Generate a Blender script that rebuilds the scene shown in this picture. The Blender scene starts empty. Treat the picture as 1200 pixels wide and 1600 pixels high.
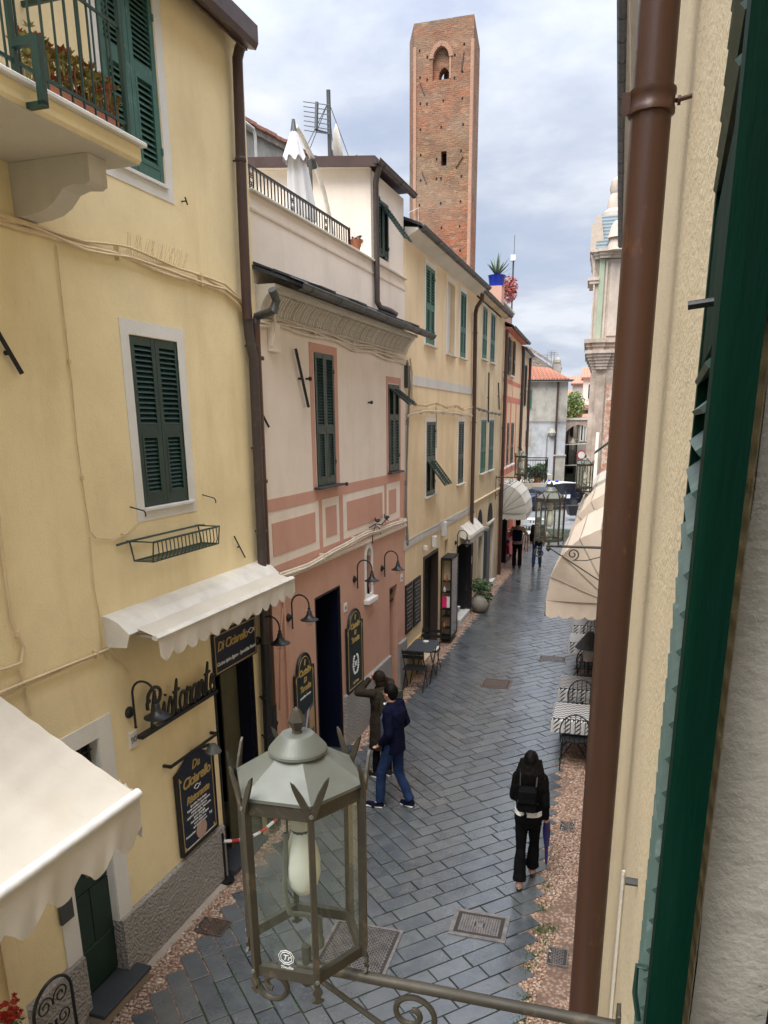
import bpy, bmesh, math, random
import numpy as np
from mathutils import Vector, Matrix
R = math.radians
random.seed(7)
rng = np.random.default_rng(7)
S = bpy.context.scene
COL = S.collection

# ---------------------------------------------------------------- camera
F_PX, CX, CY, Y_HOR, EYE = 1200.0, 600.0, 1003.0, 660.0, 5.0
PITCH = math.atan((CY - Y_HOR) / F_PX)
ROLL = R(0.5)
cd = bpy.data.cameras.new('camera')
cam = bpy.data.objects.new('camera', cd)
COL.objects.link(cam)
S.camera = cam
cd.sensor_fit = 'HORIZONTAL'
cd.sensor_width = 36.0
cd.lens = 36.0
cd.shift_y = (CY - 800.0) / 1200.0
cd.clip_start = 0.05
cd.clip_end = 3000.0
cam.matrix_world = Matrix.Translation((0, 0, EYE)) @ Matrix.Rotation(math.pi / 2 - PITCH, 4, 'X') @ Matrix.Rotation(-ROLL, 4, 'Z')

# ---------------------------------------------------------------- sky and sun
SUN_EL, SUN_AZ = 60.0, 206.0      # azimuth clockwise from +Y
world = bpy.data.worlds.new('World')
S.world = world
world.use_nodes = True
wn, wl = world.node_tree.nodes, world.node_tree.links
wn.clear()
w_out = wn.new('ShaderNodeOutputWorld')
w_bg = wn.new('ShaderNodeBackground')
w_bg.inputs['Strength'].default_value = 0.13
w_sky = wn.new('ShaderNodeTexSky')
w_sky.sky_type = 'NISHITA'
w_sky.sun_disc = False
w_sky.sun_elevation = R(SUN_EL)
w_sky.sun_rotation = R(SUN_AZ)
w_sky.air_density = 1.0
w_tc = wn.new('ShaderNodeTexCoord')
w_sep = wn.new('ShaderNodeSeparateXYZ')
wl.new(w_tc.outputs['Generated'], w_sep.inputs[0])
def wmath(op, a, b=None, clamp=False):
    n = wn.new('ShaderNodeMath'); n.operation = op; n.use_clamp = clamp
    for i, v in enumerate((a, b)):
        if v is None: continue
        if hasattr(v, 'links'): wl.new(v, n.inputs[i])
        else: n.inputs[i].default_value = v
    return n.outputs[0]
zc = wmath('MAXIMUM', w_sep.outputs[2], 0.0)
zd = wmath('ADD', zc, 0.16)
cx_ = wmath('DIVIDE', w_sep.outputs[0], zd)
cy_ = wmath('DIVIDE', w_sep.outputs[1], zd)
w_cmb = wn.new('ShaderNodeCombineXYZ')
wl.new(cx_, w_cmb.inputs[0]); wl.new(cy_, w_cmb.inputs[1])
def wnoise(scale, detail, rough, off, dist=0.0):
    m = wn.new('ShaderNodeMapping'); m.inputs['Location'].default_value = off
    wl.new(w_cmb.outputs[0], m.inputs[0])
    n = wn.new('ShaderNodeTexNoise')
    n.inputs['Scale'].default_value = scale; n.inputs['Detail'].default_value = detail
    n.inputs['Roughness'].default_value = rough; n.inputs['Distortion'].default_value = dist
    wl.new(m.outputs[0], n.inputs['Vector'])
    return n.outputs[0]
n1 = wnoise(1.15, 7.0, 0.55, (5.3, 2.2, 0.0), 0.3)
n2 = wnoise(3.4, 6.0, 0.55, (7.7, 2.0, 0.0), 0.2)
nn = wmath('ADD', wmath('MULTIPLY', n1, 0.68), wmath('MULTIPLY', n2, 0.32))
def wramp(fac, stops):
    r = wn.new('ShaderNodeValToRGB'); wl.new(fac, r.inputs[0])
    e = r.color_ramp.elements
    while len(e) < len(stops): e.new(0.5)
    for x, (p, c) in zip(e, stops): x.position = p; x.color = (*c, 1)
    return r.outputs[0]
cloud = wramp(nn, [(0.36, (.37, .42, .52)), (0.45, (.47, .52, .64)), (0.52, (.59, .64, .74)), (0.62, (.76, .79, .86))])
# an overcast sky is brighter overhead than at the horizon
grad = wmath('ADD', wmath('MULTIPLY', wmath('POWER', zc, 3.0), 3.0), 0.62)
w_cm = wn.new('ShaderNodeVectorMath'); w_cm.operation = 'SCALE'
wl.new(cloud, w_cm.inputs[0]); wl.new(wmath('MULTIPLY', grad, 3.8), w_cm.inputs['Scale'])
cover = wramp(nn, [(0.30, (.88, .88, .88)), (0.50, (.985, .985, .985))])
w_mix = wn.new('ShaderNodeMix'); w_mix.data_type = 'RGBA'
wl.new(cover, w_mix.inputs[0]); wl.new(w_sky.outputs[0], w_mix.inputs[6]); wl.new(w_cm.outputs[0], w_mix.inputs[7])
wl.new(w_mix.outputs[2], w_bg.inputs['Color'])
wl.new(w_bg.outputs[0], w_out.inputs['Surface'])

sd = bpy.data.lights.new('sun', 'SUN')
sun = bpy.data.objects.new('sun', sd)
COL.objects.link(sun)
sd.energy = 1.5
sd.angle = R(40)
sd.color = (1.0, 0.96, 0.9)
sun.rotation_euler = (R(90 - SUN_EL), 0, R(180 - SUN_AZ + 0))
sun.location = (0, 0, 40)

S.view_settings.view_transform = 'Standard'
S.view_settings.look = 'None'
S.view_settings.exposure = 1.84
S.view_settings.gamma = 1.0
S.render.engine = 'CYCLES'
S.cycles.max_bounces = 8
S.cycles.diffuse_bounces = 4
S.cycles.transparent_max_bounces = 12

# ---------------------------------------------------------------- survey helpers
def ray(px, py):
    a, b = px - CX, CY - py
    c, s = math.cos(ROLL), math.sin(ROLL)
    a, b = a * c + b * s, -a * s + b * c
    return Vector((a, F_PX * math.cos(PITCH) + b * math.sin(PITCH), b * math.cos(PITCH) - F_PX * math.sin(PITCH)))
def at_z(px, py, z=0.0):
    r = ray(px, py); t = (z - EYE) / r.z
    return (r.x * t, r.y * t)
def at_y(px, py, y):
    r = ray(px, py); t = y / r.y
    return (r.x * t, EYE + r.z * t)

class Frame:
    """A wall line on the ground: u runs along it, w is how far a point stands out from it, z is up."""
    def __init__(s, p, az, sy):
        s.p, s.az, s.sy = p, az, sy
        a = R(az)
        s.d = (math.sin(a), math.cos(a))
        s.n = (s.d[1], -s.d[0]) if sy < 0 else (-s.d[1], s.d[0])
    def P(s, px, py, w=0.0):
        r = ray(px, py); n = s.n
        t = (s.p[0] * n[0] + s.p[1] * n[1] + w) / (r.x * n[0] + r.y * n[1])
        x, y = r.x * t, r.y * t
        return ((x - s.p[0]) * s.d[0] + (y - s.p[1]) * s.d[1], EYE + r.z * t)
    def at(s, u, w, z):
        return (s.p[0] + s.d[0] * u + s.n[0] * w, s.p[1] + s.d[1] * u + s.n[1] * w, z)
    def loc(s, x, y):
        dx, dy = x - s.p[0], y - s.p[1]
        return dx * s.d[0] + dy * s.d[1], dx * s.n[0] + dy * s.n[1]
    @property
    def rot(s): return R(90 - s.az)
WORLD = Frame((0, 0), 90, 1)
WORLD.d, WORLD.n = (1, 0), (0, 1)

# ---------------------------------------------------------------- mesh helpers
class MB:
    def __init__(s, org=(0, 0, 0), sy=1):
        s.v, s.f, s.m, s.o, s.sy, s.cm = [], [], [], org, sy, 0
    def add(s, vs, fs):
        b = len(s.v); o = s.o
        s.v += [(x - o[0], s.sy * (y - o[1]), z - o[2]) for x, y, z in vs]
        s.f += [tuple(b + i for i in f) for f in fs]
        s.m += [s.cm] * len(fs)
    def box(s, x0, x1, y0, y1, z0, z1):
        s.add([(x0, y0, z0), (x1, y0, z0), (x1, y1, z0), (x0, y1, z0), (x0, y0, z1), (x1, y0, z1), (x1, y1, z1), (x0, y1, z1)],
              [(0, 3, 2, 1), (4, 5, 6, 7), (0, 1, 5, 4), (1, 2, 6, 5), (2, 3, 7, 6), (3, 0, 4, 7)])
    def bevel_box(s, x0, x1, y0, y1, z0, z1, b):
        """box with chamfered vertical and horizontal edges"""
        vs, idx = [], {}
        for zi, (z, ins) in enumerate(((z0, b), (z0 + b, 0), (z1 - b, 0), (z1, b))):
            for (cx, cy, dx, dy) in ((x0, y0, 1, 1), (x1, y0, -1, 1), (x1, y1, -1, -1), (x0, y1, 1, -1)):
                vs.append((cx + dx * (ins), cy + dy * (ins), z))
        fs = [(3, 2, 1, 0), (12, 13, 14, 15)]
        for k in range(3):
            for i in range(4):
                j = (i + 1) % 4
                fs.append((4 * k + i, 4 * k + j, 4 * k + 4 + j, 4 * k + 4 + i))
        s.add(vs, fs)
    def quad(s, *p): s.add(p, [tuple(range(len(p)))])
    def prism(s, poly, axis, a0, a1):
        """extrude a 2-D polygon along an axis; poly gives the other two coordinates in order"""
        n = len(poly)
        def mk(p, a):
            return {'x': (a, p[0], p[1]), 'y': (p[0], a, p[1]), 'z': (p[0], p[1], a)}[axis]
        vs = [mk(p, a0) for p in poly] + [mk(p, a1) for p in poly]
        fs = [tuple(range(n - 1, -1, -1)), tuple(range(n, 2 * n))] + [(i, (i + 1) % n, n + (i + 1) % n, n + i) for i in range(n)]
        s.add(vs, fs)
    def tube(s, path, r, n=8, caps=True, closed=False):
        path = [Vector(p) for p in path]
        N = len(path)
        rr = r if hasattr(r, '__len__') else [r] * N
        vs, fs, prev = [], [], None
        for i, p in enumerate(path):
            if closed: t = (path[(i + 1) % N] - path[i - 1]).normalized()
            elif i == 0: t = (path[1] - p).normalized()
            elif i == N - 1: t = (p - path[i - 1]).normalized()
            else:
                t = ((path[i + 1] - p).normalized() + (p - path[i - 1]).normalized())
                t = t.normalized() if t.length > 1e-6 else (path[i + 1] - p).normalized()
            if prev is None:
                up = Vector((0, 0, 1)) if abs(t.z) < .9 else Vector((1, 0, 0))
                a = t.cross(up).normalized()
            else:
                a = (prev - t * prev.dot(t)).normalized()
            prev = a
            b = t.cross(a)
            for k in range(n):
                th = 2 * math.pi * k / n
                vs.append(tuple(p + (a * math.cos(th) + b * math.sin(th)) * rr[i]))
        M = N if closed else N - 1
        for i in range(M):
            for k in range(n):
                k2 = (k + 1) % n; i2 = (i + 1) % N
                fs.append((i * n + k, i * n + k2, i2 * n + k2, i2 * n + k))
        if caps and not closed:
            fs += [tuple(range(n - 1, -1, -1)), tuple(range((N - 1) * n, N * n))]
        s.add(vs, fs)
    def lathe(s, prof, c, n=16, axis='z', ph=0.0):
        """prof: [(radius, height)] about point c"""
        vs, fs = [], []
        for r, h in prof:
            for k in range(n):
                th = 2 * math.pi * k / n + ph
                a, b = r * math.cos(th), r * math.sin(th)
                if axis == 'z': vs.append((c[0] + a, c[1] + b, c[2] + h))
                elif axis == 'y': vs.append((c[0] + a, c[1] + h, c[2] + b))
                else: vs.append((c[0] + h, c[1] + a, c[2] + b))
        for i in range(len(prof) - 1):
            for k in range(n):
                k2 = (k + 1) % n
                fs.append((i * n + k, i * n + k2, (i + 1) * n + k2, (i + 1) * n + k))
        if prof[0][0] > 1e-4: fs.append(tuple(range(n - 1, -1, -1)))
        if prof[-1][0] > 1e-4: fs.append(tuple(range((len(prof) - 1) * n, len(prof) * n)))
        s.add(vs, fs)
    def grid(s, fn, nu, nv):
        vs = [fn(i / nu, j / nv) for j in range(nv + 1) for i in range(nu + 1)]
        fs = [(j * (nu + 1) + i, j * (nu + 1) + i + 1, (j + 1) * (nu + 1) + i + 1, (j + 1) * (nu + 1) + i) for j in range(nv) for i in range(nu)]
        s.add(vs, fs)
    def mesh(s, name, mats, smooth=False):
        me = bpy.data.meshes.new(name)
        me.from_pydata(s.v, [], s.f)
        for m in (mats if isinstance(mats, (list, tuple)) else [mats]): me.materials.append(m)
        if any(s.m): me.polygons.foreach_set('material_index', s.m)
        bm = bmesh.new(); bm.from_mesh(me)
        bmesh.ops.remove_doubles(bm, verts=bm.verts, dist=1e-5)
        bmesh.ops.recalc_face_normals(bm, faces=bm.faces)
        if smooth:
            for f in bm.faces: f.smooth = True
            for e in bm.edges:
                if len(e.link_faces) == 2 and e.calc_face_angle(0) > R(38): e.smooth = False
        bm.to_mesh(me); bm.free()
        return me
    def build(s, name, mats, parent=None, smooth=False, **kw):
        o = bpy.data.objects.new(name, s.mesh(name, mats, smooth))
        COL.objects.link(o)
        if parent is not None: o.parent = parent
        for k, v in kw.items(): o[k] = v
        return o

class Thing:
    def __init__(s, name, label, cat, frame=WORLD, org=(0, 0, 0), group=None, kind=None, rz=0.0):
        o = bpy.data.objects.new(name, None); COL.objects.link(o)
        o.empty_display_size = 0.2
        o.location = frame.at(*org) if frame is not WORLD else org
        o.rotation_euler = (0, 0, (frame.rot if frame is not WORLD else 0) + rz)
        if label: o['label'] = label
        if cat: o['category'] = cat
        if group: o['group'] = group
        if kind: o['kind'] = kind
        s.o, s.fr, s.org = o, frame, org
    def mb(s, org=None):
        return MB(org if org is not None else s.org, s.fr.sy if s.fr is not WORLD else 1)
    def part(s, name, m, mat, smooth=False, parent=None, **kw):
        return m.build(name, mat, parent or s.o, smooth, **kw)
def kids(o): return [c for c in bpy.data.objects if c.parent is o]
def dup(root, loc=None, rz=None, label=None, scale=None):
    ch = {}
    for o in bpy.data.objects:
        if o.parent is not None: ch.setdefault(o.parent.name, []).append(o)
    def rec(o, par):
        c = o.copy(); COL.objects.link(c)
        if par is not None: c.parent = par
        for k in ch.get(o.name, []): rec(k, c)
        return c
    r = rec(root, None)
    if loc is not None: r.location = loc
    if rz is not None: r.rotation_euler = (0, 0, rz)
    if label: r['label'] = label
    if scale: r.scale = (scale,) * 3
    return r
def tag(o, label, cat, group=None):
    o['label'] = label; o['category'] = cat
    if group: o['group'] = group
    return o

# ---------------------------------------------------------------- materials
def srgb(r, g, b):
    f = lambda c: (c / 255 / 12.92) if c / 255 <= .04045 else ((c / 255 + .055) / 1.055) ** 2.4
    return (f(r), f(g), f(b))
class Mat:
    def __init__(s, name, base=(.5, .5, .5), rough=.7, metal=0.0, spec=.5):
        s.m = bpy.data.materials.new(name); s.m.use_nodes = True
        s.n, s.l = s.m.node_tree.nodes, s.m.node_tree.links
        s.b = s.n['Principled BSDF']
        s.b.inputs['Base Color'].default_value = (*base, 1)
        s.b.inputs['Roughness'].default_value = rough
        s.b.inputs['Metallic'].default_value = metal
        s.b.inputs['Specular IOR Level'].default_value = spec
        s.tc = None
    def coord(s, kind='Object', scale=(1, 1, 1), off=(0, 0, 0)):
        if s.tc is None: s.tc = s.n.new('ShaderNodeTexCoord'); s.geo = s.n.new('ShaderNodeNewGeometry')
        src = s.geo.outputs['Position'] if kind == 'World' else s.tc.outputs[kind]
        m = s.n.new('ShaderNodeMapping'); m.inputs['Scale'].default_value = scale; m.inputs['Location'].default_value = off
        s.l.new(src, m.inputs[0]); return m.outputs[0]
    def noise(s, scale, detail=4, rough=.55, kind='World', sc=(1, 1, 1), dist=0.0, off=(0, 0, 0)):
        n = s.n.new('ShaderNodeTexNoise')
        n.inputs['Scale'].default_value = scale; n.inputs['Detail'].default_value = detail
        n.inputs['Roughness'].default_value = rough; n.inputs['Distortion'].default_value = dist
        s.l.new(s.coord(kind, sc, off), n.inputs['Vector']); return n.outputs[0]
    def voro(s, scale, kind='World', feature='F1', sc=(1, 1, 1), out='Distance'):
        n = s.n.new('ShaderNodeTexVoronoi'); n.feature = feature
        n.inputs['Scale'].default_value = scale
        s.l.new(s.coord(kind, sc), n.inputs['Vector']); return n.outputs[out]
    def math(s, op, a, b=None, clamp=False):
        n = s.n.new('ShaderNodeMath'); n.operation = op; n.use_clamp = clamp
        for i, v in enumerate((a, b)):
            if v is None: continue
            if hasattr(v, 'links'): s.l.new(v, n.inputs[i])
            else: n.inputs[i].default_value = v
        return n.outputs[0]
    def ramp(s, fac, stops):
        r = s.n.new('ShaderNodeValToRGB'); s.l.new(fac, r.inputs[0])
        e = r.color_ramp.elements
        while len(e) < len(stops): e.new(.5)
        for x, (p, c) in zip(e, stops):
            x.position = p
            x.color = (*c, 1) if hasattr(c, '__len__') else (c, c, c, 1)
        return r.outputs[0]
    def mix(s, fac, a, b, mode='MIX'):
        n = s.n.new('ShaderNodeMix'); n.data_type = 'RGBA'; n.blend_type = mode
        for i, v in ((0, fac), (6, a), (7, b)):
            if hasattr(v, 'links'): s.l.new(v, n.inputs[i])
            else: n.inputs[i].default_value = (*v, 1) if hasattr(v, '__len__') else v
        return n.outputs[2]
    def color(s, c): s.l.new(c, s.b.inputs['Base Color']); return s
    def roughness(s, c): s.l.new(c, s.b.inputs['Roughness']); return s
    def bump(s, h, dist=.01, strength=1.0, prev=None):
        n = s.n.new('ShaderNodeBump'); n.inputs['Distance'].default_value = dist; n.inputs['Strength'].default_value = strength
        s.l.new(h, n.inputs['Height'])
        if prev is not None: s.l.new(prev, n.inputs['Normal'])
        s.l.new(n.outputs[0], s.b.inputs['Normal']); return n.outputs[0]
def dk(c, k): return tuple(x * k for x in c)
def plaster(name, c, var=.12, grime=.28, bump=.004, fine=.0015, stain=(.35, .28, .2)):
    m = Mat(name, c, .9, spec=.2)
    a = m.ramp(m.noise(.9, 5, .6), [(.3, dk(c, 1 - var * 1.3)), (.52, c), (.72, dk(c, 1 + var * .7))])
    b = m.mix(m.math('MULTIPLY', m.ramp(m.noise(2.2, 8, .65, sc=(1, 1, .22)), [(.5, 0.0), (.78, 1.0)]), grime), a, tuple(x * y * 1.6 for x, y in zip(c, stain)))
    b = m.mix(m.ramp(m.noise(.55, 7, .7, off=(4, 9, 3)), [(.50, 0.0), (.62, .30)]), b, tuple(x * .80 + .02 for x in c))
    zz = m.n.new('ShaderNodeSeparateXYZ'); m.l.new(m.coord('World'), zz.inputs[0])
    damp = m.ramp(m.math('ADD', m.math('MULTIPLY', zz.outputs[2], .35), m.math('MULTIPLY', m.noise(3, 6, .65), .5)), [(.26, .38), (.55, 0.0)])
    b = m.mix(damp, b, dk(c, .55))
    e = m.mix(m.ramp(m.noise(26, 3, .6), [(.60, 0.0), (.8, .22)]), b, dk(c, .6))
    m.color(e)
    bp = m.bump(m.noise(2.6, 3, .5), bump * 4, .7)
    m.bump(m.noise(60, 5, .6), fine * 4, .8, bp)
    return m.m
def roughcast(name, c):
    m = Mat(name, c, .95, spec=.15)
    m.color(m.mix(m.noise(30, 4), m.ramp(m.noise(1.6, 4), [(.3, dk(c, .8)), (.7, dk(c, 1.12))]), dk(c, .72)))
    m.bump(m.voro(42, feature='SMOOTH_F1'), .03, .9)
    return m.m
def paint(name, c, rough=.5, wear=0.0, wc=(.5, .45, .38), metal=0.0, grain=False, spec=.5):
    m = Mat(name, c, rough, metal, spec)
    a = m.ramp(m.noise(3.5, 5), [(.3, dk(c, .82)), (.7, dk(c, 1.15))])
    if wear: a = m.mix(m.math('MULTIPLY', m.ramp(m.noise(14, 8, .7), [(.56, 0.0), (.72, 1.0)]), wear), a, wc)
    m.color(a)
    if grain: m.bump(m.noise(60, 4, .6, sc=(1, 1, .05)), .002, .6)
    else: m.bump(m.noise(45, 4, .6), .001, .5)
    m.roughness(m.ramp(m.noise(9, 4), [(.3, rough * .85), (.7, min(1, rough * 1.15))]))
    return m.m
def plain(name, c, rough=.6, metal=0.0, spec=.5):
    m = Mat(name, c, rough, metal, spec)
    m.color(m.ramp(m.noise(8, 4), [(.25, dk(c, .86)), (.75, dk(c, 1.12))]))
    return m.m
def fabric(name, c, fold=0.0, dirt=.15, scale=1.0):
    m = Mat(name, c, .85, spec=.2)
    a = m.ramp(m.noise(1.7 * scale, 5), [(.3, dk(c, 1 - dirt)), (.7, c)])
    a = m.mix(m.ramp(m.noise(3.1, 7, .7, off=(2, 5, 1)), [(.52, 0.0), (.76, .32)]), a, tuple(x * y for x, y in zip(c, (.80, .74, .62))))
    a = m.mix(m.ramp(m.noise(24, 4, .7), [(.6, 0.0), (.75, .25)]), a, dk(c, .6))
    m.color(a)
    bp = m.bump(m.noise(4 * scale, 4, .5, dist=.6), .012, .5)
    m.bump(m.noise(260, 2), .0006, .5, bp)
    return m.m
def cloth(name, c, rough=.85):
    m = Mat(name, c, rough, spec=.10)
    m.color(m.ramp(m.noise(14, 4), [(.3, dk(c, .8)), (.7, dk(c, 1.15))]))
    m.bump(m.noise(11, 4, .55, dist=.6), .02, .55)
    return m.m
def glass_mat(name, tint=(.93, .96, .93), rough=.02, haze=.10):
    m = bpy.data.materials.new(name); m.use_nodes = True
    n, l = m.node_tree.nodes, m.node_tree.links; n.clear()
    o = n.new('ShaderNodeOutputMaterial'); tr = n.new('ShaderNodeBsdfTransparent'); gl = n.new('ShaderNodeBsdfGlossy')
    tr.inputs[0].default_value = (*tint, 1); gl.inputs['Roughness'].default_value = rough
    df = n.new('ShaderNodeBsdfDiffuse'); df.inputs[0].default_value = (.55, .6, .5, 1)
    ge = n.new('ShaderNodeNewGeometry'); dt = n.new('ShaderNodeVectorMath'); dt.operation = 'DOT_PRODUCT'
    l.new(ge.outputs['Normal'], dt.inputs[0]); l.new(ge.outputs['Incoming'], dt.inputs[1])
    ab = n.new('ShaderNodeMath'); ab.operation = 'ABSOLUTE'; l.new(dt.outputs['Value'], ab.inputs[0])
    fr = n.new('ShaderNodeMapRange'); fr.interpolation_type = 'SMOOTHERSTEP'; fr.inputs[1].default_value = .45; fr.inputs[2].default_value = 0.0; fr.inputs[3].default_value = .05; fr.inputs[4].default_value = .6
    l.new(ab.outputs[0], fr.inputs[0])
    m1 = n.new('ShaderNodeMixShader'); m2 = n.new('ShaderNodeMixShader')
    nz = n.new('ShaderNodeTexNoise'); nz.inputs['Scale'].default_value = 7; nz.inputs['Detail'].default_value = 5
    mp = n.new('ShaderNodeMapRange'); mp.inputs[1].default_value = .35; mp.inputs[2].default_value = .8; mp.inputs[3].default_value = haze * .25; mp.inputs[4].default_value = haze
    l.new(nz.outputs[0], mp.inputs[0]); l.new(mp.outputs[0], m2.inputs[0])
    l.new(fr.outputs[0], m1.inputs[0]); l.new(tr.outputs[0], m1.inputs[1]); l.new(gl.outputs[0], m1.inputs[2])
    l.new(m1.outputs[0], m2.inputs[1]); l.new(df.outputs[0], m2.inputs[2]); l.new(m2.outputs[0], o.inputs[0])
    return m

YEL = (.87, .73, .45)
M = {}
M['yellow'] = plaster('yellow plaster', YEL, .10, .30)
M['yellow3'] = plaster('warm yellow plaster', (.78, .62, .40), .10, .35)
M['ochre4'] = plaster('faded ochre plaster', (.66, .54, .36), .16, .75, stain=(.3, .27, .24))
M['cream'] = plaster('cream plaster', (.82, .725, .63), .06, .28)
M['pink'] = plaster('salmon plaster', (.58, .34, .255), .07, .2)
M['pink_paint'] = plaster('pink painted band', (.60, .34, .265), .07, .15)
M['peach'] = plaster('peach plaster', (.80, .56, .35), .08, .2)
M['rose'] = plaster('rose plaster', (.66, .24, .17), .10, .25)
M['white_paint'] = plaster('white painted plaster', (.74, .73, .70), .05, .25, bump=.002)
M['band_white'] = plaster('greyish white band', (.62, .60, .56), .08, .35, bump=.002)
M['soffit'] = plaster('pale soffit plaster', (.62, .58, .50), .06, .3, bump=.002)
M['plinth'] = roughcast('grey roughcast', (.36, .34, .32))
M['cement'] = plaster('smooth grey cement', (.40, .35, .30), .12, .4)
M['green'] = paint('dark green shutter paint', (.010, .037, .028), .42, .10, (.08, .11, .10), grain=True)
M['green_old'] = paint('weathered green paint', (.045, .13, .105), .6, .55, (.22, .32, .27), grain=True)
M['green_mid'] = paint('mid green shutter paint', (.03, .13, .088), .5, .2, (.2, .3, .25), grain=True)
M['green_blue'] = paint('blue green shutter paint', (.035, .11, .105), .55, .35, (.2, .25, .22), grain=True)
M['slate'] = plain('dark slate', (.035, .040, .048), .55)
M['brown_metal'] = paint('brown painted metal', (.060, .032, .026), .42, .06, (.2, .15, .12))
M['copper'] = paint('aged grey copper', (.070, .056, .052), .45, .3, (.16, .16, .15), metal=.35)
M['grey_metal'] = paint('grey zinc gutter', (.075, .08, .078), .5, .3, (.22, .22, .21), metal=.3)
M['black_iron'] = paint('black wrought iron', (.008, .009, .011), .45, .08, (.08, .07, .06))
M['black'] = plain('black lacquer', (.006, .006, .008), .5)
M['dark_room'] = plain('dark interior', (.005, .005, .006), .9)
M['navy_door'] = plain('navy painted door', (.003, .005, .018), .35)
M['awning'] = fabric('cream awning canvas', (.60, .555, .48), dirt=.12)
M['awning_grey'] = fabric('ivory awning canvas', (.54, .53, .48), dirt=.15)
M['awning_beige'] = fabric('beige awning canvas', (.66, .55, .44), dirt=.12)
M['white_metal'] = paint('cream enamelled metal', (.68, .65, .59), .4, .12, (.6, .5, .33))
M['lantern'] = paint('weathered bronze lantern metal', (.058, .050, .036), .55, .75, (.17, .13, .085), metal=.25)
M['lantern_roof'] = paint('grey green lantern roof', (.14, .148, .125), .5, .4, (.24, .25, .21), metal=.15)
M['glass'] = glass_mat('lantern glass', haze=.085)
M['bulb'] = plain('frosted bulb', (.86, .86, .78), .3)
M['clear_bulb'] = glass_mat('clear glass', (.97, .97, .95), .02, .12)
M['cable'] = plain('cream painted cable', (.66, .52, .33), .7)
M['cable_pale'] = plain('pale cable', (.66, .58, .47), .7)
M['cable_grey'] = plain('grey cable', (.22, .21, .20), .7)
M['skin'] = plain('skin', (.50, .28, .20), .6)
M['hair_dark'] = cloth('dark hair', (.004, .0032, .003), .55)
M['hair_brown'] = cloth('brown hair', (.016, .010, .007), .6)
M['black_cloth'] = cloth('black cloth', (.0035, .0035, .0045))
M['navy_cloth'] = cloth('navy jacket cloth', (.0035, .005, .020))
M['denim'] = cloth('blue denim', (.016, .032, .085))
M['white_cloth'] = cloth('white cloth', (.7, .68, .66))
M['khaki'] = cloth('olive brown coat', (.028, .022, .015))
M['beige_cloth'] = cloth('beige jacket', (.34, .25, .19))
M['leather'] = plain('black leather', (.004, .0045, .006), .35)
M['terracotta'] = plain('terracotta', (.42, .16, .09), .8)
M['leaf_bright'] = plain('bright leaf green', (.15, .22, .06), .6)
M['leaf'] = plain('leaf green', (.06, .11, .035), .6)
M['leaf_yellow'] = plain('yellow green succulent', (.30, .27, .08), .6)
M['leaf_red'] = plain('reddish succulent', (.35, .11, .06), .6)
M['stone_pot'] = plain('grey stoneware', (.26, .24, .20), .7)
M['gold'] = plain('gold lettering', (.48, .33, .10), .45)
M['white_ink'] = plain('white lettering', (.75, .75, .73), .6)
M['sign_blue'] = plain('dark blue sign board', (.005, .009, .026), .4)
M['sign_green'] = plain('dark green sign board', (.005, .016, .018), .4)
M['red'] = plain('red paint', (.45, .03, .03), .5)
M['brass'] = plain('brass', (.4, .28, .1), .35, .8)

# ---- materials with a pattern of their own
def slate_mat(name, rnd_island):
    m = Mat(name, (.1, .12, .14), .3, spec=.75)
    oi = m.n.new('ShaderNodeObjectInfo')
    m.coord()
    r = m.math('FRACT', m.math('ADD', oi.outputs['Random'], m.math('MULTIPLY', m.geo.outputs['Random Per Island'], 7.3)))
    a = m.ramp(r, [(0, (.050, .060, .071)), (.35, (.068, .080, .092)), (.6, (.090, .101, .111)), (.8, (.080, .089, .094)), (1, (.060, .070, .084))])
    a = m.mix(m.ramp(m.noise(5, 7, .65), [(.42, 0.0), (.75, .75)]), a, (.13, .145, .15))
    a = m.mix(m.ramp(m.noise(38, 4, .6), [(.6, 0.0), (.78, .5)]), a, (.03, .036, .045))
    # whitish scuffs and dried streaks
    a = m.mix(m.ramp(m.noise(9, 9, .75, dist=1.2), [(.60, 0.0), (.70, .38)]), a, (.24, .25, .25))
    m.color(a)
    wet = m.ramp(m.noise(.55, 4, .55), [(.36, .13), (.62, .34)])
    m.b.inputs['Coat Weight'].default_value = .75; m.b.inputs['Coat Roughness'].default_value = .17
    m.roughness(m.math('ADD', wet, m.math('MULTIPLY', m.noise(30, 4), .12)))
    bp = m.bump(m.noise(16, 6, .6), .010, .5)
    m.bump(m.noise(120, 4, .6), .0015, .6, bp)
    return m.m
M['slab'] = slate_mat('wet slate paving', True)
def pebble_mat():
    m = Mat('pebbles', (.5, .4, .3), .5, spec=.5)
    m.coord()
    m.color(m.ramp(m.geo.outputs['Random Per Island'], [(0, (.17, .10, .07)), (.22, (.30, .17, .12)), (.45, (.40, .26, .19)), (.65, (.45, .34, .26)), (.85, (.28, .21, .165)), (1, (.52, .44, .36))]))
    return m.m
M['pebble'] = pebble_mat()
def mortar_mat():
    m = Mat('pebble mortar', (.3, .2, .15), .8)
    a = m.ramp(m.noise(4, 6, .6), [(.3, (.20, .125, .085)), (.6, (.40, .27, .20)), (.8, (.46, .35, .28))])
    v = m.voro(26, feature='F1')
    a = m.mix(m.ramp(v, [(.25, 0.0), (.55, .75)]), a, (.10, .065, .05))
    m.color(a); m.bump(v, .012, .8)
    return m.m
M['mortar'] = mortar_mat()
m = Mat('joint bed', (.03, .032, .03), .9); m.color(m.mix(m.ramp(m.noise(2.3, 6, .6), [(.46, 0.0), (.58, .95)]), (.012, .013, .013), (.035, .065, .016))); M['joint'] = m.m
m = Mat('pale piazza paving', (.3, .28, .26), .75)
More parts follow.
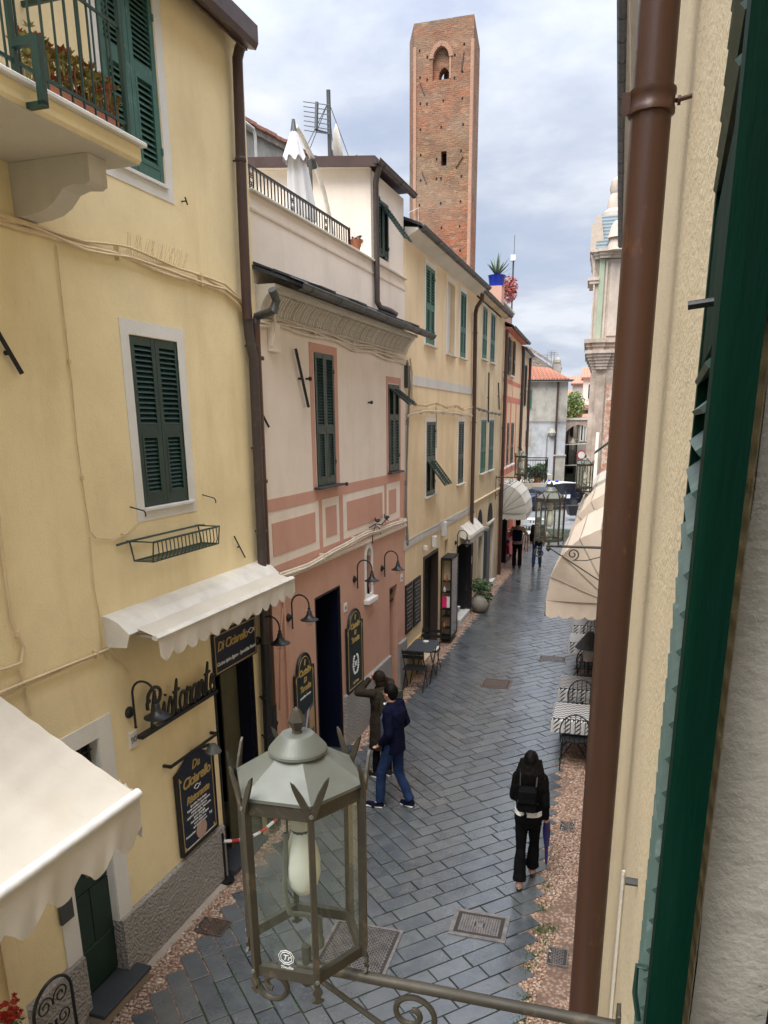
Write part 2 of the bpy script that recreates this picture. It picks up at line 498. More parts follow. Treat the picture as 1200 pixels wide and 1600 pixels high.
a = m.ramp(m.noise(.35, 3, .5, dist=2.5), [(.44, (.11, .12, .13)), (.47, (.24, .22, .20)), (.53, (.24, .22, .20)), (.56, (.11, .12, .13))])
m.color(m.mix(m.noise(6, 4), a, (.15, .16, .17))); M['piazza'] = m.m
def iron_mat(name, c):
    m = Mat(name, c, .45, .2)
    m.color(m.ramp(m.noise(12, 6, .65), [(.3, dk(c, .6)), (.7, dk(c, 1.35))]))
    return m.m
M['cover'] = iron_mat('worn cast iron', (.17, .155, .15))
M['cover_rust'] = iron_mat('rusty cast iron', (.14, .095, .075))
M['lid_dirt'] = plain('dirt in the cover pattern', (.035, .032, .03), .9)
M['moss'] = plain('moss', (.05, .10, .02), .9)
def tower_mat():
    m = Mat('old tower brick', (.4, .2, .1), .95, spec=.1)
    b = m.n.new('ShaderNodeTexBrick')
    co = m.coord('Object')
    nz = m.n.new('ShaderNodeTexNoise'); nz.inputs['Scale'].default_value = 1.4; nz.inputs['Detail'].default_value = 3
    m.l.new(co, nz.inputs['Vector'])
    ax = m.n.new('ShaderNodeVectorMath'); ax.operation = 'MULTIPLY_ADD'
    m.l.new(nz.outputs['Color'], ax.inputs[0]); ax.inputs[1].default_value = (.25, .25, .12); m.l.new(co, ax.inputs[2])
    sp = m.n.new('ShaderNodeSeparateXYZ'); m.l.new(ax.outputs[0], sp.inputs[0])
    cb = m.n.new('ShaderNodeCombineXYZ')
    m.l.new(m.math('ADD', sp.outputs[0], sp.outputs[1]), cb.inputs[0]); m.l.new(sp.outputs[2], cb.inputs[1])
    m.l.new(cb.outputs[0], b.inputs['Vector'])
    b.inputs['Scale'].default_value = 1.0
    b.inputs['Brick Width'].default_value = .34; b.inputs['Row Height'].default_value = .105
    b.inputs['Mortar Size'].default_value = .014; b.inputs['Mortar Smooth'].default_value = .3
    b.inputs['Color1'].default_value = (.40, .18, .11, 1); b.inputs['Color2'].default_value = (.25, .115, .075, 1)
    b.inputs['Mortar'].default_value = (.36, .26, .19, 1)
    # bands of stone and weathering by height
    z = m.n.new('ShaderNodeSeparateXYZ'); m.l.new(m.coord('Object'), z.inputs[0])
    zz = m.math('ADD', z.outputs[2], m.math('MULTIPLY', m.noise(.9, 5, .6, 'Object'), 1.6))
    band = m.ramp(m.math('DIVIDE', zz, 30.0), [(0.0, (.85, .62, .5)), (.60, (1, .72, .58)), (.655, (1.0, .95, .82)), (.70, (.80, .90, .78)), (.735, (.72, .78, .68)), (.80, (1.0, .88, .78)), (1.0, (.88, .82, .76))])
    a = m.mix(1.0, b.outputs['Color'], band, 'MULTIPLY')
    a = m.mix(m.ramp(m.noise(.8, 7, .7, 'Object', sc=(1, 1, 1.6)), [(.44, 0.0), (.64, .85)]), a, (.17, .115, .085))
    a = m.mix(m.ramp(m.noise(.35, 6, .65, 'Object', sc=(.6, .6, 1.3), off=(3, 7, 2)), [(.46, 0.0), (.60, .65)]), a, (.30, .22, .155))
    a = m.mix(m.ramp(m.noise(2.2, 6, .7, 'Object', sc=(1, 1, 2.6), off=(5, 2, 1)), [(.52, 0.0), (.68, .65)]), a, (.46, .30, .19))
    a = m.mix(m.ramp(m.noise(5.5, 5, .7, 'Object', sc=(.6, .6, 3.2)), [(.5, 0.0), (.72, .6)]), a, (.13, .07, .05))
    m.color(a)
    bp = m.bump(b.outputs['Fac'], .03, -.8)
    m.bump(m.noise(7, 6, .7, 'Object', sc=(.6, .6, 2)), .06, .8, bp)
    return m.m
M['tower'] = tower_mat()
m = Mat('tower corner brick', (.4, .22, .15), .9)
m.color(m.mix(m.ramp(m.noise(4, 6, .6, sc=(1, 1, 3)), [(.35, 0.0), (.7, .7)]), (.47, .27, .18), (.30, .15, .10))); M['tower_corner'] = m.m
def tile_mat():
    m = Mat('red roof tiles', (.5, .2, .1), .8)
    w = m.n.new('ShaderNodeTexWave'); w.inputs['Scale'].default_value = 1.1; w.bands_direction = 'X'
    m.l.new(m.coord('Object'), w.inputs['Vector'])
    m.color(m.mix(m.noise(3, 5), m.mix(w.outputs['Fac'], (.28, .11, .07), (.46, .19, .12)), (.38, .18, .12)))
    return m.m
M['tiles'] = tile_mat()
m = Mat('rubble masonry', (.35, .3, .25), .95)
v = m.voro(3.2, out='Color'); d = m.voro(3.2, feature='DISTANCE_TO_EDGE')
a = m.mix(v, (.24, .20, .16), (.42, .35, .27)); m.color(m.mix(m.ramp(d, [(.02, .8), (.08, 0.0)]), a, (.34, .31, .27)))
m.bump(m.ramp(d, [(0, 0.0), (.15, 1.0)]), .04, .8); M['rubble'] = m.m
def stained(name, c1, c2, c3):
    m = Mat(name, c1, .95, spec=.15)
    a = m.ramp(m.noise(.8, 8, .65), [(.35, c1), (.55, c2), (.72, c3)])
    a = m.mix(m.ramp(m.noise(2.6, 8, .7, sc=(1, 1, .35)), [(.5, 0.0), (.75, .6)]), a, dk(c1, .55))
    m.color(a); m.bump(m.noise(6, 7, .65), .03, .6); return m.m
M['stucco_grey'] = stained('patchy grey stucco', (.30, .28, .24), (.43, .41, .36), (.52, .50, .45))
M['stucco_white'] = stained('patchy white stucco', (.36, .37, .37), (.48, .50, .52), (.40, .45, .52))
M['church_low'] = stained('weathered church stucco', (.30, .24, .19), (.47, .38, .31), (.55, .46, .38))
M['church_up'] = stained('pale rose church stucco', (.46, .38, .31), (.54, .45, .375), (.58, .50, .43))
M['church_green'] = plaster('pale green pilaster', (.36, .42, .30), .06, .3)
m = Mat('church broken brick', (.4, .2, .1), .95)
a = m.mix(m.ramp(m.noise(3.5, 7, .7), [(.42, 0.0), (.56, 1.0)]), (.55, .46, .38), (.42, .17, .09))
m.color(m.mix(m.ramp(m.noise(9, 5, .7), [(.45, 0.0), (.65, .8)]), a, (.25, .2, .16))); m.bump(m.noise(6, 7, .7), .08, .9); M['church_brick'] = m.m
m = Mat('blue grey dome shingles', (.2, .26, .28), .6)
w = m.n.new('ShaderNodeTexWave'); w.bands_direction = 'Z'; w.inputs['Scale'].default_value = 1.6; w.inputs['Distortion'].default_value = .6
m.l.new(m.coord('Object'), w.inputs['Vector'])
m.color(m.mix(w.outputs['Fac'], (.06, .085, .10), (.16, .21, .23))); m.bump(w.outputs['Fac'], .05, .7); M['dome'] = m.m
def drain_mat():
    m = Mat('red brown drainpipe paint', (.1, .045, .03), .38, .1)
    c = m.ramp(m.noise(3.0, 6, .6, sc=(1, 1, .12)), [(.3, (.050, .022, .015)), (.6, (.085, .036, .020)), (.8, (.105, .046, .023))])
    c = m.mix(m.ramp(m.noise(11, 8, .72, sc=(1, 1, .35)), [(.60, 0.0), (.68, .6)]), c, (.20, .085, .035)); c = m.mix(m.ramp(m.noise(42, 4, .7), [(.66, 0.0), (.72, .7)]), c, (.04, .022, .018))
    m.color(c); m.roughness(m.ramp(m.noise(20, 4, .6), [(.3, .33), (.7, .48)])); m.bump(m.noise(140, 3), .0008, .6)
    return m.m
M['drain'] = drain_mat()
M['near_plaster'] = plaster('buff render by the window', (.74, .62, .42), .06, .25, bump=.006, fine=.003)
M['near_reveal'] = plaster('lumpy whitewashed reveal', (.90, .82, .70), .05, .2, bump=.012, fine=.002)
m = Mat('near shutter green', (.015, .07, .045), .33, spec=.55)
m.color(m.ramp(m.noise(7, 6, .6, sc=(4, 4, .25)), [(.3, (.0008, .014, .008)), (.6, (.001, .024, .013)), (.78, (.005, .034, .020))]))
m.bump(m.noise(220, 4, .6, sc=(1, 1, .12)), .0012, .8); m.roughness(m.ramp(m.noise(9, 4), [(.3, .6), (.7, .75)])); m.b.inputs['Specular IOR Level'].default_value = .08; M['near_green'] = m.m
M['near_bevel'] = paint('scuffed shutter edge with glint colour', (.13, .14, .13), .4, .5, (.30, .30, .29))  # pale base stands for light caught on the green bevel, scuffs over it
M['near_slat'] = paint('pale worn slat ends', (.05, .09, .072), .5, .6, (.22, .25, .23))

# ---------------------------------------------------------------- walls, windows, shutters
def wall_panel(m, u0, u1, z0, z1, holes, depth=.14, w=0.0, zbands=()):
    us = sorted({u0, u1, *[x for h in holes for x in h[:2] if u0 < x < u1]})
    zs = sorted({z0, z1, *[x for h in holes for x in h[2:4] if z0 < x < z1], *[z for z in zbands if z0 < z < z1]})
    for a, b in zip(us, us[1:]):
        for c, d in zip(zs, zs[1:]):
            mu, mz = (a + b) / 2, (c + d) / 2
            if any(h[0] < mu < h[1] and h[2] < mz < h[3] for h in holes): continue
            m.quad((a, w, c), (b, w, c), (b, w, d), (a, w, d))
    for h in holes:
        a, b, c, d = h[:4]; q = h[4] if len(h) > 4 else depth
        m.quad((a, w, c), (a, w, d), (a, w - q, d), (a, w - q, c))
        m.quad((b, w, c), (b, w, d), (b, w - q, d), (b, w - q, c))
        m.quad((a, w, d), (b, w, d), (b, w - q, d), (a, w - q, d))
        m.quad((a, w, c), (b, w, c), (b, w - q, c), (a, w - q, c))
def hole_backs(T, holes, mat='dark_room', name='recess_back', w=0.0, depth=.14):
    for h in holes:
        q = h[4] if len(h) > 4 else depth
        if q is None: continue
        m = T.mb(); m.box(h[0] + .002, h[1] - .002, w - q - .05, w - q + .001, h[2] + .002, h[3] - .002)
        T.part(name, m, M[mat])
def house(name, label, fr, L, zt, wall_mat, holes, back=5.0, roof=None, wall_split=(), u0=0.0):
    """a row house: front wall with openings, side walls and back; wall_split: [(z, material)] for a change of colour going up"""
    T = Thing(name, label, 'house', fr, (0, 0, 0))
    zs = [-.1] + [z for z, _ in wall_split] + [zt]
    mats = [M[wall_mat]] + [M[k] for _, k in wall_split]
    m = T.mb()
    for i in range(len(zs) - 1):
        m.cm = i
        hs = [(h[0], h[1], max(h[2], zs[i]), min(h[3], zs[i + 1]), *h[4:]) for h in holes if h[3] > zs[i] and h[2] < zs[i + 1]]
        wall_panel(m, u0, L, zs[i], zs[i + 1], hs)
        m.quad((u0, 0, zs[i]), (u0, -back, zs[i]), (u0, -back, zs[i + 1]), (u0, 0, zs[i + 1]))
        m.quad((L, 0, zs[i]), (L, -back, zs[i]), (L, -back, zs[i + 1]), (L, 0, zs[i + 1]))
        m.quad((u0, -back, zs[i]), (L, -back, zs[i]), (L, -back, zs[i + 1]), (u0, -back, zs[i + 1]))
    T.part('wall', m, mats)
    return T

_slat_cache = {}
def slat_mesh(width, hgt, depth, mat, sy, tilt=50):
    depth = max(depth, hgt * 1.36)
    k = (round(width, 3), round(hgt, 4), round(depth, 4), mat, sy, tilt)
    if k not in _slat_cache:
        m = MB((0, 0, 0), sy)
        a = R(tilt); c, s_ = math.cos(a), math.sin(a)
        t = .0028
        pts = []
        for (x, y) in ((-depth / 2, -t), (depth / 2, -t), (depth / 2, t), (-depth / 2, t)):
            # outer edge (w +) sits lower than the inner edge
            pts.append((x * c + y * s_, -x * s_ + y * c))
        m.prism(pts, 'x', 0.0, width)
        _slat_cache[k] = m.mesh('slat', M[mat])
    return _slat_cache[k]
def leaf(T, u0, u1, z0, z1, w, mat, n1=13, n2=10, th=.035, mid=.56, single=True, flap=None, name='shutter', label=None, slat_mat=None, hinge_left=True):
    """one louvred leaf: stiles, rails, slats above and below a middle rail; flap=angle opens the lower (or 'up', angle the upper) panel"""
    st = min(.055, (u1 - u0) * .17); sy = T.fr.sy if T.fr is not WORLD else 1
    zm = z0 + (z1 - z0) * (1 - mid)
    o = T.org
    m = T.mb()
    W0, W1 = w - th, w
    m.bevel_box(u0, u0 + st, W0, W1, z0, z1, .004); m.bevel_box(u1 - st, u1, W0, W1, z0, z1, .004)
    rail = st * 1.25
    for (a, b) in ((z0, z0 + rail * 1.3), (zm - rail * .6, zm + rail * .6), (z1 - rail, z1)):
        m.box(u0 + st - .001, u1 - st + .001, W0 + .002, W1 - .002, a, b)
    spans = [(zm + rail * .6, z1 - rail, n1, 'up'), (z0 + rail * 1.3, zm - rail * .6, n2, 'low')]
    # the lower panel sits in a frame of its own
    iu = st * .45
    fl = None
    for (a, b, n, which) in spans:
        ua, ub = u0 + st, u1 - st
        if which == 'low' and not (flap and flap[0] == 'low'):
            m.box(ua, ua + iu, W0 + .004, W1 + .003, a, b); m.box(ub - iu, ub, W0 + .004, W1 + .003, a, b)
            m.box(ua + iu, ub - iu, W0 + .004, W1 + .003, b - iu * 1.3, b)
            m.box(ua + iu, ub - iu, W0 + .004, W1 + .003, a, a + iu)
    if single: # small iron hinges
        hu = u0 if hinge_left else u1
        for hz in (z0 + (z1 - z0) * .16, z0 + (z1 - z0) * .86):
            m.box(hu - .012, hu + .012, W1 - .002, W1 + .008, hz, hz + .05)
    so = T.part(name, m, M[mat])
    if label: so['label'] = label
    stuff = None if single else T.mb()
    for (a, b, n, which) in spans:
        if flap and flap[0] == which: continue
        ua, ub = u0 + st, u1 - st
        if which == 'low': ua += iu; ub -= iu; a += iu; b -= iu * 1.3
        pitch = (b - a) / n
        if single:
            me = slat_mesh(ub - ua, pitch * .9, th * 1.1, slat_mat or mat, sy)
            for k in range(n):
                s_ = bpy.data.objects.new('slat', me); COL.objects.link(s_); s_.parent = so
                s_.location = (ua - o[0], sy * (w - th / 2 - o[1]), a + pitch * (k + .5) - o[2])
        else:
            c, sn = math.cos(R(50)), math.sin(R(50)); d = max(th * .55, pitch * .6)
            for k in range(n):
                zc_ = a + pitch * (k + .5); t = .004
                stuff.prism([(w - th / 2 - d * c, zc_ + d * sn - t), (w - th / 2 + d * c, zc_ - d * sn - t), (w - th / 2 + d * c, zc_ - d * sn + t), (w - th / 2 - d * c, zc_ + d * sn + t)], 'x', ua, ub)
    if stuff is not None and stuff.v:
        x = T.part('slats', stuff, M[slat_mat or mat], parent=so); x['kind'] = 'stuff'
    if flap:
        a, b = [(s0, s1) for (s0, s1, _, wh) in spans if wh == flap[0]][0]
        n = n1 if flap[0] == 'up' else n2
        ua, ub = u0 + st, u1 - st
        hh = b - a
        m = MB((0, 0, 0), sy)
        m.box(0, iu, -.012, .014, -hh, 0); m.box(ub - ua - iu, ub - ua, -.012, .014, -hh, 0)
        m.box(iu, ub - ua - iu, -.012, .014, -iu, 0); m.box(iu, ub - ua - iu, -.012, .014, -hh, -hh + iu)
        fo = m.build('shutter_flap', M[mat], T.o)
        fo.location = (ua - o[0], sy * (w - o[1] + .004), b - o[2])
        fo.rotation_euler = ((-1 if sy < 0 else 1) * R(flap[1]), 0, 0)
        me = slat_mesh(ub - ua - 2 * iu, (hh - 2 * iu) / n * .9, .03, slat_mat or mat, sy)
        for k in range(n):
            s_ = bpy.data.objects.new('slat', me); COL.objects.link(s_); s_.parent = fo
            s_.location = (iu, 0, -iu - (hh - 2 * iu) / n * (k + .5))
    return so
def shutters(T, u0, u1, z0, z1, w, mat, **kw):
    c = (u0 + u1) / 2
    leaf(T, u0, c - .003, z0, z1, w, mat, hinge_left=True, **kw)
    leaf(T, c + .003, u1, z0, z1, w, mat, hinge_left=False, **kw)
def surround(T, u0, u1, z0, z1, bw, mat, w=.006, bottom=True, name='window_surround', top=None):
    """painted band round an opening (outer rectangle u0..u1, z0..z1)"""
    top = top or bw
    m = T.mb()
    m.box(u0, u0 + bw, .0005, w, z0, z1); m.box(u1 - bw, u1, .0005, w, z0, z1)
    m.box(u0 + bw, u1 - bw, .0005, w, z1 - top, z1)
    if bottom: m.box(u0 + bw, u1 - bw, .0005, w, z0, z0 + bw)
    return T.part(name, m, M[mat])
def sill(T, u0, u1, z, w=.06, th=.03, mat='white_paint', name='window_sill'):
    m = T.mb(); m.bevel_box(u0, u1, -.04, w, z - th, z, .004); return T.part(name, m, M[mat])
def arc(c, r, a0, a1, n, fn):
    return [fn(c[0] + r * math.cos(R(a0 + (a1 - a0) * i / n)), c[1] + r * math.sin(R(a0 + (a1 - a0) * i / n))) for i in range(n + 1)]
def spiral(c, r0, r1, a0, a1, n=28):
    return [(c[0] + (r0 + (r1 - r0) * i / n) * math.cos(R(a0 + (a1 - a0) * i / n)), c[1] + (r0 + (r1 - r0) * i / n) * math.sin(R(a0 + (a1 - a0) * i / n))) for i in range(n + 1)]
def text_mesh(txt, size, extrude=.002, shear=0.0, spacing=1.0, bold=0.0, align='CENTER'):
    c = bpy.data.curves.new('lettering', 'FONT'); c.body = txt; c.size = size; c.extrude = extrude; c.shear = shear
    c.space_character = spacing; c.offset = bold; c.align_x = align; c.resolution_u = 3
    o = bpy.data.objects.new('lettering', c); COL.objects.link(o)
    dg = bpy.context.evaluated_depsgraph_get()
    me = bpy.data.meshes.new_from_object(o.evaluated_get(dg))
    bpy.data.objects.remove(o); bpy.data.curves.remove(c)
    return me
def text_on(T, txt, u, z, w, size, mat, name='lettering', rot=0.0, stretch=1.0, **kw):
    """lettering standing upright on a wall"""
    me = text_mesh(txt, size, **kw); sy = T.fr.sy
    me.materials.clear(); me.materials.append(M[mat])
    o = bpy.data.objects.new(name, me); COL.objects.link(o); o.parent = T.o
    o.location = (u - T.org[0], sy * (w - T.org[1]), z - T.org[2])
    o.rotation_euler = (R(90), -R(rot) if sy < 0 else R(rot), 0 if sy < 0 else math.pi)
    o.scale = (stretch, 1, 1)
    return o

# ---------------------------------------------------------------- frames
AZ = 16.5
C1 = (-1.385, 9.121)
def fstart(p, az, back): return Frame((p[0] - back * math.sin(R(az)), p[1] - back * math.cos(R(az))), az, -1)
F1 = fstart(C1, 18.6, 10.57); L1 = 10.57
F2 = fstart(C1, 18.5, .27); L2 = 5.94
F3 = fstart((.413, 14.495), 17.4, .11); L3 = 6.72
F4 = Frame((2.391, 20.805), 16.4, -1); L4 = 5.23
F5 = Frame((3.869, 25.826), 15.3, -1); L5 = 5.69
F6 = Frame((5.370, 31.314), 14.5, -1); L6 = 3.64
RW_LAT = .125
FR = Frame((RW_LAT * math.cos(R(AZ)), -RW_LAT * math.sin(R(AZ))), AZ, 1)     # the wall the camera leans out of
FS = Frame((0.0, 0.0), AZ, 1)                                                # the street: u forward, w to the left

# ---------------------------------------------------------------- ground
g = MB()
g.quad((-400, -300, -.30), (500, -300, -.30), (500, 900, -.30), (-400, 900, -.30))
g.build('ground', M['joint'], kind='structure')
T = Thing('street', None, None, FS, kind='structure')
m = T.mb(); m.quad((-4, .2, -.022), (38, .2, -.022), (38, 4.2, -.022), (-4, 4.2, -.022))
T.part('joint_bed', m, M['joint'], kind='structure')
# herringbone slate slabs: right wing rows run forward right, left wing rows forward left
PW = .191; SQ = math.sqrt(2); SPINE = 2.0
def left_edge(s):
    return 3.62 if s < 8 else 3.62 - (s - 8) / 6 * .32 if s < 14 else max(3.12, 3.30 - (s - 14) / 12 * .18)
def spine(s): return SPINE if s < 15 else SPINE + (s - 15) * .028
slabs = []       # (s0, w0, dir, length)
row = -8
while True:
    s0 = row * PW * SQ
    if s0 > 33: break
    for wing in (0, 1):
        total = ((spine(s0) - .40) if wing == 0 else (left_edge(s0 + 1.2) - spine(s0))) * SQ
        if wing == 0 and row % 7 == 3: total += .02
        pos = 0.0 if wing == 0 else PW
        total += 0 if wing == 0 else PW
        parts = []
        first = True
        while total - pos > .05:
            ln = random.choice((.34, .40, .46, .52, .58))
            if first: ln *= random.uniform(.6, 1.0); first = False
            if total - pos - ln < .2: ln = total - pos
            parts.append((pos, ln)); pos += ln
        for (p, ln) in parts: slabs.append((row, wing, p, ln))
    row += 1
def slab_pts(row, wing, p, ln, gap=.0068):
    # rotated axes a (forward right), b (forward left)
    o = row * PW
    sp = spine(row * PW * SQ)
    if wing == 0: a0, a1, b0, b1 = o + p, o + p + ln, o, o + PW
    else: a0, a1, b0, b1 = o, o + PW, o + p, o + p + ln
    a0 += gap; a1 -= gap; b0 += gap; b1 -= gap
    return [((a + b) / SQ, sp - (a - b) / SQ) for a, b in ((a0, b0), (a1, b0), (a1, b1), (a0, b1))]
def slab_geo(pts, dz, tilt):
    pts = [(p[0] + random.uniform(-.003, .003), p[1] + random.uniform(-.003, .003)) for p in pts]
    c = (sum(p[0] for p in pts) / 4, sum(p[1] for p in pts) / 4)
    vs = []
    for k, (ins, z) in enumerate(((0, -.05), (0, -.004), (.004, 0.0))):
        for i, p in enumerate(pts):
            d = math.hypot(c[0] - p[0], c[1] - p[1])
            q = (p[0] + (c[0] - p[0]) * ins * 1.3 / d, p[1] + (c[1] - p[1]) * ins * 1.3 / d)
            vs.append((q[0], q[1], z + dz + tilt[0] * (q[0] - c[0]) + tilt[1] * (q[1] - c[1])))
    fs = [(8, 9, 10, 11)] + [(4 * k + i, 4 * k + (i + 1) % 4, 4 * k + 4 + (i + 1) % 4, 4 * k + 4 + i) for k in (0, 1) for i in range(4)]
    return vs, fs
near, far_ = [], MB()
for sl in slabs:
    pts = slab_pts(*sl)
    s_c = sum(p[0] for p in pts) / 4; w_c = sum(p[1] for p in pts) / 4
    dz, tl = random.uniform(-.0025, .002), (random.uniform(-.012, .012), random.uniform(-.012, .012))
    vis = s_c > 4.7 and not (w_c > 2.9 and s_c < 5.0)
    near.append((s_c if vis else 900 + s_c, pts, dz, tl))
near.sort(key=lambda x: x[0])
for i, (s_c, pts, dz, tl) in enumerate(near):
    vs, fs = slab_geo(pts, dz, tl)
    if i < 296:
        c = (sum(p[0] for p in pts) / 4, sum(p[1] for p in pts) / 4, 0)
        b = MB(c); b.add(vs, fs)
        o = T.part('paving_slab', b, M['slab']); o.location = c
    else: far_.add(vs, fs)
o = T.part('distant_paving_slabs', far_, M['slab'], kind='stuff')

# pebble strips along both walls
def base_w(s):
    """how far the left house fronts stand from the street axis"""
    x, y = s * math.sin(R(AZ)), s * math.cos(R(AZ))
    for f, L in ((F1, L1), (F2, L2), (F3, L3), (F4, L4), (F5, L5), (F6, L6)):
        u, w = f.loc(x, y)
        if u <= L or f is F6: return w
T2 = Thing('pebble_border', None, None, FS, kind='structure')
m = T2.mb()
for s in np.arange(-4, 37, .5):
    m.quad((s, -.14, -.012), (s + .5, -.14, -.012), (s + .5, .62, -.012), (s, .62, -.012))
    m.quad((s, left_edge(s) - .35, -.012), (s + .5, left_edge(s + .5) - .35, -.012), (s + .5, base_w(s + .5) + .06, -.012), (s, base_w(s) + .06, -.012))
T2.part('mortar_bed', m, M['mortar'], kind='structure')
def inside(px, py, pts):
    sgn = None
    for i in range(4):
        a, b = pts[i], pts[(i + 1) % 4]
        c = (b[0] - a[0]) * (py - a[1]) - (b[1] - a[1]) * (px - a[0])
        if sgn is None: sgn = c > 0
        elif (c > 0) != sgn: return False
    return True
edge_slabs = {}
for sl in slabs:
    pts = slab_pts(*sl, gap=-.004)
    cs, cw = sum(p[0] for p in pts) / 4, sum(p[1] for p in pts) / 4
    if cw < 1.0 or cw > 2.6:
        for k in (int(cs * 2) - 1, int(cs * 2), int(cs * 2) + 1): edge_slabs.setdefault((k, cw < 1.0), []).append(pts)
def blocked(s, w):
    for pts in edge_slabs.get((int(s * 2), w < 1.5), ()):
        if inside(s, w, pts): return True
    return False
def patchy(s, w):
    return math.sin(s * 1.9 + 1.0) + math.sin(s * 4.1 + w * 9) * .7 + math.sin(s * .83 + 2 + w * 5)
pb = MB()
NPH = 6
def pebble(s, w, r, el, an, h):
    vs = []
    ca, sa = math.cos(an), math.sin(an)
    for (k, z) in ((1.0, -.012), (.86, h * .62), (.45, h)):
        for i in range(NPH):
            t = 2 * math.pi * i / NPH
            x, y = r * k * math.cos(t), r * k * el * math.sin(t)
            vs.append((s + x * ca - y * sa, w + x * sa + y * ca, z - .006))
    fs = [tuple(range(12, 18))] + [(6 * k + i, 6 * k + (i + 1) % 6, 6 * k + 6 + (i + 1) % 6, 6 * k + 6 + i) for k in (0, 1) for i in range(6)]
    return vs, fs
def fill(s_a, s_b, lo, hi, step, thr):
    s = s_a; j = 0
    while s < s_b:
        w = lo(s) + (j % 2) * step * .4
        while w < hi(s):
            ss, ww = s + random.uniform(-.3, .3) * step, w + random.uniform(-.25, .25) * step
            if not blocked(ss, ww) and patchy(ss, ww) < thr:
                pb.add(*pebble(ss, ww, step * random.uniform(.46, .62), random.uniform(.5, .8), random.uniform(0, 3.14), random.uniform(.006, .016)))
            w += step * .82
        s += step * .92; j += 1
fill(5.0, 9.5, lambda s: -.10, lambda s: .66, .040, .9)
fill(9.5, 13, lambda s: -.10, lambda s: .66, .048, 1.2)
fill(4.6, 10, lambda s: left_edge(s) - .28, lambda s: base_w(s) - .03, .044, 1.5)
fill(10, 17, lambda s: left_edge(s) - .28, lambda s: base_w(s) - .03, .055, 1.7)
fill(17, 27, lambda s: left_edge(s) - .28, lambda s: base_w(s) - .03, .075, 1.8)
me_o = T2.part('pebbles', pb, M['pebble'], kind='stuff', smooth=True)

# moss and weeds in the joints
T3 = Thing('moss', None, None, FS, kind='stuff')
m = T3.mb()
def tuft(m, s, w, r, n, h):
    for _ in range(n):
        a, d = random.uniform(0, 6.28), random.uniform(0, r)
        x, y = s + d * math.cos(a), w + d * math.sin(a)
        b = random.uniform(0, 6.28); q = random.uniform(.004, .012); hh = random.uniform(.3, 1) * h
        m.add([(x, y, -.01), (x + q * math.cos(b), y + q * math.sin(b), -.01), (x + q * .5 + random.uniform(-.01, .01), y + random.uniform(-.01, .01), hh)], [(0, 1, 2)])
for s, w in ((6.9, .42), (6.75, .36), (6.5, .44), (6.3, .45), (6.95, .30), (7.3, .43), (5.9, .44), (7.7, .4), (6.6, .30), (5.6, .42)):
    tuft(m, s, w, .10, 130, .028)
for _ in range(120):
    row = random.randint(14, 34); a0 = random.uniform(0, 2.2)
    sp = spine(0); o_ = row * PW
    if random.random() < .5: pt = ((o_ * 2 + a0) / SQ, sp - a0 / SQ)
    else: pt = ((o_ * 2 + a0) / SQ, sp + a0 / SQ)
    if .4 < pt[1] < 3.6: tuft(m, pt[0], pt[1], .03, 26, .007)
m.build('moss_tufts', M['moss'], T3.o, kind='stuff')

# piazza beyond the street and the lane under the arch
m = MB(); m.quad((-30, 33, -.03), (60, 33, -.03), (60, 130, -.03), (-30, 130, -.03))
m.build('piazza', M['piazza'], kind='structure')

# inspection covers
def cover(label, pts, pattern, mat, rim=.045, grp=None):
    us = [FS.loc(*at_z(*p)) for p in pts]
    s0, s1 = min(u[0] for u in us), max(u[0] for u in us)
    w0, w1 = min(u[1] for u in us), max(u[1] for u in us)
    s0 += (s1 - s0) * .04; s1 -= (s1 - s0) * .04
    T = Thing('manhole_cover', label, 'manhole cover', FS, ((s0 + s1) / 2, (w0 + w1) / 2, 0))
    m = T.mb()
    m.box(s0, s1, w0, w0 + rim, -.02, .013); m.box(s0, s1, w1 - rim, w1, -.02, .013)
    m.box(s0, s0 + rim, w0 + rim, w1 - rim, -.02, .013); m.box(s1 - rim, s1, w0 + rim, w1 - rim, -.02, .013)
    T.part('frame', m, M[mat])
    m = T.mb(); a, b, c, d = s0 + rim + .008, s1 - rim - .008, w0 + rim + .008, w1 - rim - .008
    m.box(a - .009, b + .009, c - .009, d + .009, -.02, .0045); T.part('lid', m, M['lid_dirt'])
    m = T.mb()
    if pattern == 'grid':
        n1_, n2_ = 16, 11
        for i in range(n1_):
            for j in range(n2_):
                y, x = c + .03 + (d - c - .06) * (i + .5) / n1_, a + .03 + (b - a - .06) * (j + .5) / n2_
                if abs(i - n1_ / 2 + .5) < 1.6 and abs(j - n2_ / 2 + .5) < 1.6: continue
                m.box(x - .013, x + .013, y - .010, y + .010, .004, .012)
        cxm, cym = (a + b) / 2, (c + d) / 2
        m.box(cxm - .045, cxm + .045, cym - .035, cym + .035, .004, .012)
    else:
        st = .045; k = -20
        def clip_bar(k, sg):
            # diagonal bar clipped to the lid
            ptsl = []
            for t in np.linspace(a, b, 40):
                y = (c + d) / 2 + sg * (t - (a + b) / 2) + k * st
                if c + .02 < y < d - .02: ptsl.append((t, y))
            if len(ptsl) > 2:
                p, q = ptsl[0], ptsl[-1]; dx, dy = q[0] - p[0], q[1] - p[1]; L = math.hypot(dx, dy); nx, ny = -dy / L * .005, dx / L * .005
                vs = [(p[0] + nx, p[1] + ny), (p[0] - nx, p[1] - ny), (q[0] - nx, q[1] - ny), (q[0] + nx, q[1] + ny)]
                m.prism(vs, 'z', .004, .012)
        for k in range(-22, 23):
            if pattern == 'diamond': clip_bar(k, 1); clip_bar(k, -1)
            elif pattern == 'bars':
                y = c + .03 + (k + 22) * .028
                if y < d - .03: m.box(a + .02, b - .02, y, y + .014, .004, .012)
    T.part('lid_ribs', m, M[mat], kind='stuff')
    return T
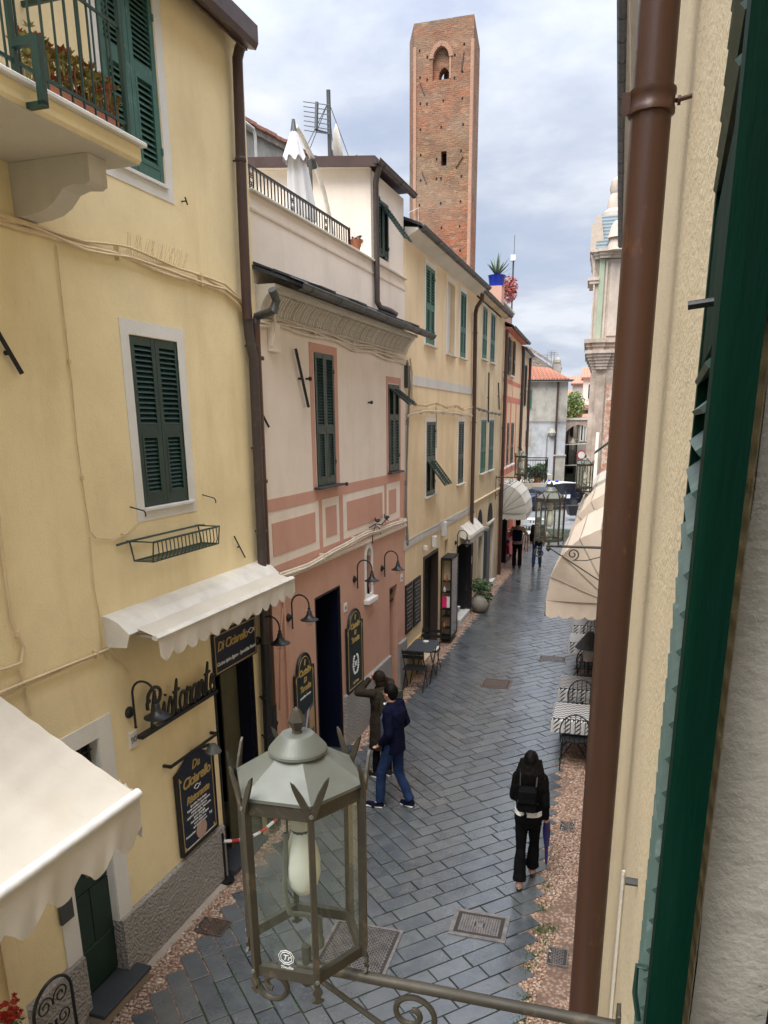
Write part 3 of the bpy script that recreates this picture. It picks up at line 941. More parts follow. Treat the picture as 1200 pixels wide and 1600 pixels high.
cover('cast iron cover with a square grid pattern in the slabs behind the walking woman', [(712, 1422), (798, 1432), (783, 1475), (703, 1462)], 'grid', 'cover')
cover('large cast iron cover with diamond ribs seen beside the near street lantern', [(632, 1453), (605, 1515), (520, 1450), (487, 1510)], 'diamond', 'cover', .03)
cover('ribbed drain cover in mid street ahead of the two standing pedestrians', [(757, 1060), (799, 1063), (795, 1077), (754, 1074)], 'bars', 'cover_rust', .03)
cover('farthest ribbed cover in the slabs, level with the striped cafe tables', [(843, 1025), (886, 1027), (884, 1035), (841, 1032)], 'bars', 'cover', .03)
cover('brown square cover set in pebbles below the restaurant menu board', [(300, 1457), (323, 1434), (364, 1440), (343, 1463)], 'diamond', 'cover_rust', .01)
cover('small grey cover in the right pebble strip nearest the camera', [(856, 1482), (888, 1484), (886, 1510), (855, 1508)], 'diamond', 'cover', .01)
cover('small grey cover in the right pebble strip level with the walking woman', [(875, 1286), (898, 1286), (897, 1300), (876, 1299)], 'diamond', 'cover', .01)

# ================================================================ the row of houses on the left
def rectP(f, p, q, w=0.0):
    (a, z1), (b, z0) = f.P(*p, w), f.P(*q, w)
    return min(a, b), max(a, b), min(z0, z1), max(z0, z1)
def gutter(T, u0, u1, w, z, r, mat, name='gutter', brackets=.9):
    """half round gutter with joints; open side up"""
    m = T.mb(); n = 10
    pts = [(w + r * math.cos(R(180 + 180 * i / n)), z + r * math.sin(R(180 + 180 * i / n))) for i in range(n + 1)]
    inn = [(w + (r - .006) * math.cos(R(360 - 180 * i / n)), z + (r - .006) * math.sin(R(360 - 180 * i / n))) for i in range(n + 1)]
    m.prism(pts + inn, 'x', u0, u1)
    m.tube([(u0, w + r, z), (u1, w + r, z)], .010, 6)
    u = u0 + .25
    while u < u1:
        o = [(w + (r + .006) * math.cos(R(180 + 180 * i / n)), z + (r + .006) * math.sin(R(180 + 180 * i / n))) for i in range(n + 1)]
        m.prism(o + pts[::-1], 'x', u, u + .03); u += brackets
    return T.part(name, m, M[mat], smooth=True)
def pipe_px(T, f, pts, w, r, mat, name='drainpipe', clamps=(), parent=None):
    path = []
    for p in pts:
        ww = p[2] if len(p) > 2 else w
        u, z = f.P(p[0], p[1], ww); path.append((u, ww, z))
    m = T.mb(); m.tube(path, r, 12)
    o = T.part(name, m, M[mat], smooth=True, parent=parent)
    for (px, py) in clamps:
        u, z = f.P(px, py, w)
        m = T.mb(); m.lathe([(r + .004, -.02), (r + .007, -.015), (r + .007, .015), (r + .004, .02)], (u, w, z), 12); m.box(u - .008, u + .008, 0, w - r, z - .008, z + .008)
        T.part('pipe_clamp', m, M[mat], parent=o, smooth=True)
    return o
def vpipe(T, u, w, z0, z1, r, mat, name='drainpipe', joints=()):
    m = T.mb(); m.tube([(u, w, z0), (u, w, z1)], r, 12)
    o = T.part(name, m, M[mat], smooth=True)
    for z in joints:
        m = T.mb(); m.lathe([(r + .003, -.03), (r + .006, -.025), (r + .006, .025), (r + .003, .03)], (u, w, z), 12); m.box(u - .008, u + .008, 0, w - r, z - .01, z + .01)
        T.part('pipe_clamp', m, M[mat], parent=o, smooth=True)
    return o
def sheared(mb, z0, z1): pass
def simple_roof(T, u0, u1, z, back=5.0, over=.3, mat='slate', th=.06, rise=.28):
    m = T.mb()
    m.prism([(over, z), (over, z + th), (-back / 2, z + th + rise * back / 2), (-back - .2, z + th), (-back - .2, z)], 'x', u0, u1)
    return T.part('roof', m, M[mat])

# ---------------------------------------------------------------- yellow house, nearest on the left
LV = F1
h_win = (8.25, 8.99, 4.27, 5.73, .07)
h_top = (8.22, 8.98, 7.02, 8.45, .07)
du0, du1 = 9.19, 10.02
h_door = (du0, du1, 0.0, 2.40, .55)
h_green = (6.80, 7.30, 0.14, 2.46, .12)
Y = house('yellow_house', 'yellow restaurant house with balcony and dark green shutters, nearest on the left', F1, L1, 8.70, 'yellow',
          [h_win, h_top, h_door, h_green])
hole_backs(Y, [h_win, h_top])
hole_backs(Y, [h_door], 'dark_room')
surround(Y, 8.13, 9.085, 4.17, 5.85, .115, 'white_paint')
sill(Y, 8.22, 9.03, 4.285, .035, .03)
shutters(Y, 8.262, 8.982, 4.292, 5.725, -.005, 'green', n1=15, n2=13, mid=.535)
surround(Y, 8.11, 9.10, 6.90, 8.60, .11, 'white_paint')
sill(Y, 8.20, 9.00, 7.02, .03, .03)
shutters(Y, 8.232, 8.972, 7.03, 8.44, .0, 'green_old', n1=13, n2=13, mid=.44, th=.045)
# eaves: a boxed brown fascia
m = Y.mb(); m.box(3.0, 10.30, -.4, .20, 8.66, 8.70); m.box(3.0, 10.30, .18, .20, 8.50, 8.68); Y.part('eaves_board', m, M['brown_metal'])
m = Y.mb(); m.prism([(.20, 8.52), (.28, 8.50), (.31, 8.55), (.31, 8.70), (.20, 8.70)], 'x', 3.0, 10.32); Y.part('gutter', m, M['brown_metal'])
simple_roof(Y, -.1, 10.5, 8.70, over=.20)
# plinth of roughcast and the cement kerb at its foot
for a, b in ((3.0, 6.796), (7.304, 9.12)):
    m = Y.mb(); m.prism([(0, -.05), (.045, -.05), (.04, .66), (0, .68)], 'x', a, b); Y.part('plinth', m, M['plinth'])
m = Y.mb(); m.prism([(0, -.04), (.14, -.04), (.10, .0), (.05, .02), (0, .02)], 'x', 3.0, 9.15); Y.part('kerb', m, M['cement'])
# restaurant doorway
m = Y.mb(); m.box(du0 - .03, du0, -.5, .012, 0.0, 2.40); m.box(du1, du1 + .03, -.5, .012, 0.0, 2.40); Y.part('door_frame', m, M['black'])
m = Y.mb(); m.box(du1 - .035, du1 - .002, -.50, -.012, .45, 2.38); Y.part('door_leaf', m, M['navy_door'])
m = Y.mb(); m.box(du0 + .001, du1 - .001, -.5, .10, -.03, .05); Y.part('door_step', m, M['slate'])
m = Y.mb(); m.box(du1 - .40, du1 - .04, -.20, -.18, .05, 2.37); Y.part('open_door_panel', m, paint('olive painted door', (.09, .085, .045), .5))
# green door in a white painted frame
m = Y.mb()
gz = 2.62
m.box(6.62, 6.80, .001, .012, .66, gz); m.box(7.30, 7.48, .001, .012, .66, gz); m.box(6.80, 7.30, .001, .012, 2.46, gz)
m.box(7.295, 7.302, -.12, .002, .66, 2.46); m.box(6.798, 6.805, -.12, .002, .66, 2.46); m.box(6.8, 7.3, -.12, .002, 2.455, 2.462); Y.part('door_surround', m, M['white_paint'])
m = Y.mb(); m.box(7.295, 7.302, -.12, .002, .14, .66); Y.part('plinth_return', m, M['plinth'])
m = Y.mb()
m.box(6.80, 7.30, -.13, -.085, .16, 1.60); dd = Y.part('door', m, M['green'])
M['door_green'] = paint('very dark green door paint', (.007, .026, .017), .4, .15, (.03, .05, .04), grain=True)
dd.data.materials[0] = M['door_green']
for a, b, c, d in ((6.805, 7.295, 1.14, 1.585), (6.805, 7.045, .60, 1.13), (7.055, 7.295, .60, 1.13), (6.805, 7.295, .17, .56)):
    m = Y.mb(); m.bevel_box(a, b, -.086, -.068, c, d, .005); Y.part('door_panel', m, M['door_green'], parent=dd)
m = Y.mb(); m.bevel_box(6.80, 7.30, -.086, -.058, .56, .60, .005); Y.part('door_rail', m, M['door_green'], parent=dd)
m = Y.mb(); m.tube([(7.05 + .04 * math.cos(t), -.05, 1.32 + .05 * math.sin(t)) for t in np.linspace(0, 6.28, 14)], .008, 6); m.lathe([(.025, 0), (.018, .02)], (7.05, -.066, 1.37), 10, 'y'); Y.part('door_knocker', m, M['brass'], parent=dd)
m = Y.mb(); m.box(6.80, 7.30, -.13, -.09, 1.60, 2.46); Y.part('transom_panel', m, M['dark_room'])
m = Y.mb()
for k in range(5): m.tube([(6.85 + .1 * k, -.07, 1.64), (6.85 + .1 * k, -.07, 2.44)], .008, 6)
for k in range(4): m.tube([(6.80, -.07, 1.75 + .2 * k), (7.30, -.07, 1.75 + .2 * k)], .006, 6)
Y.part('window_grille', m, M['black_iron'])
m = Y.mb(); m.bevel_box(6.74, 7.42, -.22, .20, .10, .145, .006); Y.part('slate_step', m, M['slate'])
m = Y.mb(); m.box(6.74, 7.42, -.2, .17, -.04, .10); Y.part('step_base', m, M['cement'])
m = Y.mb(); m.bevel_box(6.60, 6.74, .012, .035, 1.10, 1.32, .004); Y.part('letter_box', m, M['grey_metal'])
# cream waste pipe near the cafe chair
m = Y.mb(); m.tube([(6.04, .06, 0.0), (6.04, .06, 2.4)], .05, 12); Y.part('drainpipe', m, M['yellow'], smooth=True)
# balcony
BW, BU = .80, 7.46
m = Y.mb(); m.prism([(0, 6.70), (BW - .02, 6.70), (BW, 6.72), (BW, 6.80), (0, 6.80)], 'x', 3.2, BU); bal = Y.part('balcony', m, M['yellow'])
m = Y.mb(); m.box(3.2, BU - .01, .01, BW - .02, 6.692, 6.699); Y.part('balcony_soffit', m, M['soffit'], parent=bal)
m = Y.mb(); m.bevel_box(3.2, BU + .03, 0.0, BW + .035, 6.802, 6.832, .006); Y.part('balcony_slab_edge', m, M['white_paint'], parent=bal)
for cu in (7.10, 4.3):
    prof = [(0, 6.69), (.64, 6.69), (.64, 6.53), (.60, 6.51), (.50, 6.52), (.42, 6.50), (.34, 6.43), (.26, 6.39), (.16, 6.37), (0, 6.36)]
    m = Y.mb(); m.prism(prof, 'x', cu, cu + .18); Y.part('balcony_bracket', m, M['soffit'], parent=bal)
rl = Thing('balcony_railing', 'green iron railing along the edge of the yellow house balcony', 'railing', F1, (BU - .1, BW - .06, 6.832))
m = rl.mb(); m.box(3.2, BU - .02, BW - .075, BW - .045, 7.70, 7.73); m.box(3.2, BU - .02, BW - .067, BW - .053, 6.92, 6.94); rl.part('rail', m, M['green'])
m = rl.mb(); m.box(3.2, BU - .02, BW - .067, BW - .053, 7.47, 7.485); rl.part('rail', m, M['green'])
u = BU - .05
m = MB((0, 0, 0), -1); m.box(-.0052, .0052, -.0052, .0052, 0, .88); bar_me = m.mesh('baluster', M['green'])
while u > 5.2:
    o = bpy.data.objects.new('baluster', bar_me); COL.objects.link(o); o.parent = rl.o
    o.location = (u - rl.org[0], -(BW - .06 - rl.org[1]), .02); u -= .105
for pu in (BU - .04, 6.42, 5.3):
    m = rl.mb(); m.box(pu - .015, pu + .015, BW - .075, BW - .045, 6.835, 7.75); rl.part('post', m, M['green'])
m = rl.mb(); m.box(6.40, 6.44, BW - .06, BW + .12, 6.99, 7.03); m.box(6.40, 6.44, BW + .08, BW + .12, 6.70, 6.99); m.box(6.40, 6.44, BW + .0, BW + .12, 6.69, 6.72); rl.part('bracket', m, M['green'])
# ends of the railing back to the wall
m = rl.mb(); m.box(BU - .055, BU - .03, .0, BW - .05, 7.70, 7.73); m.box(BU - .05, BU - .035, .0, BW - .05, 6.92, 6.94)
for k in range(1, 8): m.box(BU - .047, BU - .037, BW - .07 - .1 * k, BW - .06 - .1 * k, 6.84, 7.71)
rl.part('end_rail', m, M['green'])
# planters
def succulents(T, u0, u1, w, z, n, spread=.10, h=.2, mats=('leaf_yellow', 'leaf_red')):
    ms = [T.mb() for _ in mats]
    for i in range(n):
        u = random.uniform(u0, u1); ww = w + random.uniform(-.06, .06); zz = z + random.uniform(.02, h)
        mm = ms[0 if random.random() < .68 else 1]; r = random.uniform(.02, .045)
        for k in range(9):
            a = 6.28 * k / 9 + random.uniform(-.2, .2); el = random.uniform(.1, .9)
            d = Vector((math.cos(a) * math.cos(el), math.sin(a) * math.cos(el), math.sin(el))); sdv = Vector((-math.sin(a), math.cos(a), 0)) * r * .28
            p = Vector((u, ww, zz))
            mm.add([tuple(p), tuple(p + d * r * .6 + sdv), tuple(p + d * r * 1.15), tuple(p + d * r * .6 - sdv)], [(0, 1, 2, 3)])
        if random.random() < .4: mm.tube([(u, ww, z), (u, ww, zz)], .004, 4)
    for mm, k in zip(ms, mats): T.part('foliage', mm, M[k], kind='stuff')
pt = Thing('planter_box', 'terracotta planter of yellow green succulents on the balcony floor behind the bars', 'planter', F1, (7.05, .60, 6.835))
m = pt.mb(); m.prism([(6.74, 6.835), (7.36, 6.835), (7.40, 6.96), (6.70, 6.96)], 'y', .54, .70); pt.part('box', m, M['terracotta'])
succulents(pt, 6.60, 7.42, .63, 6.95, 330, h=.24)
p2 = Thing('planter_box', 'brown planter hung high on the balcony railing, seen from below', 'planter', F1, (6.95, .66, 7.60))
m = p2.mb(); m.prism([(6.60, 7.60), (7.22, 7.60), (7.26, 7.74), (6.56, 7.74)], 'y', .56, .72); p2.part('box', m, M['terracotta'])
succulents(p2, 6.7, 7.24, .64, 7.74, 40, h=.12)
# long downpipe at the corner
vp = pipe_px(Y, F1, [(383, 48, .24), (380, 62, .2), (374, 78, .12), (371, 92, .09), (378, 300), (385, 470), (387, 500, .09)], .085, .052, 'brown_metal', clamps=[(376, 250)])
pipe_px(Y, F1, [(387, 498, .085), (389, 520, .08), (393, 545, .10), (396, 560, .10), (409, 860, .09), (414, 1010, .09)], .085, .052, 'copper', clamps=[(394, 540), (403, 700), (409, 830)])
o = pipe_px(Y, F1, [(414, 1005, .09), (419, 1150, .09), (424, 1292, .09)], .09, .056, 'black_iron', clamps=[(416, 1090), (419, 1150)])
# cables pinned to the yellow wall
def cable_px(f, pts, w, r, mat, label=None, sag=0.0, strands=1, name='wall_cable', cat='cable', parent=None, jit=.012, clips=0, group=None):
    P3 = []
    for p in pts:
        ww = p[2] if len(p) > 2 else w
        u, z = f.P(p[0], p[1], ww); P3.append((u, ww, z))
    T = Thing(name, label, cat, f, P3[0], group=group)
    # smooth the run
    path = []
    for a, b in zip(P3, P3[1:]):
        L = math.dist(a, b); n = max(1, int(L / .12))
        for i in range(n):
            t = i / n; path.append([a[k] + (b[k] - a[k]) * t for k in range(3)])
            path[-1][2] -= sag * 4 * t * (1 - t)
    path.append(list(P3[-1]))
    for s_ in range(strands):
        m = T.mb()
        off = (s_ - (strands - 1) / 2)
        q = []
        ph = random.uniform(0, 6)
        for i, p in enumerate(path):
            wob = math.sin(i * .55 + ph) * jit + math.sin(i * .21 + ph * 2) * jit
            q.append((p[0], p[1] + abs(wob) * .2 + (s_ % 2) * r, p[2] + off * r * 1.9 + wob))
        m.tube(q, r * (1.5 if s_ == 0 and strands > 2 else 1), 6)
        T.part('strand', m, M[mat], smooth=True)
    if clips:
        for i in range(clips, len(path), clips):
            m = T.mb(); m.bevel_box(path[i][0] - .012, path[i][0] + .012, 0, path[i][1] + r * 2, path[i][2] - .012 - r * strands, path[i][2] + .012 + r * strands, .003); T.part('cable_clip', m, M[mat])
    return T
cable_px(F1, [(-30, 325), (0, 340), (60, 357), (130, 383), (200, 398), (240, 413), (300, 432), (350, 452), (372, 470), (384, 488)], .025, .011, 'cable', 'thick bundle of cream cables running across the yellow wall under the balcony', strands=4, clips=9, jit=.014)
cable_px(F1, [(88, 385), (97, 470), (104, 530), (112, 600), (120, 690), (132, 775), (140, 828), (150, 840), (175, 842), (192, 836), (215, 816)], .012, .005, 'cable', 'thin cream cable dropping beside the shuttered window to the wire basket', clips=6, jit=.004)
cable_px(F1, [(140, 838), (147, 920), (156, 965), (160, 1010), (168, 1030)], .012, .005, 'cable', 'thin cream cable descending behind the white awning box', jit=.004)
cable_px(F1, [(-2, 805), (2, 850), (8, 900), (16, 960), (26, 990), (37, 1012), (33, 1036), (10, 1044), (-8, 1048)], .02, .011, 'cable', 'knotted cream cable at the left edge above the large awning', clips=5, jit=.003)
cable_px(F1, [(-10, 1090), (20, 1077), (60, 1060), (110, 1038), (168, 1014)], .02, .011, 'cable', 'pair of cream cables rising to the left end of the awning box', strands=2, clips=7, jit=.006)
cable_px(F1, [(30, 1045), (40, 1075), (48, 1118)], .02, .008, 'cable', 'short cream cable hanging above the large awning', jit=.003)
cable_px(F1, [(170, 1014), (185, 1030), (202, 1048)], .04, .006, 'cable', 'loose cable end below the left end of the awning box', jit=.003)
# bird spikes above the cable
sp_ = Thing('bird_spikes', 'row of thin wire bird spikes above the cable bundle', 'bird spikes', F1, (8.4, 0, 6.45))
m = sp_.mb()
for k in range(40):
    u = 8.30 + k * .022; z = F1.P(235, 405)[1]
    m.tube([(u, .02, z - .02), (u + random.uniform(-.06, .06), .05 + random.uniform(0, .05), z + .13)], .0018, 3, caps=False)
sp_.part('spikes', m, M['cable'], kind='stuff')
# iron tie bars and hooks
def bar_px(f, a, b, w, t, label, mat='black_iron', name='tie_bar', cat='iron bar'):
    (u0, z0), (u1, z1) = f.P(*a, w), f.P(*b, w)
    T = Thing(name, label, cat, f, (u0, w, z0))
    m = T.mb(); m.tube([(u0, w, z0), (u1, w, z1)], t, 4); m.tube([((u0 + u1) / 2, 0, (z0 + z1) / 2), ((u0 + u1) / 2, w, (z0 + z1) / 2)], t * .8, 6)
    T.part('bar', m, M[mat]); return T
bar_px(F1, (-4, 518), (34, 583), .04, .022, 'dark slanted iron tie bar at the left edge of the yellow wall')
bar_px(F1, (366, 838), (383, 871), .03, .010, 'thin rusty bar above the right end of the white awning')
bar_px(F1, (289, 308), (293, 320), .05, .008, 'small iron hook below the upper window of the yellow house')
for i, (a, b) in enumerate((((203, 792), (222, 800)), ((316, 773), (333, 781)))):
    (u0, z0) = F1.P(*a, .0)
    T = Thing('shutter_hook', ['small curled iron hook left of the shuttered window sill', 'small curled iron hook right of the shuttered window sill'][i], 'hook', F1, (u0, 0, z0))
    m = T.mb(); m.tube([(u0, 0, z0), (u0 + .03, .10, z0 - .03)] + [(u0 + .03 + .02 * math.sin(t), .10 + .01 * t, z0 - .055 + .025 * math.cos(t)) for t in np.linspace(0, 4.6, 9)], .006, 6)
    T.part('hook', m, M['black_iron'])
# empty wire flower basket under the window
a0, a1, bz, bt, bw = 7.95, 9.05, 3.86, 4.03, .27
T = Thing('wire_basket', 'empty dark green wire flower basket below the shuttered window', 'flower basket', F1, (8.5, 0, bz))
m = T.mb(); r_ = .008
for w_ in (.03, bw):
    m.tube([(a0 if w_ < .1 else a0, w_, bt), (a1, w_, bt)], r_ * 1.2, 6)
for w_ in (.06, bw - .02): m.tube([(a0, w_, bz), (a1, w_, bz)], r_, 6)
for u in (a0, a1): m.tube([(u, -.0, bt), (u, bw, bt), (u, bw - .02, bz), (u, .06, bz), (u, .03, bt)], r_, 6)
T.part('frame', m, M['green'])
m = MB((0, 0, 0), -1); m.tube([(0, bw, bt - bz), (0, bw + .006, .05), (0, bw - .02, 0), (0, .06, 0)], .0055, 5); wire_me = m.mesh('wire', M['green'])
n_ = 18
for k in range(1, n_):
    o = bpy.data.objects.new('wire', wire_me); COL.objects.link(o); o.parent = T.o; o.location = (a0 + (a1 - a0) * k / n_ - T.org[0], 0, 0)
m = T.mb(); m.tube([(a0 - .16, .02, bt - .01), (a0, .03, bt)], .010, 6); m.tube([(a1 + .02, .02, bt), (a1 + .03, .09, bt)], .01, 6); T.part('arm', m, M['green'])

# ---- retractable awning over the restaurant front
def valance(T, u0, u1, w, z0, drop, n, mat, amp=.030, wav=.005, name='valance'):
    m = T.mb(); nu = n * 8
    def fn(a, b):
        u = u0 + (u1 - u0) * a
        sc = abs(math.sin(math.pi * a * n))
        d = drop - amp * 2 * (1 - sc)
        fold = wav * math.sin(a * n * 2.3 * math.pi + .7) * b + .007 * math.sin(a * 37 + 1.3) * b
        return (u, w + fold, z0 - d * b)
    m.grid(fn, nu, 4)
    return T.part(name, m, M[mat], smooth=True)
T = Thing('restaurant_awning', 'rolled up white awning with scalloped edge over the restaurant lettering', 'awning', F1, (7.53, 0, 3.0))
q = T.mb(); q.prism([(0, 3.46), (.06, 3.45), (.15, 3.41), (.25, 3.32), (.248, 3.31), (.145, 3.40), (.06, 3.44), (0, 3.45)], 'x', 7.53, 10.36); T.part('cover', q, M['white_metal'])
for u in (7.53, 10.345):
    q = T.mb(); q.prism([(0, 3.19), (.21, 3.20), (.248, 3.31), (.145, 3.40), (.06, 3.44), (0, 3.45)], 'x', u, u + .015); T.part('end_plate', q, M['white_metal'])
q = T.mb(); q.tube([(7.58, .12, 3.31), (10.33, .12, 3.31)], .055, 12); T.part('roller', q, M['awning'], smooth=True)
q = T.mb(); q.grid(lambda a, b: (7.66 + 2.62 * a, .16 + .26 * b, 3.36 - .08 * b + .006 * math.sin(a * 40) * b), 40, 3); T.part('cloth', q, M['awning'], smooth=True)
q = T.mb(); q.prism([(.40, 3.265), (.45, 3.255), (.465, 3.28), (.445, 3.30), (.41, 3.30)], 'x', 7.62, 10.32); T.part('front_bar', q, M['white_metal'])
q = T.mb(); q.tube([(7.75, .10, 3.26), (7.70, .40, 3.26)], .014, 8); T.part('arm', q, M['white_metal']); q = T.mb(); q.tube([(10.2, .10, 3.26), (10.25, .40, 3.26)], .014, 8); T.part('arm', q, M['white_metal'])
valance(T, 7.64, 10.34, .45, 3.27, .215, 13, 'awning')

# ---- wrought iron lettering on a bar
T = Thing('restaurant_lettering', 'black cursive metal Ristorante lettering standing on a bar', 'sign', F1, (7.9, .1, 2.25))
q = T.mb(); q.box(7.74, 9.06, .06, .12, 2.275, 2.312); q.tube([(7.9, 0, 2.25), (7.9, .09, 2.29)], .014, 6); q.tube([(8.95, 0, 2.25), (8.95, .09, 2.29)], .014, 6); T.part('bar', q, M['black_iron'])
GLY = {   # hand-drawn cursive strokes, unit height 1 = capital
 'R': (.62, [[(.18, .0), (.22, .5), (.30, .98)], [(.02, .72), (.06, .95), (.30, 1.06), (.52, .92), (.50, .68), (.26, .50), (.20, .48), (.34, .40), (.48, .12), (.62, .0)], [(.02, .55), (.0, .72), (.10, .78)]]),
 'i': (.20, [[(.0, .06), (.08, .5), (.10, .1), (.20, .04)], [(.12, .66), (.13, .72)]]),
 's': (.28, [[(.0, .04), (.14, .56), (.24, .22), (.16, .0), (.02, .05)], [(.16, .0), (.28, .06)]]),
 't': (.26, [[(.0, .05), (.14, .95), (.10, .2), (.16, .0), (.26, .06)], [(.0, .62), (.26, .66)]]),
 'o': (.32, [[(.26, .5), (.12, .5), (.03, .25), (.12, .0), (.25, .08), (.28, .36), (.20, .52), (.32, .44)]]),
 'r': (.26, [[(.0, .04), (.06, .54), (.12, .46), (.24, .48), (.20, .1), (.26, .04)]]),
 'a': (.32, [[(.26, .48), (.12, .5), (.02, .24), (.10, .0), (.22, .14), (.26, .5), (.24, .08), (.32, .04)]]),
 'n': (.34, [[(.0, .04), (.05, .5), (.06, .04), (.16, .48), (.25, .44), (.24, .08), (.34, .04)]]),
 'e': (.26, [[(.02, .22), (.16, .34), (.17, .5), (.07, .48), (.03, .2), (.12, .0), (.26, .10)]])}
wd = sum(GLY[c][0] for c in 'Ristorante')
x = 7.86; sc = (9.04 - 7.86) / wd; hh = .345
for c in 'Ristorante':
    w_, strokes = GLY[c]
    q = T.mb()
    for st in strokes:
        pts = [(x + (p[0] + p[1] * .12) * sc, .09, 2.312 + p[1] * hh) for p in st]
        # Catmull-Rom smoothing
        P_ = [pts[0]] + pts + [pts[-1]]; sm = []
        for i in range(1, len(P_) - 2):
            for t in (0, .25, .5, .75):
                sm.append(tuple(.5 * ((2 * P_[i][k]) + (-P_[i - 1][k] + P_[i + 1][k]) * t + (2 * P_[i - 1][k] - 5 * P_[i][k] + 4 * P_[i + 1][k] - P_[i + 2][k]) * t * t + (-P_[i - 1][k] + 3 * P_[i][k] - 3 * P_[i + 1][k] + P_[i + 2][k]) * t ** 3) for k in range(3)))
        sm.append(pts[-1]); q.tube(sm, .015 if c != 'R' else .018, 6)
    T.part('letter', q, M['black_iron'], smooth=True); x += w_ * sc

# ---- sign boards
def fish(T, u, z, w, s, mat='white_ink'):
    q = T.mb()
    up = [(u - s + 2 * s * t, w, z + .42 * s * math.sin(math.pi * min(1, t * 1.18)) - (0 if t < .85 else (t - .85) * 1.6 * s)) for t in np.linspace(0, 1, 16)]
    dn = [(a, w, 2 * z - c) for a, _, c in up]
    q.tube(up, s * .07, 5); q.tube(dn, s * .07, 5)
    T.part('fish_emblem', q, M[mat])
b = (9.17, 10.11, 2.40, 2.86)
T = Thing('door_sign', 'dark sign board with gold fish lettering above the restaurant door', 'sign', F1, (9.64, 0, 2.6))
q = T.mb(); q.bevel_box(b[0], b[1], .002, .035, b[2], b[3], .004); T.part('board', q, M['sign_blue'])
q = T.mb()
for (a, c, d, e) in ((b[0] + .02, b[1] - .02, b[2] + .02, b[2] + .03), (b[0] + .02, b[1] - .02, b[3] - .03, b[3] - .02), (b[0] + .02, b[0] + .03, b[2] + .03, b[3] - .03), (b[1] - .03, b[1] - .02, b[2] + .03, b[3] - .03)): q.box(a, c, .034, .037, d, e)
T.part('border', q, M['gold'])
text_on(T, 'Di Ciciarello', 9.57, 2.66, .038, .145, 'gold', shear=.3, bold=.002, spacing=.92)
text_on(T, 'Cucina tipica ligure - Specialita Pesce', 9.64, 2.50, .038, .058, 'white_ink', shear=.25, bold=.0006)
fish(T, 10.0, 2.71, .038, .07)
b = (8.37, 9.06, .70, 1.74)
b = (8.30, 8.98, .74, 1.76)
T = Thing('menu_sign', 'tall dark blue menu board of the restaurant under a small spotlight', 'sign', F1, (8.7, 0, 1.2))
q = T.mb()
cxm = (b[0] + b[1]) / 2
q.prism([(b[0], b[2]), (b[1], b[2]), (b[1], b[3] - .12), (b[1] - .05, b[3] - .10), (cxm + .2, b[3] - .06), (cxm + .1, b[3] + .0), (cxm, b[3] + .02), (cxm - .1, b[3]), (cxm - .2, b[3] - .06), (b[0] + .05, b[3] - .10), (b[0], b[3] - .12)], 'y', .012, .045)
T.part('board', q, M['sign_blue'])
q = T.mb()
for (a, c, d, e) in ((b[0] + .03, b[1] - .03, b[2] + .03, b[2] + .038), (b[0] + .03, b[0] + .038, b[2] + .038, b[3] - .16), (b[1] - .038, b[1] - .03, b[2] + .038, b[3] - .16)): q.box(a, c, .044, .048, d, e)
for (a, c) in ((b[0] + .04, b[2] + .04), (b[1] - .08, b[2] + .04), (b[0] + .04, b[3] - .22)): q.prism([(a, c), (a + .04, c), (a, c + .05)], 'y', .044, .048)
T.part('border', q, M['gold'])
q = T.mb(); q.box(b[0] - .012, b[0], .01, .05, b[2] - .01, b[3] - .12); q.box(b[1], b[1] + .012, .01, .05, b[2] - .01, b[3] - .12); q.box(b[0], b[1], .01, .05, b[2] - .012, b[2]); T.part('frame', q, M['black_iron'])
text_on(T, 'Da', cxm, 1.60, .048, .13, 'gold', shear=.3, bold=.002)
text_on(T, 'Ciciarello', cxm, 1.44, .048, .155, 'gold', shear=.3, bold=.003, spacing=.9)
fish(T, cxm, 1.385, .049, .06)
text_on(T, 'Ristorante', cxm, 1.255, .048, .115, 'gold', shear=.3, bold=.002, spacing=.9)
lines = ['Specialita Pesce fresco', 'Cucina casalinga a base di pesce', 'antipasti misti di mare', 'spaghetti allo scoglio, fritto misto', 'pesce alla griglia', 'dolci della casa, vini liguri', 'menu del giorno', 'aperto tutti i giorni']
for i, t in enumerate(lines): text_on(T, t, cxm, 1.205 - i * .036, .048, .034, 'white_ink', shear=.2)
text_on(T, 'Tel.', b[1] - .13, .96, .048, .04, 'white_ink', shear=.2); text_on(T, 'Prenotazioni', b[0] + .15, .90, .048, .034, 'white_ink', shear=.2)
q = T.mb(); q.lathe([(.001, 0), (.10, 0), (.10, .004), (.08, .006), (.001, .004)], (cxm + .02, .045, .875), 20, 'y'); T.part('plate_picture', q, plain('printed plate of food', (.45, .30, .24)))
q = T.mb(); q.box(b[0] + .08, b[1] - .06, .045, .048, .775, .783); T.part('underline', q, M['white_ink'])
T = Thing('sign_spotlight', 'small grey spotlight on a bar above the tall menu board', 'spotlight', F1, (8.75, .1, 1.83))
q = T.mb(); q.box(8.15, 9.05, .075, .095, 1.80, 1.825); q.box(8.15, 8.18, 0, .095, 1.80, 1.825); q.box(9.02, 9.05, 0, .095, 1.80, 1.825); T.part('bar', q, M['black_iron'])
q = T.mb(); q.tube([(8.62, .09, 1.81), (8.66, .22, 1.86)], .018, 8); T.part('arm', q, M['black_iron'])
q = T.mb(); q.lathe([(.02, .06), (.035, .055), (.085, -.03), (.082, -.032), (.03, .045)], (8.67, .25, 1.81), 14); T.part('shade', q, M['grey_metal'], smooth=True)
T = Thing('house_number', 'small white number tile beside the restaurant lettering', 'number tile', F1, (7.72, 0, 2.15))
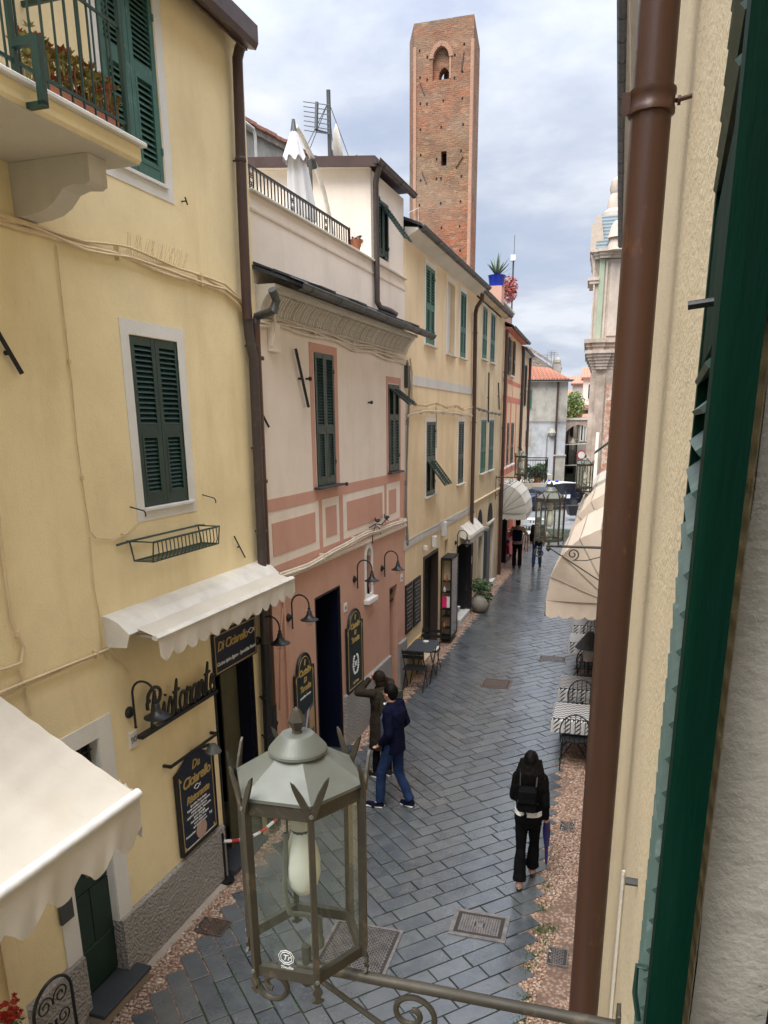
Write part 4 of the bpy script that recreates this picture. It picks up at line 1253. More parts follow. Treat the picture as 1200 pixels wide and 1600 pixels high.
u, z = F1.P(207, 1155); q = T.mb(); q.bevel_box(u - .055, u + .055, .001, .014, z - .075, z + .075, .003); T.part('tile', q, M['white_paint'])
text_on(T, '90', u, z - .03, .016, .085, 'cable_grey', bold=.001)

# ---- gooseneck lamps with bell shades
def goose(f, px, py, label, s=1.0, u=None, z=None):
    """(px, py) is the wall plate"""
    if u is None: u, z = f.P(px, py)
    T = Thing('gooseneck_lamp', label, 'wall lamp', f, (u, 0, z), 'black gooseneck lamps along the shop fronts')
    q = T.mb((0, 0, 0)); q.lathe([(.055, 0), (.055, .015), (.035, .035)], (0, .0, 0), 10, 'y'); T.part('wall_plate', q, M['black_iron'], smooth=True)
    q = T.mb((0, 0, 0))
    path = [(0, .06, -.13), (0, .06, .18)] + [(0, .06 + .12 - .12 * math.cos(t), .18 + .13 * math.sin(t)) for t in np.linspace(.2, 3.14, 11)] + [(0, .30, .14)]
    q.tube(path, .011, 8); q.tube([(0, .02, 0), (0, .06, 0)], .012, 6); q.lathe([(.001, -.02), (.016, -.01), (.012, 0)], (0, .06, -.13), 8)
    T.part('arm', q, M['black_iron'], smooth=True)
    q = T.mb((0, 0, 0)); q.lathe([(.015, .15), (.022, .145), (.018, .12), (.030, .105), (.034, .07), (.055, .035), (.088, .008), (.118, -.004), (.118, -.010), (.085, .0), (.05, .025), (.028, .06)], (0, .30, .0), 20)
    T.part('shade', q, M['black_iron'], smooth=True)
    q = T.mb((0, 0, 0)); q.lathe([(.03, .02), (.045, -.01), (.052, -.04), (.042, -.07), (.02, -.085), (.001, -.088)], (0, .30, 0), 14); T.part('bulb', q, M['clear_bulb'], smooth=True)
    return T
goose(F1, 201, 1113, 'gooseneck lamp on the yellow wall at the left end of the cursive lettering')
goose(F1, 402, 1001, 'gooseneck lamp over the restaurant door beside the dark downpipes')
goose(F2, 450, 965, 'gooseneck lamp on the pink wall left of the dark blue doorway')
goose(F2, 553, 905, 'gooseneck lamp on the pink wall beside the white niche')
goose(F2, 596, 888, 'gooseneck lamp at the right end of the pink wall above the narrow door')
goose(F3, 711, 848, 'gooseneck lamp on the yellow shop front before the small white awning')

# ---------------------------------------------------------------- salmon pink house with painted panels
hd = (1.62, 2.56, 0.0, 2.66, .45)
hw1 = (*rectP(F2, (491, 546), (524, 758)), .06); hw1 = (1.85, 2.52, 4.15, 5.90, .06)
hw2 = (4.97, 5.58, 4.17, 5.62, .06)
hd2 = (4.97, 5.44, 0.0, 2.12, .28)
hn = (3.72, 3.98, 2.28, 3.02, .12)
PK = house('pink_house', 'salmon pink and cream house with painted panels and a roof terrace', F2, L2, 7.36, 'pink', [hd, hw1, hw2, hd2, hn], back=4.6, wall_split=[(3.17, 'cream')], u0=.27)
hole_backs(PK, [hw1, hw2]); hole_backs(PK, [hn], 'white_paint', 'niche_back')
hole_backs(PK, [hd], 'dark_room'); hole_backs(PK, [hd2], 'dark_room')
def rects(T, name, mat, rs, w=.005, w0=.0005):
    for r in rs:
        m = T.mb(); m.box(r[0], r[1], w0, w, r[2], r[3]); T.part(name, m, M[mat])
rects(PK, 'painted_band', 'pink_paint', [(.29, L2, 3.98, 4.13)])
rects(PK, 'painted_strip', 'pink_paint', [(1.86, 1.97, 3.32, 3.98), (2.62, 2.76, 3.32, 3.98), (4.72, 4.83, 3.32, 3.98), (5.62, 5.92, 3.17, 3.98)])
rects(PK, 'painted_band', 'pink_paint', [(.29, 5.62, 3.17, 3.32)])
rects(PK, 'painted_panel', 'pink_paint', [(.42, 1.72, 3.44, 3.84), (2.10, 2.50, 3.44, 3.86), (2.93, 4.60, 3.43, 3.86), (4.96, 5.38, 3.44, 3.86)], w=.007)
m = PK.mb(); m.prism([(0, 3.10), (.03, 3.11), (.045, 3.14), (.03, 3.175), (0, 3.18)], 'x', .29, L2); PK.part('string_course', m, M['cream'])
surround(PK, 1.70, 2.66, 4.13, 6.00, .12, 'pink_paint', bottom=False)
surround(PK, 4.86, 5.67, 4.13, 5.74, .10, 'pink_paint', bottom=False)
shutters(PK, 1.86, 2.51, 4.17, 5.89, .012, 'green', n1=22, n2=16, mid=.56)
shutters(PK, 4.98, 5.57, 4.18, 5.61, .012, 'green', n1=13, n2=15, mid=.36, flap=('up', 52))
sill(PK, 1.72, 2.60, 4.165, .10, .03, 'slate'); sill(PK, 4.90, 5.64, 4.17, .08, .03, 'slate')
# carved cornice under the terrace eaves
m = PK.mb()
prof = [(0, 6.15), (.03, 6.15), (.04, 6.18), (.05, 6.20), (.08, 6.27), (.13, 6.34), (.18, 6.39), (.19, 6.42), (.24, 6.42), (.24, 6.46), (0, 6.46)]
m.prism(prof, 'x', .29, L2); cor = PK.part('cornice', m, M['soffit'], smooth=False)
m = MB((0, 0, 0), -1)
def cove(t): 
    pts = [(.042, 6.19), (.052, 6.205), (.082, 6.275), (.132, 6.345), (.178, 6.388)]
    return pts
for du in (0.0, .062, .124):
    c = cove(0)
    for a, b in zip(c, c[1:]):
        m.add([(du, a[0], a[1] - 6.2), (du + .006, a[0] + .03, a[1] - 6.2 - .028), (du + .034, a[0] + .03, a[1] - 6.2 - .028), (du + .04, a[0], a[1] - 6.2), (du, b[0], b[1] - 6.2), (du + .006, b[0] + .024, b[1] - 6.2 - .030), (du + .034, b[0] + .024, b[1] - 6.2 - .030), (du + .04, b[0], b[1] - 6.2)], [(0, 1, 5, 4), (1, 2, 6, 5), (2, 3, 7, 6)])
fl_me = m.mesh('cornice_flute', M['soffit'])
u = .36
while u < L2 - .2:
    o = bpy.data.objects.new('cornice_flute', fl_me); COL.objects.link(o); o.parent = cor; o.location = (u, 0, 6.2); u += .235
# slate roof edge above
m = PK.mb(); m.prism([(-.02, 6.62), (.40, 6.47), (.40, 6.50), (-.02, 6.66)], 'x', .25, L2 + .02); rf = PK.part('eaves_roof', m, M['slate'])
u = .27; i = 0
while u < L2 - .1:
    wl_ = random.uniform(.34, .5); m = PK.mb()
    m.prism([(.0, 6.665 + .01 * (i % 2)), (.425 + random.uniform(-.02, .02), 6.505 + .012 * (i % 3)), (.43, 6.525 + .012 * (i % 3)), (.0, 6.69 + .01 * (i % 2))], 'x', u + .005, min(L2, u + wl_) - .005)
    PK.part('slate_tile', m, M['slate'], parent=rf); u += wl_; i += 1
gutter(PK, .50, L2 + .30, .43, 6.475, .065, 'grey_metal')
pipe_px(PK, F2, [(425, 452, .42), (432, 470, .42), (428, 485, .40), (412, 491, .24), (402, 494, .12), (399, 510, .10)], .1, .045, 'grey_metal')
pipe_px(PK, F2, [(399, 505, .10), (405, 640, .10), (412, 800, .09), (419, 960, .09), (426, 1120, .09)], .09, .048, 'drain', clamps=[(405, 560), (411, 752)])
o = pipe_px(PK, F2, [(425, 1100, .09), (432, 1288, .09)], .09, .055, 'black_iron', clamps=[(427, 1130)])
# terrace parapet mouldings and railing
m = PK.mb(); m.prism([(0, 7.18), (.015, 7.19), (.02, 7.21), (.0, 7.22)], 'x', 0.27, L2); PK.part('parapet_moulding', m, M['cream'])
m = PK.mb(); m.bevel_box(0.27, L2, -.22, .05, 7.36, 7.39, .006); PK.part('coping', m, M['soffit'])
m = PK.mb(); m.quad((.27, -4.6, 7.0), (L2, -4.6, 7.0), (L2, 0, 7.0), (.27, 0, 7.0)); m.box(.27, L2, -.22, -.2, 7.0, 7.36); PK.part('terrace_floor', m, M['soffit'])
RL = Thing('terrace_railing', 'low black iron railing along the edge of the roof terrace', 'railing', F2, (1.8, -.10, 7.39))
m = RL.mb(); m.box(0.0, 3.52, -.115, -.085, 7.655, 7.68); m.box(0.0, 3.52, -.11, -.09, 7.415, 7.43); RL.part('rail', m, M['black_iron'])
m = MB((0, 0, 0), -1); m.box(-.006, .006, -.006, .006, 0, .25); bm_ = m.mesh('baluster', M['black_iron'])
m = MB((0, 0, 0), -1)
for sx in (-1, 1):
    for sz in (-1, 1):
        m.tube([(sx * x_, 0, .125 + sz * z_) for x_, z_ in spiral((.02, .04), .035, .008, 0, 500, 14)], .005, 4)
scr = m.mesh('scroll_panel', M['black_iron'])
k = 0; u = .05
while u < 3.5:
    o = bpy.data.objects.new('baluster', bm_); COL.objects.link(o); o.parent = RL.o; o.location = (u - 1.8, 0, .03)
    if k % 12 == 5:
        o = bpy.data.objects.new('scroll_panel', scr); COL.objects.link(o); o.parent = RL.o; o.location = (u + .04 - 1.8, 0, .03)
    u += .088; k += 1
for u in (.0, 3.5):
    m = RL.mb(); m.box(u, u + .025, -.115, -.085, 7.39, 7.69); RL.part('post', m, M['black_iron'])
# penthouse set on the terrace
pu = 4.25; PD = 1.5
ph = (4.55, 5.10, 7.50, 8.32, .06)
m = PK.mb(); wall_panel(m, pu, L2 - .002, 7.392, 8.62, [ph], w=-.02); m.quad((pu, -.02, 7.0), (pu - PD, -4.5, 7.0), (pu - PD, -4.5, 8.62), (pu, -.02, 8.62)); m.quad((L2, -.02, 7.0), (L2, -4.6, 7.0), (L2, -4.6, 8.62), (L2, -.02, 8.62)); m.quad((pu, -.02, 8.62), (L2, -.02, 8.62), (L2, -4.6, 8.62), (pu - PD, -4.6, 8.62))
pw_ = PK.part('penthouse_wall', m, M['cream'])
m = PK.mb(); m.box(ph[0] + .002, ph[1] - .002, -.13, -.079, ph[2], ph[3]); PK.part('recess_back', m, M['dark_room'])
m = PK.mb(); m.prism([(pu - .14, .12), (pu - .11, .12), (pu - .11 - PD, -4.5), (pu - .14 - PD, -4.5)], 'z', 8.61, 8.71); m.prism([(pu - .14, .10), (L2 + .02, .10), (L2 + .02, -4.6), (pu - .14 - PD, -4.6)], 'z', 8.70, 8.75); PK.part('penthouse_fascia', m, M['brown_metal'])
m = PK.mb(); m.prism([(pu - .11, 0), (pu, 0), (pu - PD, -4.5), (pu - .11 - PD, -4.5)], 'z', 8.615, 8.625); PK.part('penthouse_soffit', m, M['soffit'])
gutter(PK, pu - .16, L2 + .12, .13, 8.70, .06, 'copper')
m = PK.mb(); m.tube([(4.20, .13, 8.62), (4.21, .10, 8.52), (4.25, .06, 8.42), (4.27, .06, 7.2), (4.27, .06, 6.80), (4.30, .10, 6.72), (4.42, .22, 6.68), (4.50, .30, 6.62)], .045, 12); PK.part('downpipe', m, M['copper'], smooth=True)
m = PK.mb(); m.box(4.56, 5.09, -.06, -.045, 7.52, 7.56); m.box(4.56, 4.59, -.06, -.045, 7.52, 8.3); m.box(5.06, 5.09, -.06, -.045, 7.52, 8.3); PK.part('window_frame', m, M['green'])
leaf(PK, 4.40, 4.555, 7.50, 8.32, .03, 'green', n1=8, n2=8, single=False, name='shutter')
shutters(PK, 4.56, 5.09, 7.54, 8.32, -.012, 'green', n1=12, n2=4, mid=.94, flap=('up', 38), single=True)
# string course continuing past the penthouse
# doorways of the pink house
m = PK.mb(); m.box(hd[0] - .005, hd[0] + .02, -.44, .006, 0, 2.655); m.box(hd[1] - .02, hd[1] + .005, -.44, .006, 0, 2.655); m.box(hd[0] + .02, hd[1] - .02, -.44, .006, 2.635, 2.665); PK.part('door_frame', m, M['black'])
m = PK.mb(); m.box(hd[1] - .06, hd[1] - .022, -.43, -.01, .02, 2.6); PK.part('door_leaf', m, M['navy_door'])
m = PK.mb(); m.box(hd[0] + .25, hd[0] + .28, -.40, -.36, .02, 2.6); m.box(hd[0] + .03, hd[1] - .06, -.40, -.37, 2.28, 2.33); PK.part('door_rail', m, M['navy_door'])
m = PK.mb(); m.box(hd[0] - .1, hd[1] + .1, -.44, .16, -.04, .05); PK.part('door_step', m, M['slate'])
m = PK.mb(); m.box(hd2[0] + .002, hd2[1] - .002, -.27, -.24, 0.02, 1.80); PK.part('door', m, plain('dark red door', (.16, .035, .025), .5))
m = PK.mb(); m.box(hd2[0] + .002, hd2[1] - .002, -.10, -.08, 1.80, 1.83)
for k in range(5): m.tube([(x_, -.09, z_) for x_, z_ in spiral((hd2[0] + .06 + .085 * k, 1.97), .055, .01, 90 * k, 90 * k + 540, 14)], .009, 4)
PK.part('fanlight_grille', m, M['black_iron'])
m = PK.mb(); m.prism([(0, -.05), (.05, -.05), (.045, .86), (0, .88)], 'x', hd[1] + .06, hd2[0] - .02); PK.part('plinth', m, M['plinth'])
m = PK.mb(); m.prism([(0, -.05), (.05, -.05), (.045, .93), (0, .95)], 'x', hd2[1] + .02, L2 + .0); PK.part('plinth', m, M['plinth'])
m = PK.mb(); m.prism([(0, -.05), (.05, -.05), (.045, .60), (0, .62)], 'x', .45, hd[0] - .05); PK.part('plinth', m, M['plinth'])
m = PK.mb(); m.bevel_box(.29, .40, .002, .05, 0, .55, .01); PK.part('pipe_guard', m, M['cement'])
vpipe(PK, .60, .03, .1, 2.9, .016, 'pink')
# arched niche
m = PK.mb()
pts_o = [(3.66, 2.20), (4.04, 2.20), (4.04, 2.90)] + [(3.85 + .19 * math.cos(R(a)), 2.90 + .22 * math.sin(R(a))) for a in range(0, 181, 15)] + [(3.66, 2.90)]
inn = [(3.72, 2.26), (3.98, 2.26), (3.98, 2.88)] + [(3.85 + .13 * math.cos(R(a)), 2.88 + .15 * math.sin(R(a))) for a in range(0, 181, 15)] + [(3.72, 2.88)]
vs = [(p[0], .02, p[1]) for p in pts_o] + [(p[0], .02, p[1]) for p in inn] + [(p[0], 0, p[1]) for p in pts_o] + [(p[0], -.10, p[1]) for p in inn]
n_ = len(pts_o); k_ = min(len(pts_o), len(inn))
fs = []
for i in range(n_):
    j = (i + 1) % n_
    fs += [(i, j, n_ + j, n_ + i), (i, 2 * n_ + i, 2 * n_ + j, j), (n_ + i, n_ + j, 3 * n_ + j, 3 * n_ + i)]
m.add(vs, fs); PK.part('niche_surround', m, M['white_paint'])
m = PK.mb(); m.bevel_box(3.62, 4.08, -.08, .09, 2.12, 2.20, .008); PK.part('niche_shelf', m, M['white_paint'])
m = PK.mb(); m.box(3.93, 4.0, -.119, -.105, 2.9, 3.03); m.lathe([(.04, 0), (.05, .08), (.03, .2), (.035, .26), (.001, .3)], (3.85, -.03, 2.2), 8); PK.part('niche_figure', m, M['navy_cloth'])
# signs with an arched top
def arch_sign(u0, u1, z0, z1, label, kind):
    T = Thing('arched_sign', label, 'sign', F2, ((u0 + u1) / 2, 0, (z0 + z1) / 2))
    c = (u0 + u1) / 2; sh = z1 - .24; r = (u1 - u0) / 2 - .09
    out = [(u0, z0), (u1, z0), (u1, sh), (u1 - .06, sh)] + [(c + r * math.cos(R(a)), sh + .24 * math.sin(R(a))) for a in range(0, 181, 15)] + [(u0 + .06, sh), (u0, sh)]
    q = T.mb(); q.prism(out, 'y', .012, .04); T.part('board', q, M['sign_green'])
    q = T.mb(); q.tube([(p[0], .038, p[1]) for p in out], .011, 5, closed=True); T.part('frame', q, M['black_iron'])
    q = T.mb(); g_ = [(c + (p[0] - c) * .86, z0 + .05 + (p[1] - z0) * .93) for p in out]; q.tube([(p[0], .041, p[1]) for p in g_], .0045, 4, closed=True)
    for a in (u0 + .035, u1 - .035): q.prism([(a - .02, sh - .06), (a + .02, sh - .06), (a, sh - .14)], 'y', .039, .043)
    T.part('border', q, M['gold'])
    for t, z, s in (('Il', z1 - .17, .11), ('Castello', z1 - .30, .13), ('Di', z1 - .41, .10), ('Teresita', z1 - .53, .125)):
        text_on(T, t, c, z, .043, s, 'gold', shear=.3, bold=.003, spacing=.9)
    if kind:
        q = T.mb(); cz = z0 + .42
        for s_ in (-1, 1):
            for k in range(9):
                a = R(-70 + k * 16); x_, z_ = c + s_ * .115 * math.cos(a), cz + .16 * math.sin(a)
                for o_ in (-.016, .016): q.lathe([(.001, -.022), (.010, 0), (.001, .022)], (x_ + s_ * o_, .045, z_), 6)
        T.part('wreath_emblem', q, M['white_ink'], kind='stuff')
        text_on(T, '30', c, cz - .04, .043, .13, 'white_ink', bold=.001)
        text_on(T, 'dal Mare', c, z0 + .10, .043, .07, 'gold', shear=.2)
    else:
        q = T.mb(); q.prism([(u0 + .05, z0 + .06), (u1 - .05, z0 + .06), (u1 - .05, z0 + .62), (u0 + .05, z0 + .50)], 'y', .038, .043); T.part('street_picture', q, plain('printed street photograph', (.10, .09, .13)))
        q = T.mb(); q.prism([(u1 - .22, z0 + .25), (u1 - .06, z0 + .25), (u1 - .06, z0 + .58), (u1 - .22, z0 + .52)], 'y', .042, .045); T.part('picture_house', q, plain('printed ochre house', (.45, .28, .14)))
        q = T.mb(); q.prism([(u0 + .20, z0 + .2), (u0 + .26, z0 + .2), (u0 + .42, z0 + .58), (u0 + .36, z0 + .56)], 'y', .042, .045); T.part('picture_sky', q, plain('printed pale sky', (.55, .55, .58)))
        text_on(T, 'specialita di mare', c, z1 - .62, .043, .05, 'white_ink', rot=0, shear=.2)
    return T
arch_sign(.80, 1.42, .62, 2.02, 'arched dark green sign with a street picture left of the blue doorway', False)
arch_sign(2.72, 3.42, .86, 2.18, 'arched dark green sign with white laurel wreath right of the blue doorway', True)
for i, (px, py, lb) in enumerate(((482, 959, 'small white number tile beside the gooseneck lamp on the pink wall'), (539, 949, 'white number tile right of the dark blue doorway'), (627, 903, 'small white plate at the far edge of the pink wall'))):
    u, z = F2.P(px, py); T = Thing('number_plate', lb, 'number tile', F2, (u, 0, z))
    q = T.mb(); q.bevel_box(u - .06, u + .06, .001, .012, z - .07, z + .07, .003); T.part('tile', q, M['white_paint'])
    text_on(T, ('88', '86', '84')[i], u, z - .03, .014, .08, 'cable_grey')
# iron birds on a curl
u, z = F2.P(583, 822)
T = Thing('iron_bird_ornament', 'black wrought iron birds on a curl above the white niche', 'ornament', F2, (u, .05, z))
q = T.mb(); q.tube([(u - .35, .06, z + .02), (u - .1, .08, z + .05), (u + .2, .08, z + .0), (u + .5, .07, z + .06), (u + .62, .06, z + .02)], .010, 6)
q.tube([(u - .18, .05, z - .26), (u - .2, .06, z - .1), (u - .05, .06, z + .02), (u + .15, .06, z - .05), (u + .22, .06, z - .16)], .008, 6); T.part('branch', q, M['black_iron'])
for du_ in (0, .48):
    q = T.mb(); q.lathe([(.001, -.09), (.022, -.05), (.032, 0), (.02, .05), (.026, .075), (.001, .11)], (u + du_, .08, z + .09), 8, 'x'); q.prism([(u + du_ - .1, z + .09), (u + du_ - .02, z + .10), (u + du_ - .12, z + .16)], 'y', .07, .08); T.part('bird', q, M['black_iron'])
# tie bars, knobs, boxes
bar_px(F2, (462, 545), (482, 636), .05, .020, 'long slanted iron tie bar left of the tall shutters on the cream wall')
bar_px(F2, (406, 640), (420, 667), .03, .016, 'short dark bar beside the red downpipe on the cream wall')
for px, py, lb in ((575, 629, 'small black iron anchor knob on the cream wall between the two windows'), (536, 756, 'small black hook by the sill of the tall shutters'), (478, 592, 'iron knob at the middle of the slanted tie bar')):
    u, z = F2.P(px, py); T = Thing('anchor_knob', lb, 'iron fitting', F2, (u, 0, z)); q = T.mb(); q.tube([(u, 0, z), (u, .08, z)], .014, 6); q.box(u - .03, u + .03, .05, .07, z - .025, z + .025); T.part('knob', q, M['black_iron'])
u, z = F2.P(424, 528); T = Thing('junction_box', 'cream junction box at the near end of the cornice', 'junction box', F2, (u, 0, z))
q = T.mb(); q.bevel_box(u - .10, u + .10, .002, .07, z - .16, z + .16, .01); T.part('box', q, M['cream']); q = T.mb(); q.tube([(u - .06, .08, z + .36), (u - .06, .08, z + .05), (u - .1, .05, z - .1)], .02, 8); T.part('conduit', q, M['cable_pale'])
u, z = F2.P(634, 588); T = Thing('junction_box', 'grey junction box at the corner above the tilted shutter', 'junction box', F2, (u, 0, z))
q = T.mb(); q.bevel_box(u - .10, u + .06, .002, .07, z - .2, z + .18, .01); T.part('box', q, M['grey_metal'])
cable_px(F2, [(404, 500), (420, 502), (438, 503), (462, 512), (497, 521), (530, 532), (555, 543), (580, 546), (605, 555), (632, 566)], .03, .014, 'cable_pale', 'thick bundle of pale cables under the carved cornice', strands=4, clips=11, jit=.012)
cable_px(F2, [(436, 902), (452, 896), (480, 884), (510, 868), (545, 848), (575, 834), (605, 824), (634, 812)], .05, .015, 'cable_pale', 'bundle of pale cables above the pink ground floor wall', strands=3, clips=10, jit=.007)
cable_px(F2, [(437, 905), (440, 925), (443, 940), (439, 985), (438, 1060), (438, 1110)], .015, .010, 'pink', 'salmon painted cable dropping down the pink wall', jit=.004)
cable_px(F2, [(438, 503), (436, 520), (432, 530)], .05, .011, 'cable_pale', 'looped pale cable entering the cream junction box', jit=.01)
cable_px(F3, [(636, 565), (640, 600), (637, 660), (635, 720), (634, 800), (637, 850)], .03, .012, 'cable_grey', 'bundle of grey cables down the joint between pink and yellow houses', strands=3, clips=8, jit=.012)
cable_px(F3, [(640, 562), (643, 585), (643, 622), (650, 632), (665, 634), (680, 628), (695, 637), (710, 634), (725, 640), (738, 636)], .04, .010, 'cable', 'sagging cable run with clips across the yellow wall below the white band', strands=2, clips=7, jit=.01)
cable_px(F3, [(636, 650), (648, 645), (670, 643), (700, 645), (738, 650)], .04, .012, 'cable_pale', 'straight pale cable run just above the lower windows of the yellow house', strands=2, clips=8, jit=.006)
cable_px(F4, [(742, 638), (755, 641), (768, 645), (783, 648)], .04, .012, 'cable_grey', 'cable run with clips across the ochre house', strands=2, clips=6, jit=.008)
cable_px(F3, [(634, 848), (645, 842), (660, 832), (685, 822), (690, 815), (712, 812), (733, 792)], .05, .008, 'cable_grey', 'grey cable looping over the white band above the shops', jit=.006)
cable_px(F3, [(681, 635), (682, 655), (682, 700)], .02, .007, 'cable_grey', 'thin wire hanging down beside the half open shutter', jit=.002)

# ---- things on the terrace and roofs behind
T = Thing('parasol', 'white cantilever parasol folded shut on the roof terrace', 'parasol', F2, (2.4, -1.5, 7.0))
def tp(f, px, py, w): u, z = f.P(px, py, w); return (u, w, z)
PWN = -.55
b_ = tp(F2, 578, 405, PWN); t_ = tp(F2, 462, 198, PWN)
path = [tp(F2, p[0], p[1], PWN) for p in ((462, 198), (470, 210), (486, 243), (496, 268), (506, 300), (514, 335), (519, 365), (522, 400))]
q = T.mb(); q.tube(path, .035, 8); T.part('arm', q, M['white_metal'], smooth=True)
q = T.mb(); q.tube([tp(F2, 485, 250, PWN), tp(F2, 487, 330, PWN)], .025, 8); q.tube([tp(F2, 487, 248, PWN), tp(F2, 491, 262, PWN)], .05, 8); T.part('strut', q, M['grey_metal'], smooth=True)
c0 = tp(F2, 459, 208, PWN); c1 = tp(F2, 474, 345, PWN)
q = T.mb()
def can(a, b):
    t = b; th = a * 2 * math.pi
    r = (.04 + .06 * min(1, t * 2.2) + .10 * t) * (1 + .10 * math.cos(8 * th))
    if t > .97: r *= .9
    return (c0[0] + (c1[0] - c0[0]) * t + r * math.cos(th), PWN + r * math.sin(th), c0[2] + (c1[2] - c0[2]) * t)
M['parasol'] = fabric('white parasol cloth', (.60, .60, .62))
q.grid(can, 48, 12); T.part('canopy', q, M['parasol'], smooth=True)
q = T.mb()
q.grid(lambda a, b: (c0[0] + (.04 + .12 * b) * (1 + .12 * math.cos(8 * a * 2 * math.pi)) * math.cos(a * 2 * math.pi), PWN + (.04 + .12 * b) * math.sin(a * 2 * math.pi), c0[2] + .02 - .34 * b + .03 * math.cos(8 * a * 6.283) * b), 48, 3); T.part('canopy_cap', q, M['parasol'], smooth=True)
q = T.mb(); q.lathe([(.03, -.02), (.045, .02), (.03, .10), (.02, .16)], c0, 10); T.part('hub', q, M['grey_metal'])
q = T.mb(); q.box(path[-1][0] - .4, path[-1][0] + .4, PWN - .4, PWN + .4, 7.0, 7.08); q.tube([path[-1], (path[-1][0] + .02, PWN, 7.05)], .035, 8); T.part('base', q, M['grey_metal'])
DW = -1.0
T = Thing('antenna_mast', 'tall antenna mast with guy wires on the penthouse roof', 'antenna', F2, tp(F2, 513, 266, DW))
a_ = tp(F2, 513, 141, DW); b_ = (a_[0], DW, 8.76)
q = T.mb(); q.tube([b_, (a_[0], DW, a_[2])], .035, 8); T.part('mast', q, M['grey_metal'])
q = T.mb()
for tx, ty, ww in ((563, 255, -.8), (475, 215, -2.4), (452, 240, -2.0), (526, 262, -1.2)):
    e_ = tp(F2, tx, ty, ww); q.tube([(a_[0], DW, tp(F2, 513, 158, DW)[2]), (e_[0], ww, max(8.7, e_[2] - .4))], .007, 4)
T.part('guy_wires', q, M['cable_grey'])
q = T.mb(); c_ = tp(F2, 495, 160, DW); d_ = tp(F2, 494, 203, DW); q.tube([c_, d_], .03, 6); q.tube([d_, (a_[0], DW, tp(F2, 513, 207, DW)[2])], .015, 6)
for k in range(7):
    z = d_[2] + (c_[2] - d_[2]) * k / 6; q.tube([(d_[0] - .05, DW + .25, z - .1), (d_[0] + .12, DW - .25, z + .06)], .006, 4)
T.part('aerial', q, M['grey_metal'])
dc = tp(F2, 520, 240, DW - .1)
T = Thing('satellite_dish', 'large satellite dish on the penthouse roof in front of the mast', 'satellite dish', F2, dc)
q = MB((0, 0, 0)); q.lathe([(.001, 0), (.2, .02), (.36, .06), (.50, .13), (.505, .14), (.36, .075), (.2, .035), (.001, .015)], (0, 0, 0), 28)
o = q.build('reflector', M['soffit'], T.o, smooth=True); o.rotation_euler = (R(80), 0, R(22)); o.scale = (.70, .80, 1)
q = MB((0, 0, 0)); q.tube([(0, 0, -.5), (0, 0, .05)], .03, 8); q.tube([(0, 0, -.4), (.2, -.35, .0)], .015, 6); q.build('dish_arm', M['grey_metal'], T.o)
# small aerial
e_ = tp(F2, 567, 262, -1.0)
T = Thing('roof_aerial', 'small spiky television aerial at the near end of the penthouse roof', 'antenna', F2, (e_[0], -1.0, 8.76))
q = T.mb(); q.tube([(e_[0], -1, 8.76), (e_[0], -1, 9.15)], .012, 6)
for k in range(6): q.tube([(e_[0] - .3 + .1 * k, -1.15, 8.98 - .02 * k), (e_[0] - .3 + .1 * k, -.85, 8.98 + .02)], .005, 4)
q.tube([(e_[0] - .35, -1, 9.0), (e_[0] + .3, -1, 8.95)], .007, 4); T.part('aerial', q, M['cable_grey'])
# potted plant and bottle at the end of the railing
u = 3.62
T = Thing('flower_pot', 'terracotta pot with a drooping plant at the end of the terrace railing', 'plant pot', F2, (u, -.05, 7.39))
q = T.mb(); q.lathe([(.06, 0), (.10, .13), (.11, .15), (.10, .15)], (u, -.05, 7.39), 14); T.part('pot', q, M['terracotta'], smooth=True)
succulents(T, u - .1, u + .25, -.04, 7.50, 16, h=.08, mats=('leaf_red', 'leaf'))
q = T.mb(); q.tube([(u - .02, -.06, 7.5), (u + .02, -.06, 7.85)], .012, 6); T.part('stick', q, M['white_paint'])
# neighbour gable behind the terrace
T = Thing('rear_house', 'rough grey rendered gable with tiled edge behind the roof terrace', 'house', F2, (1.5, -4.6, 0))
def yb(px, py): return tp(F2, px, py, -5.0)
A_, B_ = yb(376, 200), yb(522, 272); SL = 2 * (A_[2] - B_[2]) / (B_[0] - A_[0])
q = T.mb(); q.add([(A_[0] - 2, -5, 0), (B_[0] + .2, -5, 0), (B_[0] + .2, -5, B_[2] - .05), (A_[0], -5, A_[2]), (A_[0] - 2, -5, A_[2] + SL), (A_[0] - 2, -8, 0), (B_[0] + .2, -8, 0), (B_[0] + .2, -8, B_[2]), (A_[0], -8, A_[2]), (A_[0] - 2, -8, A_[2] + SL)], [(0, 1, 2, 3, 4), (5, 6, 7, 8, 9), (1, 2, 7, 6), (0, 4, 9, 5)]); T.part('gable_wall', q, M['stucco_grey'])
q = T.mb(); q.add([(A_[0] - 2, -4.9, A_[2] + SL), (B_[0] + .3, -4.9, B_[2] - .05), (B_[0] + .3, -4.9, B_[2] + .10), (A_[0] - 2, -4.9, A_[2] + SL + .15), (A_[0] - 2, -5.3, A_[2] + SL), (B_[0] + .3, -5.3, B_[2] - .05), (B_[0] + .3, -5.3, B_[2] + .10), (A_[0] - 2, -5.3, A_[2] + SL + .15)], [(0, 1, 2, 3), (4, 5, 6, 7), (0, 1, 5, 4), (3, 2, 6, 7), (1, 2, 6, 5)]); rr_ = T.part('roof', q, M['rubble'])
dx_, dz_ = B_[0] + .3 - A_[0] + 2, B_[2] + .10 - A_[2] - SL - .15
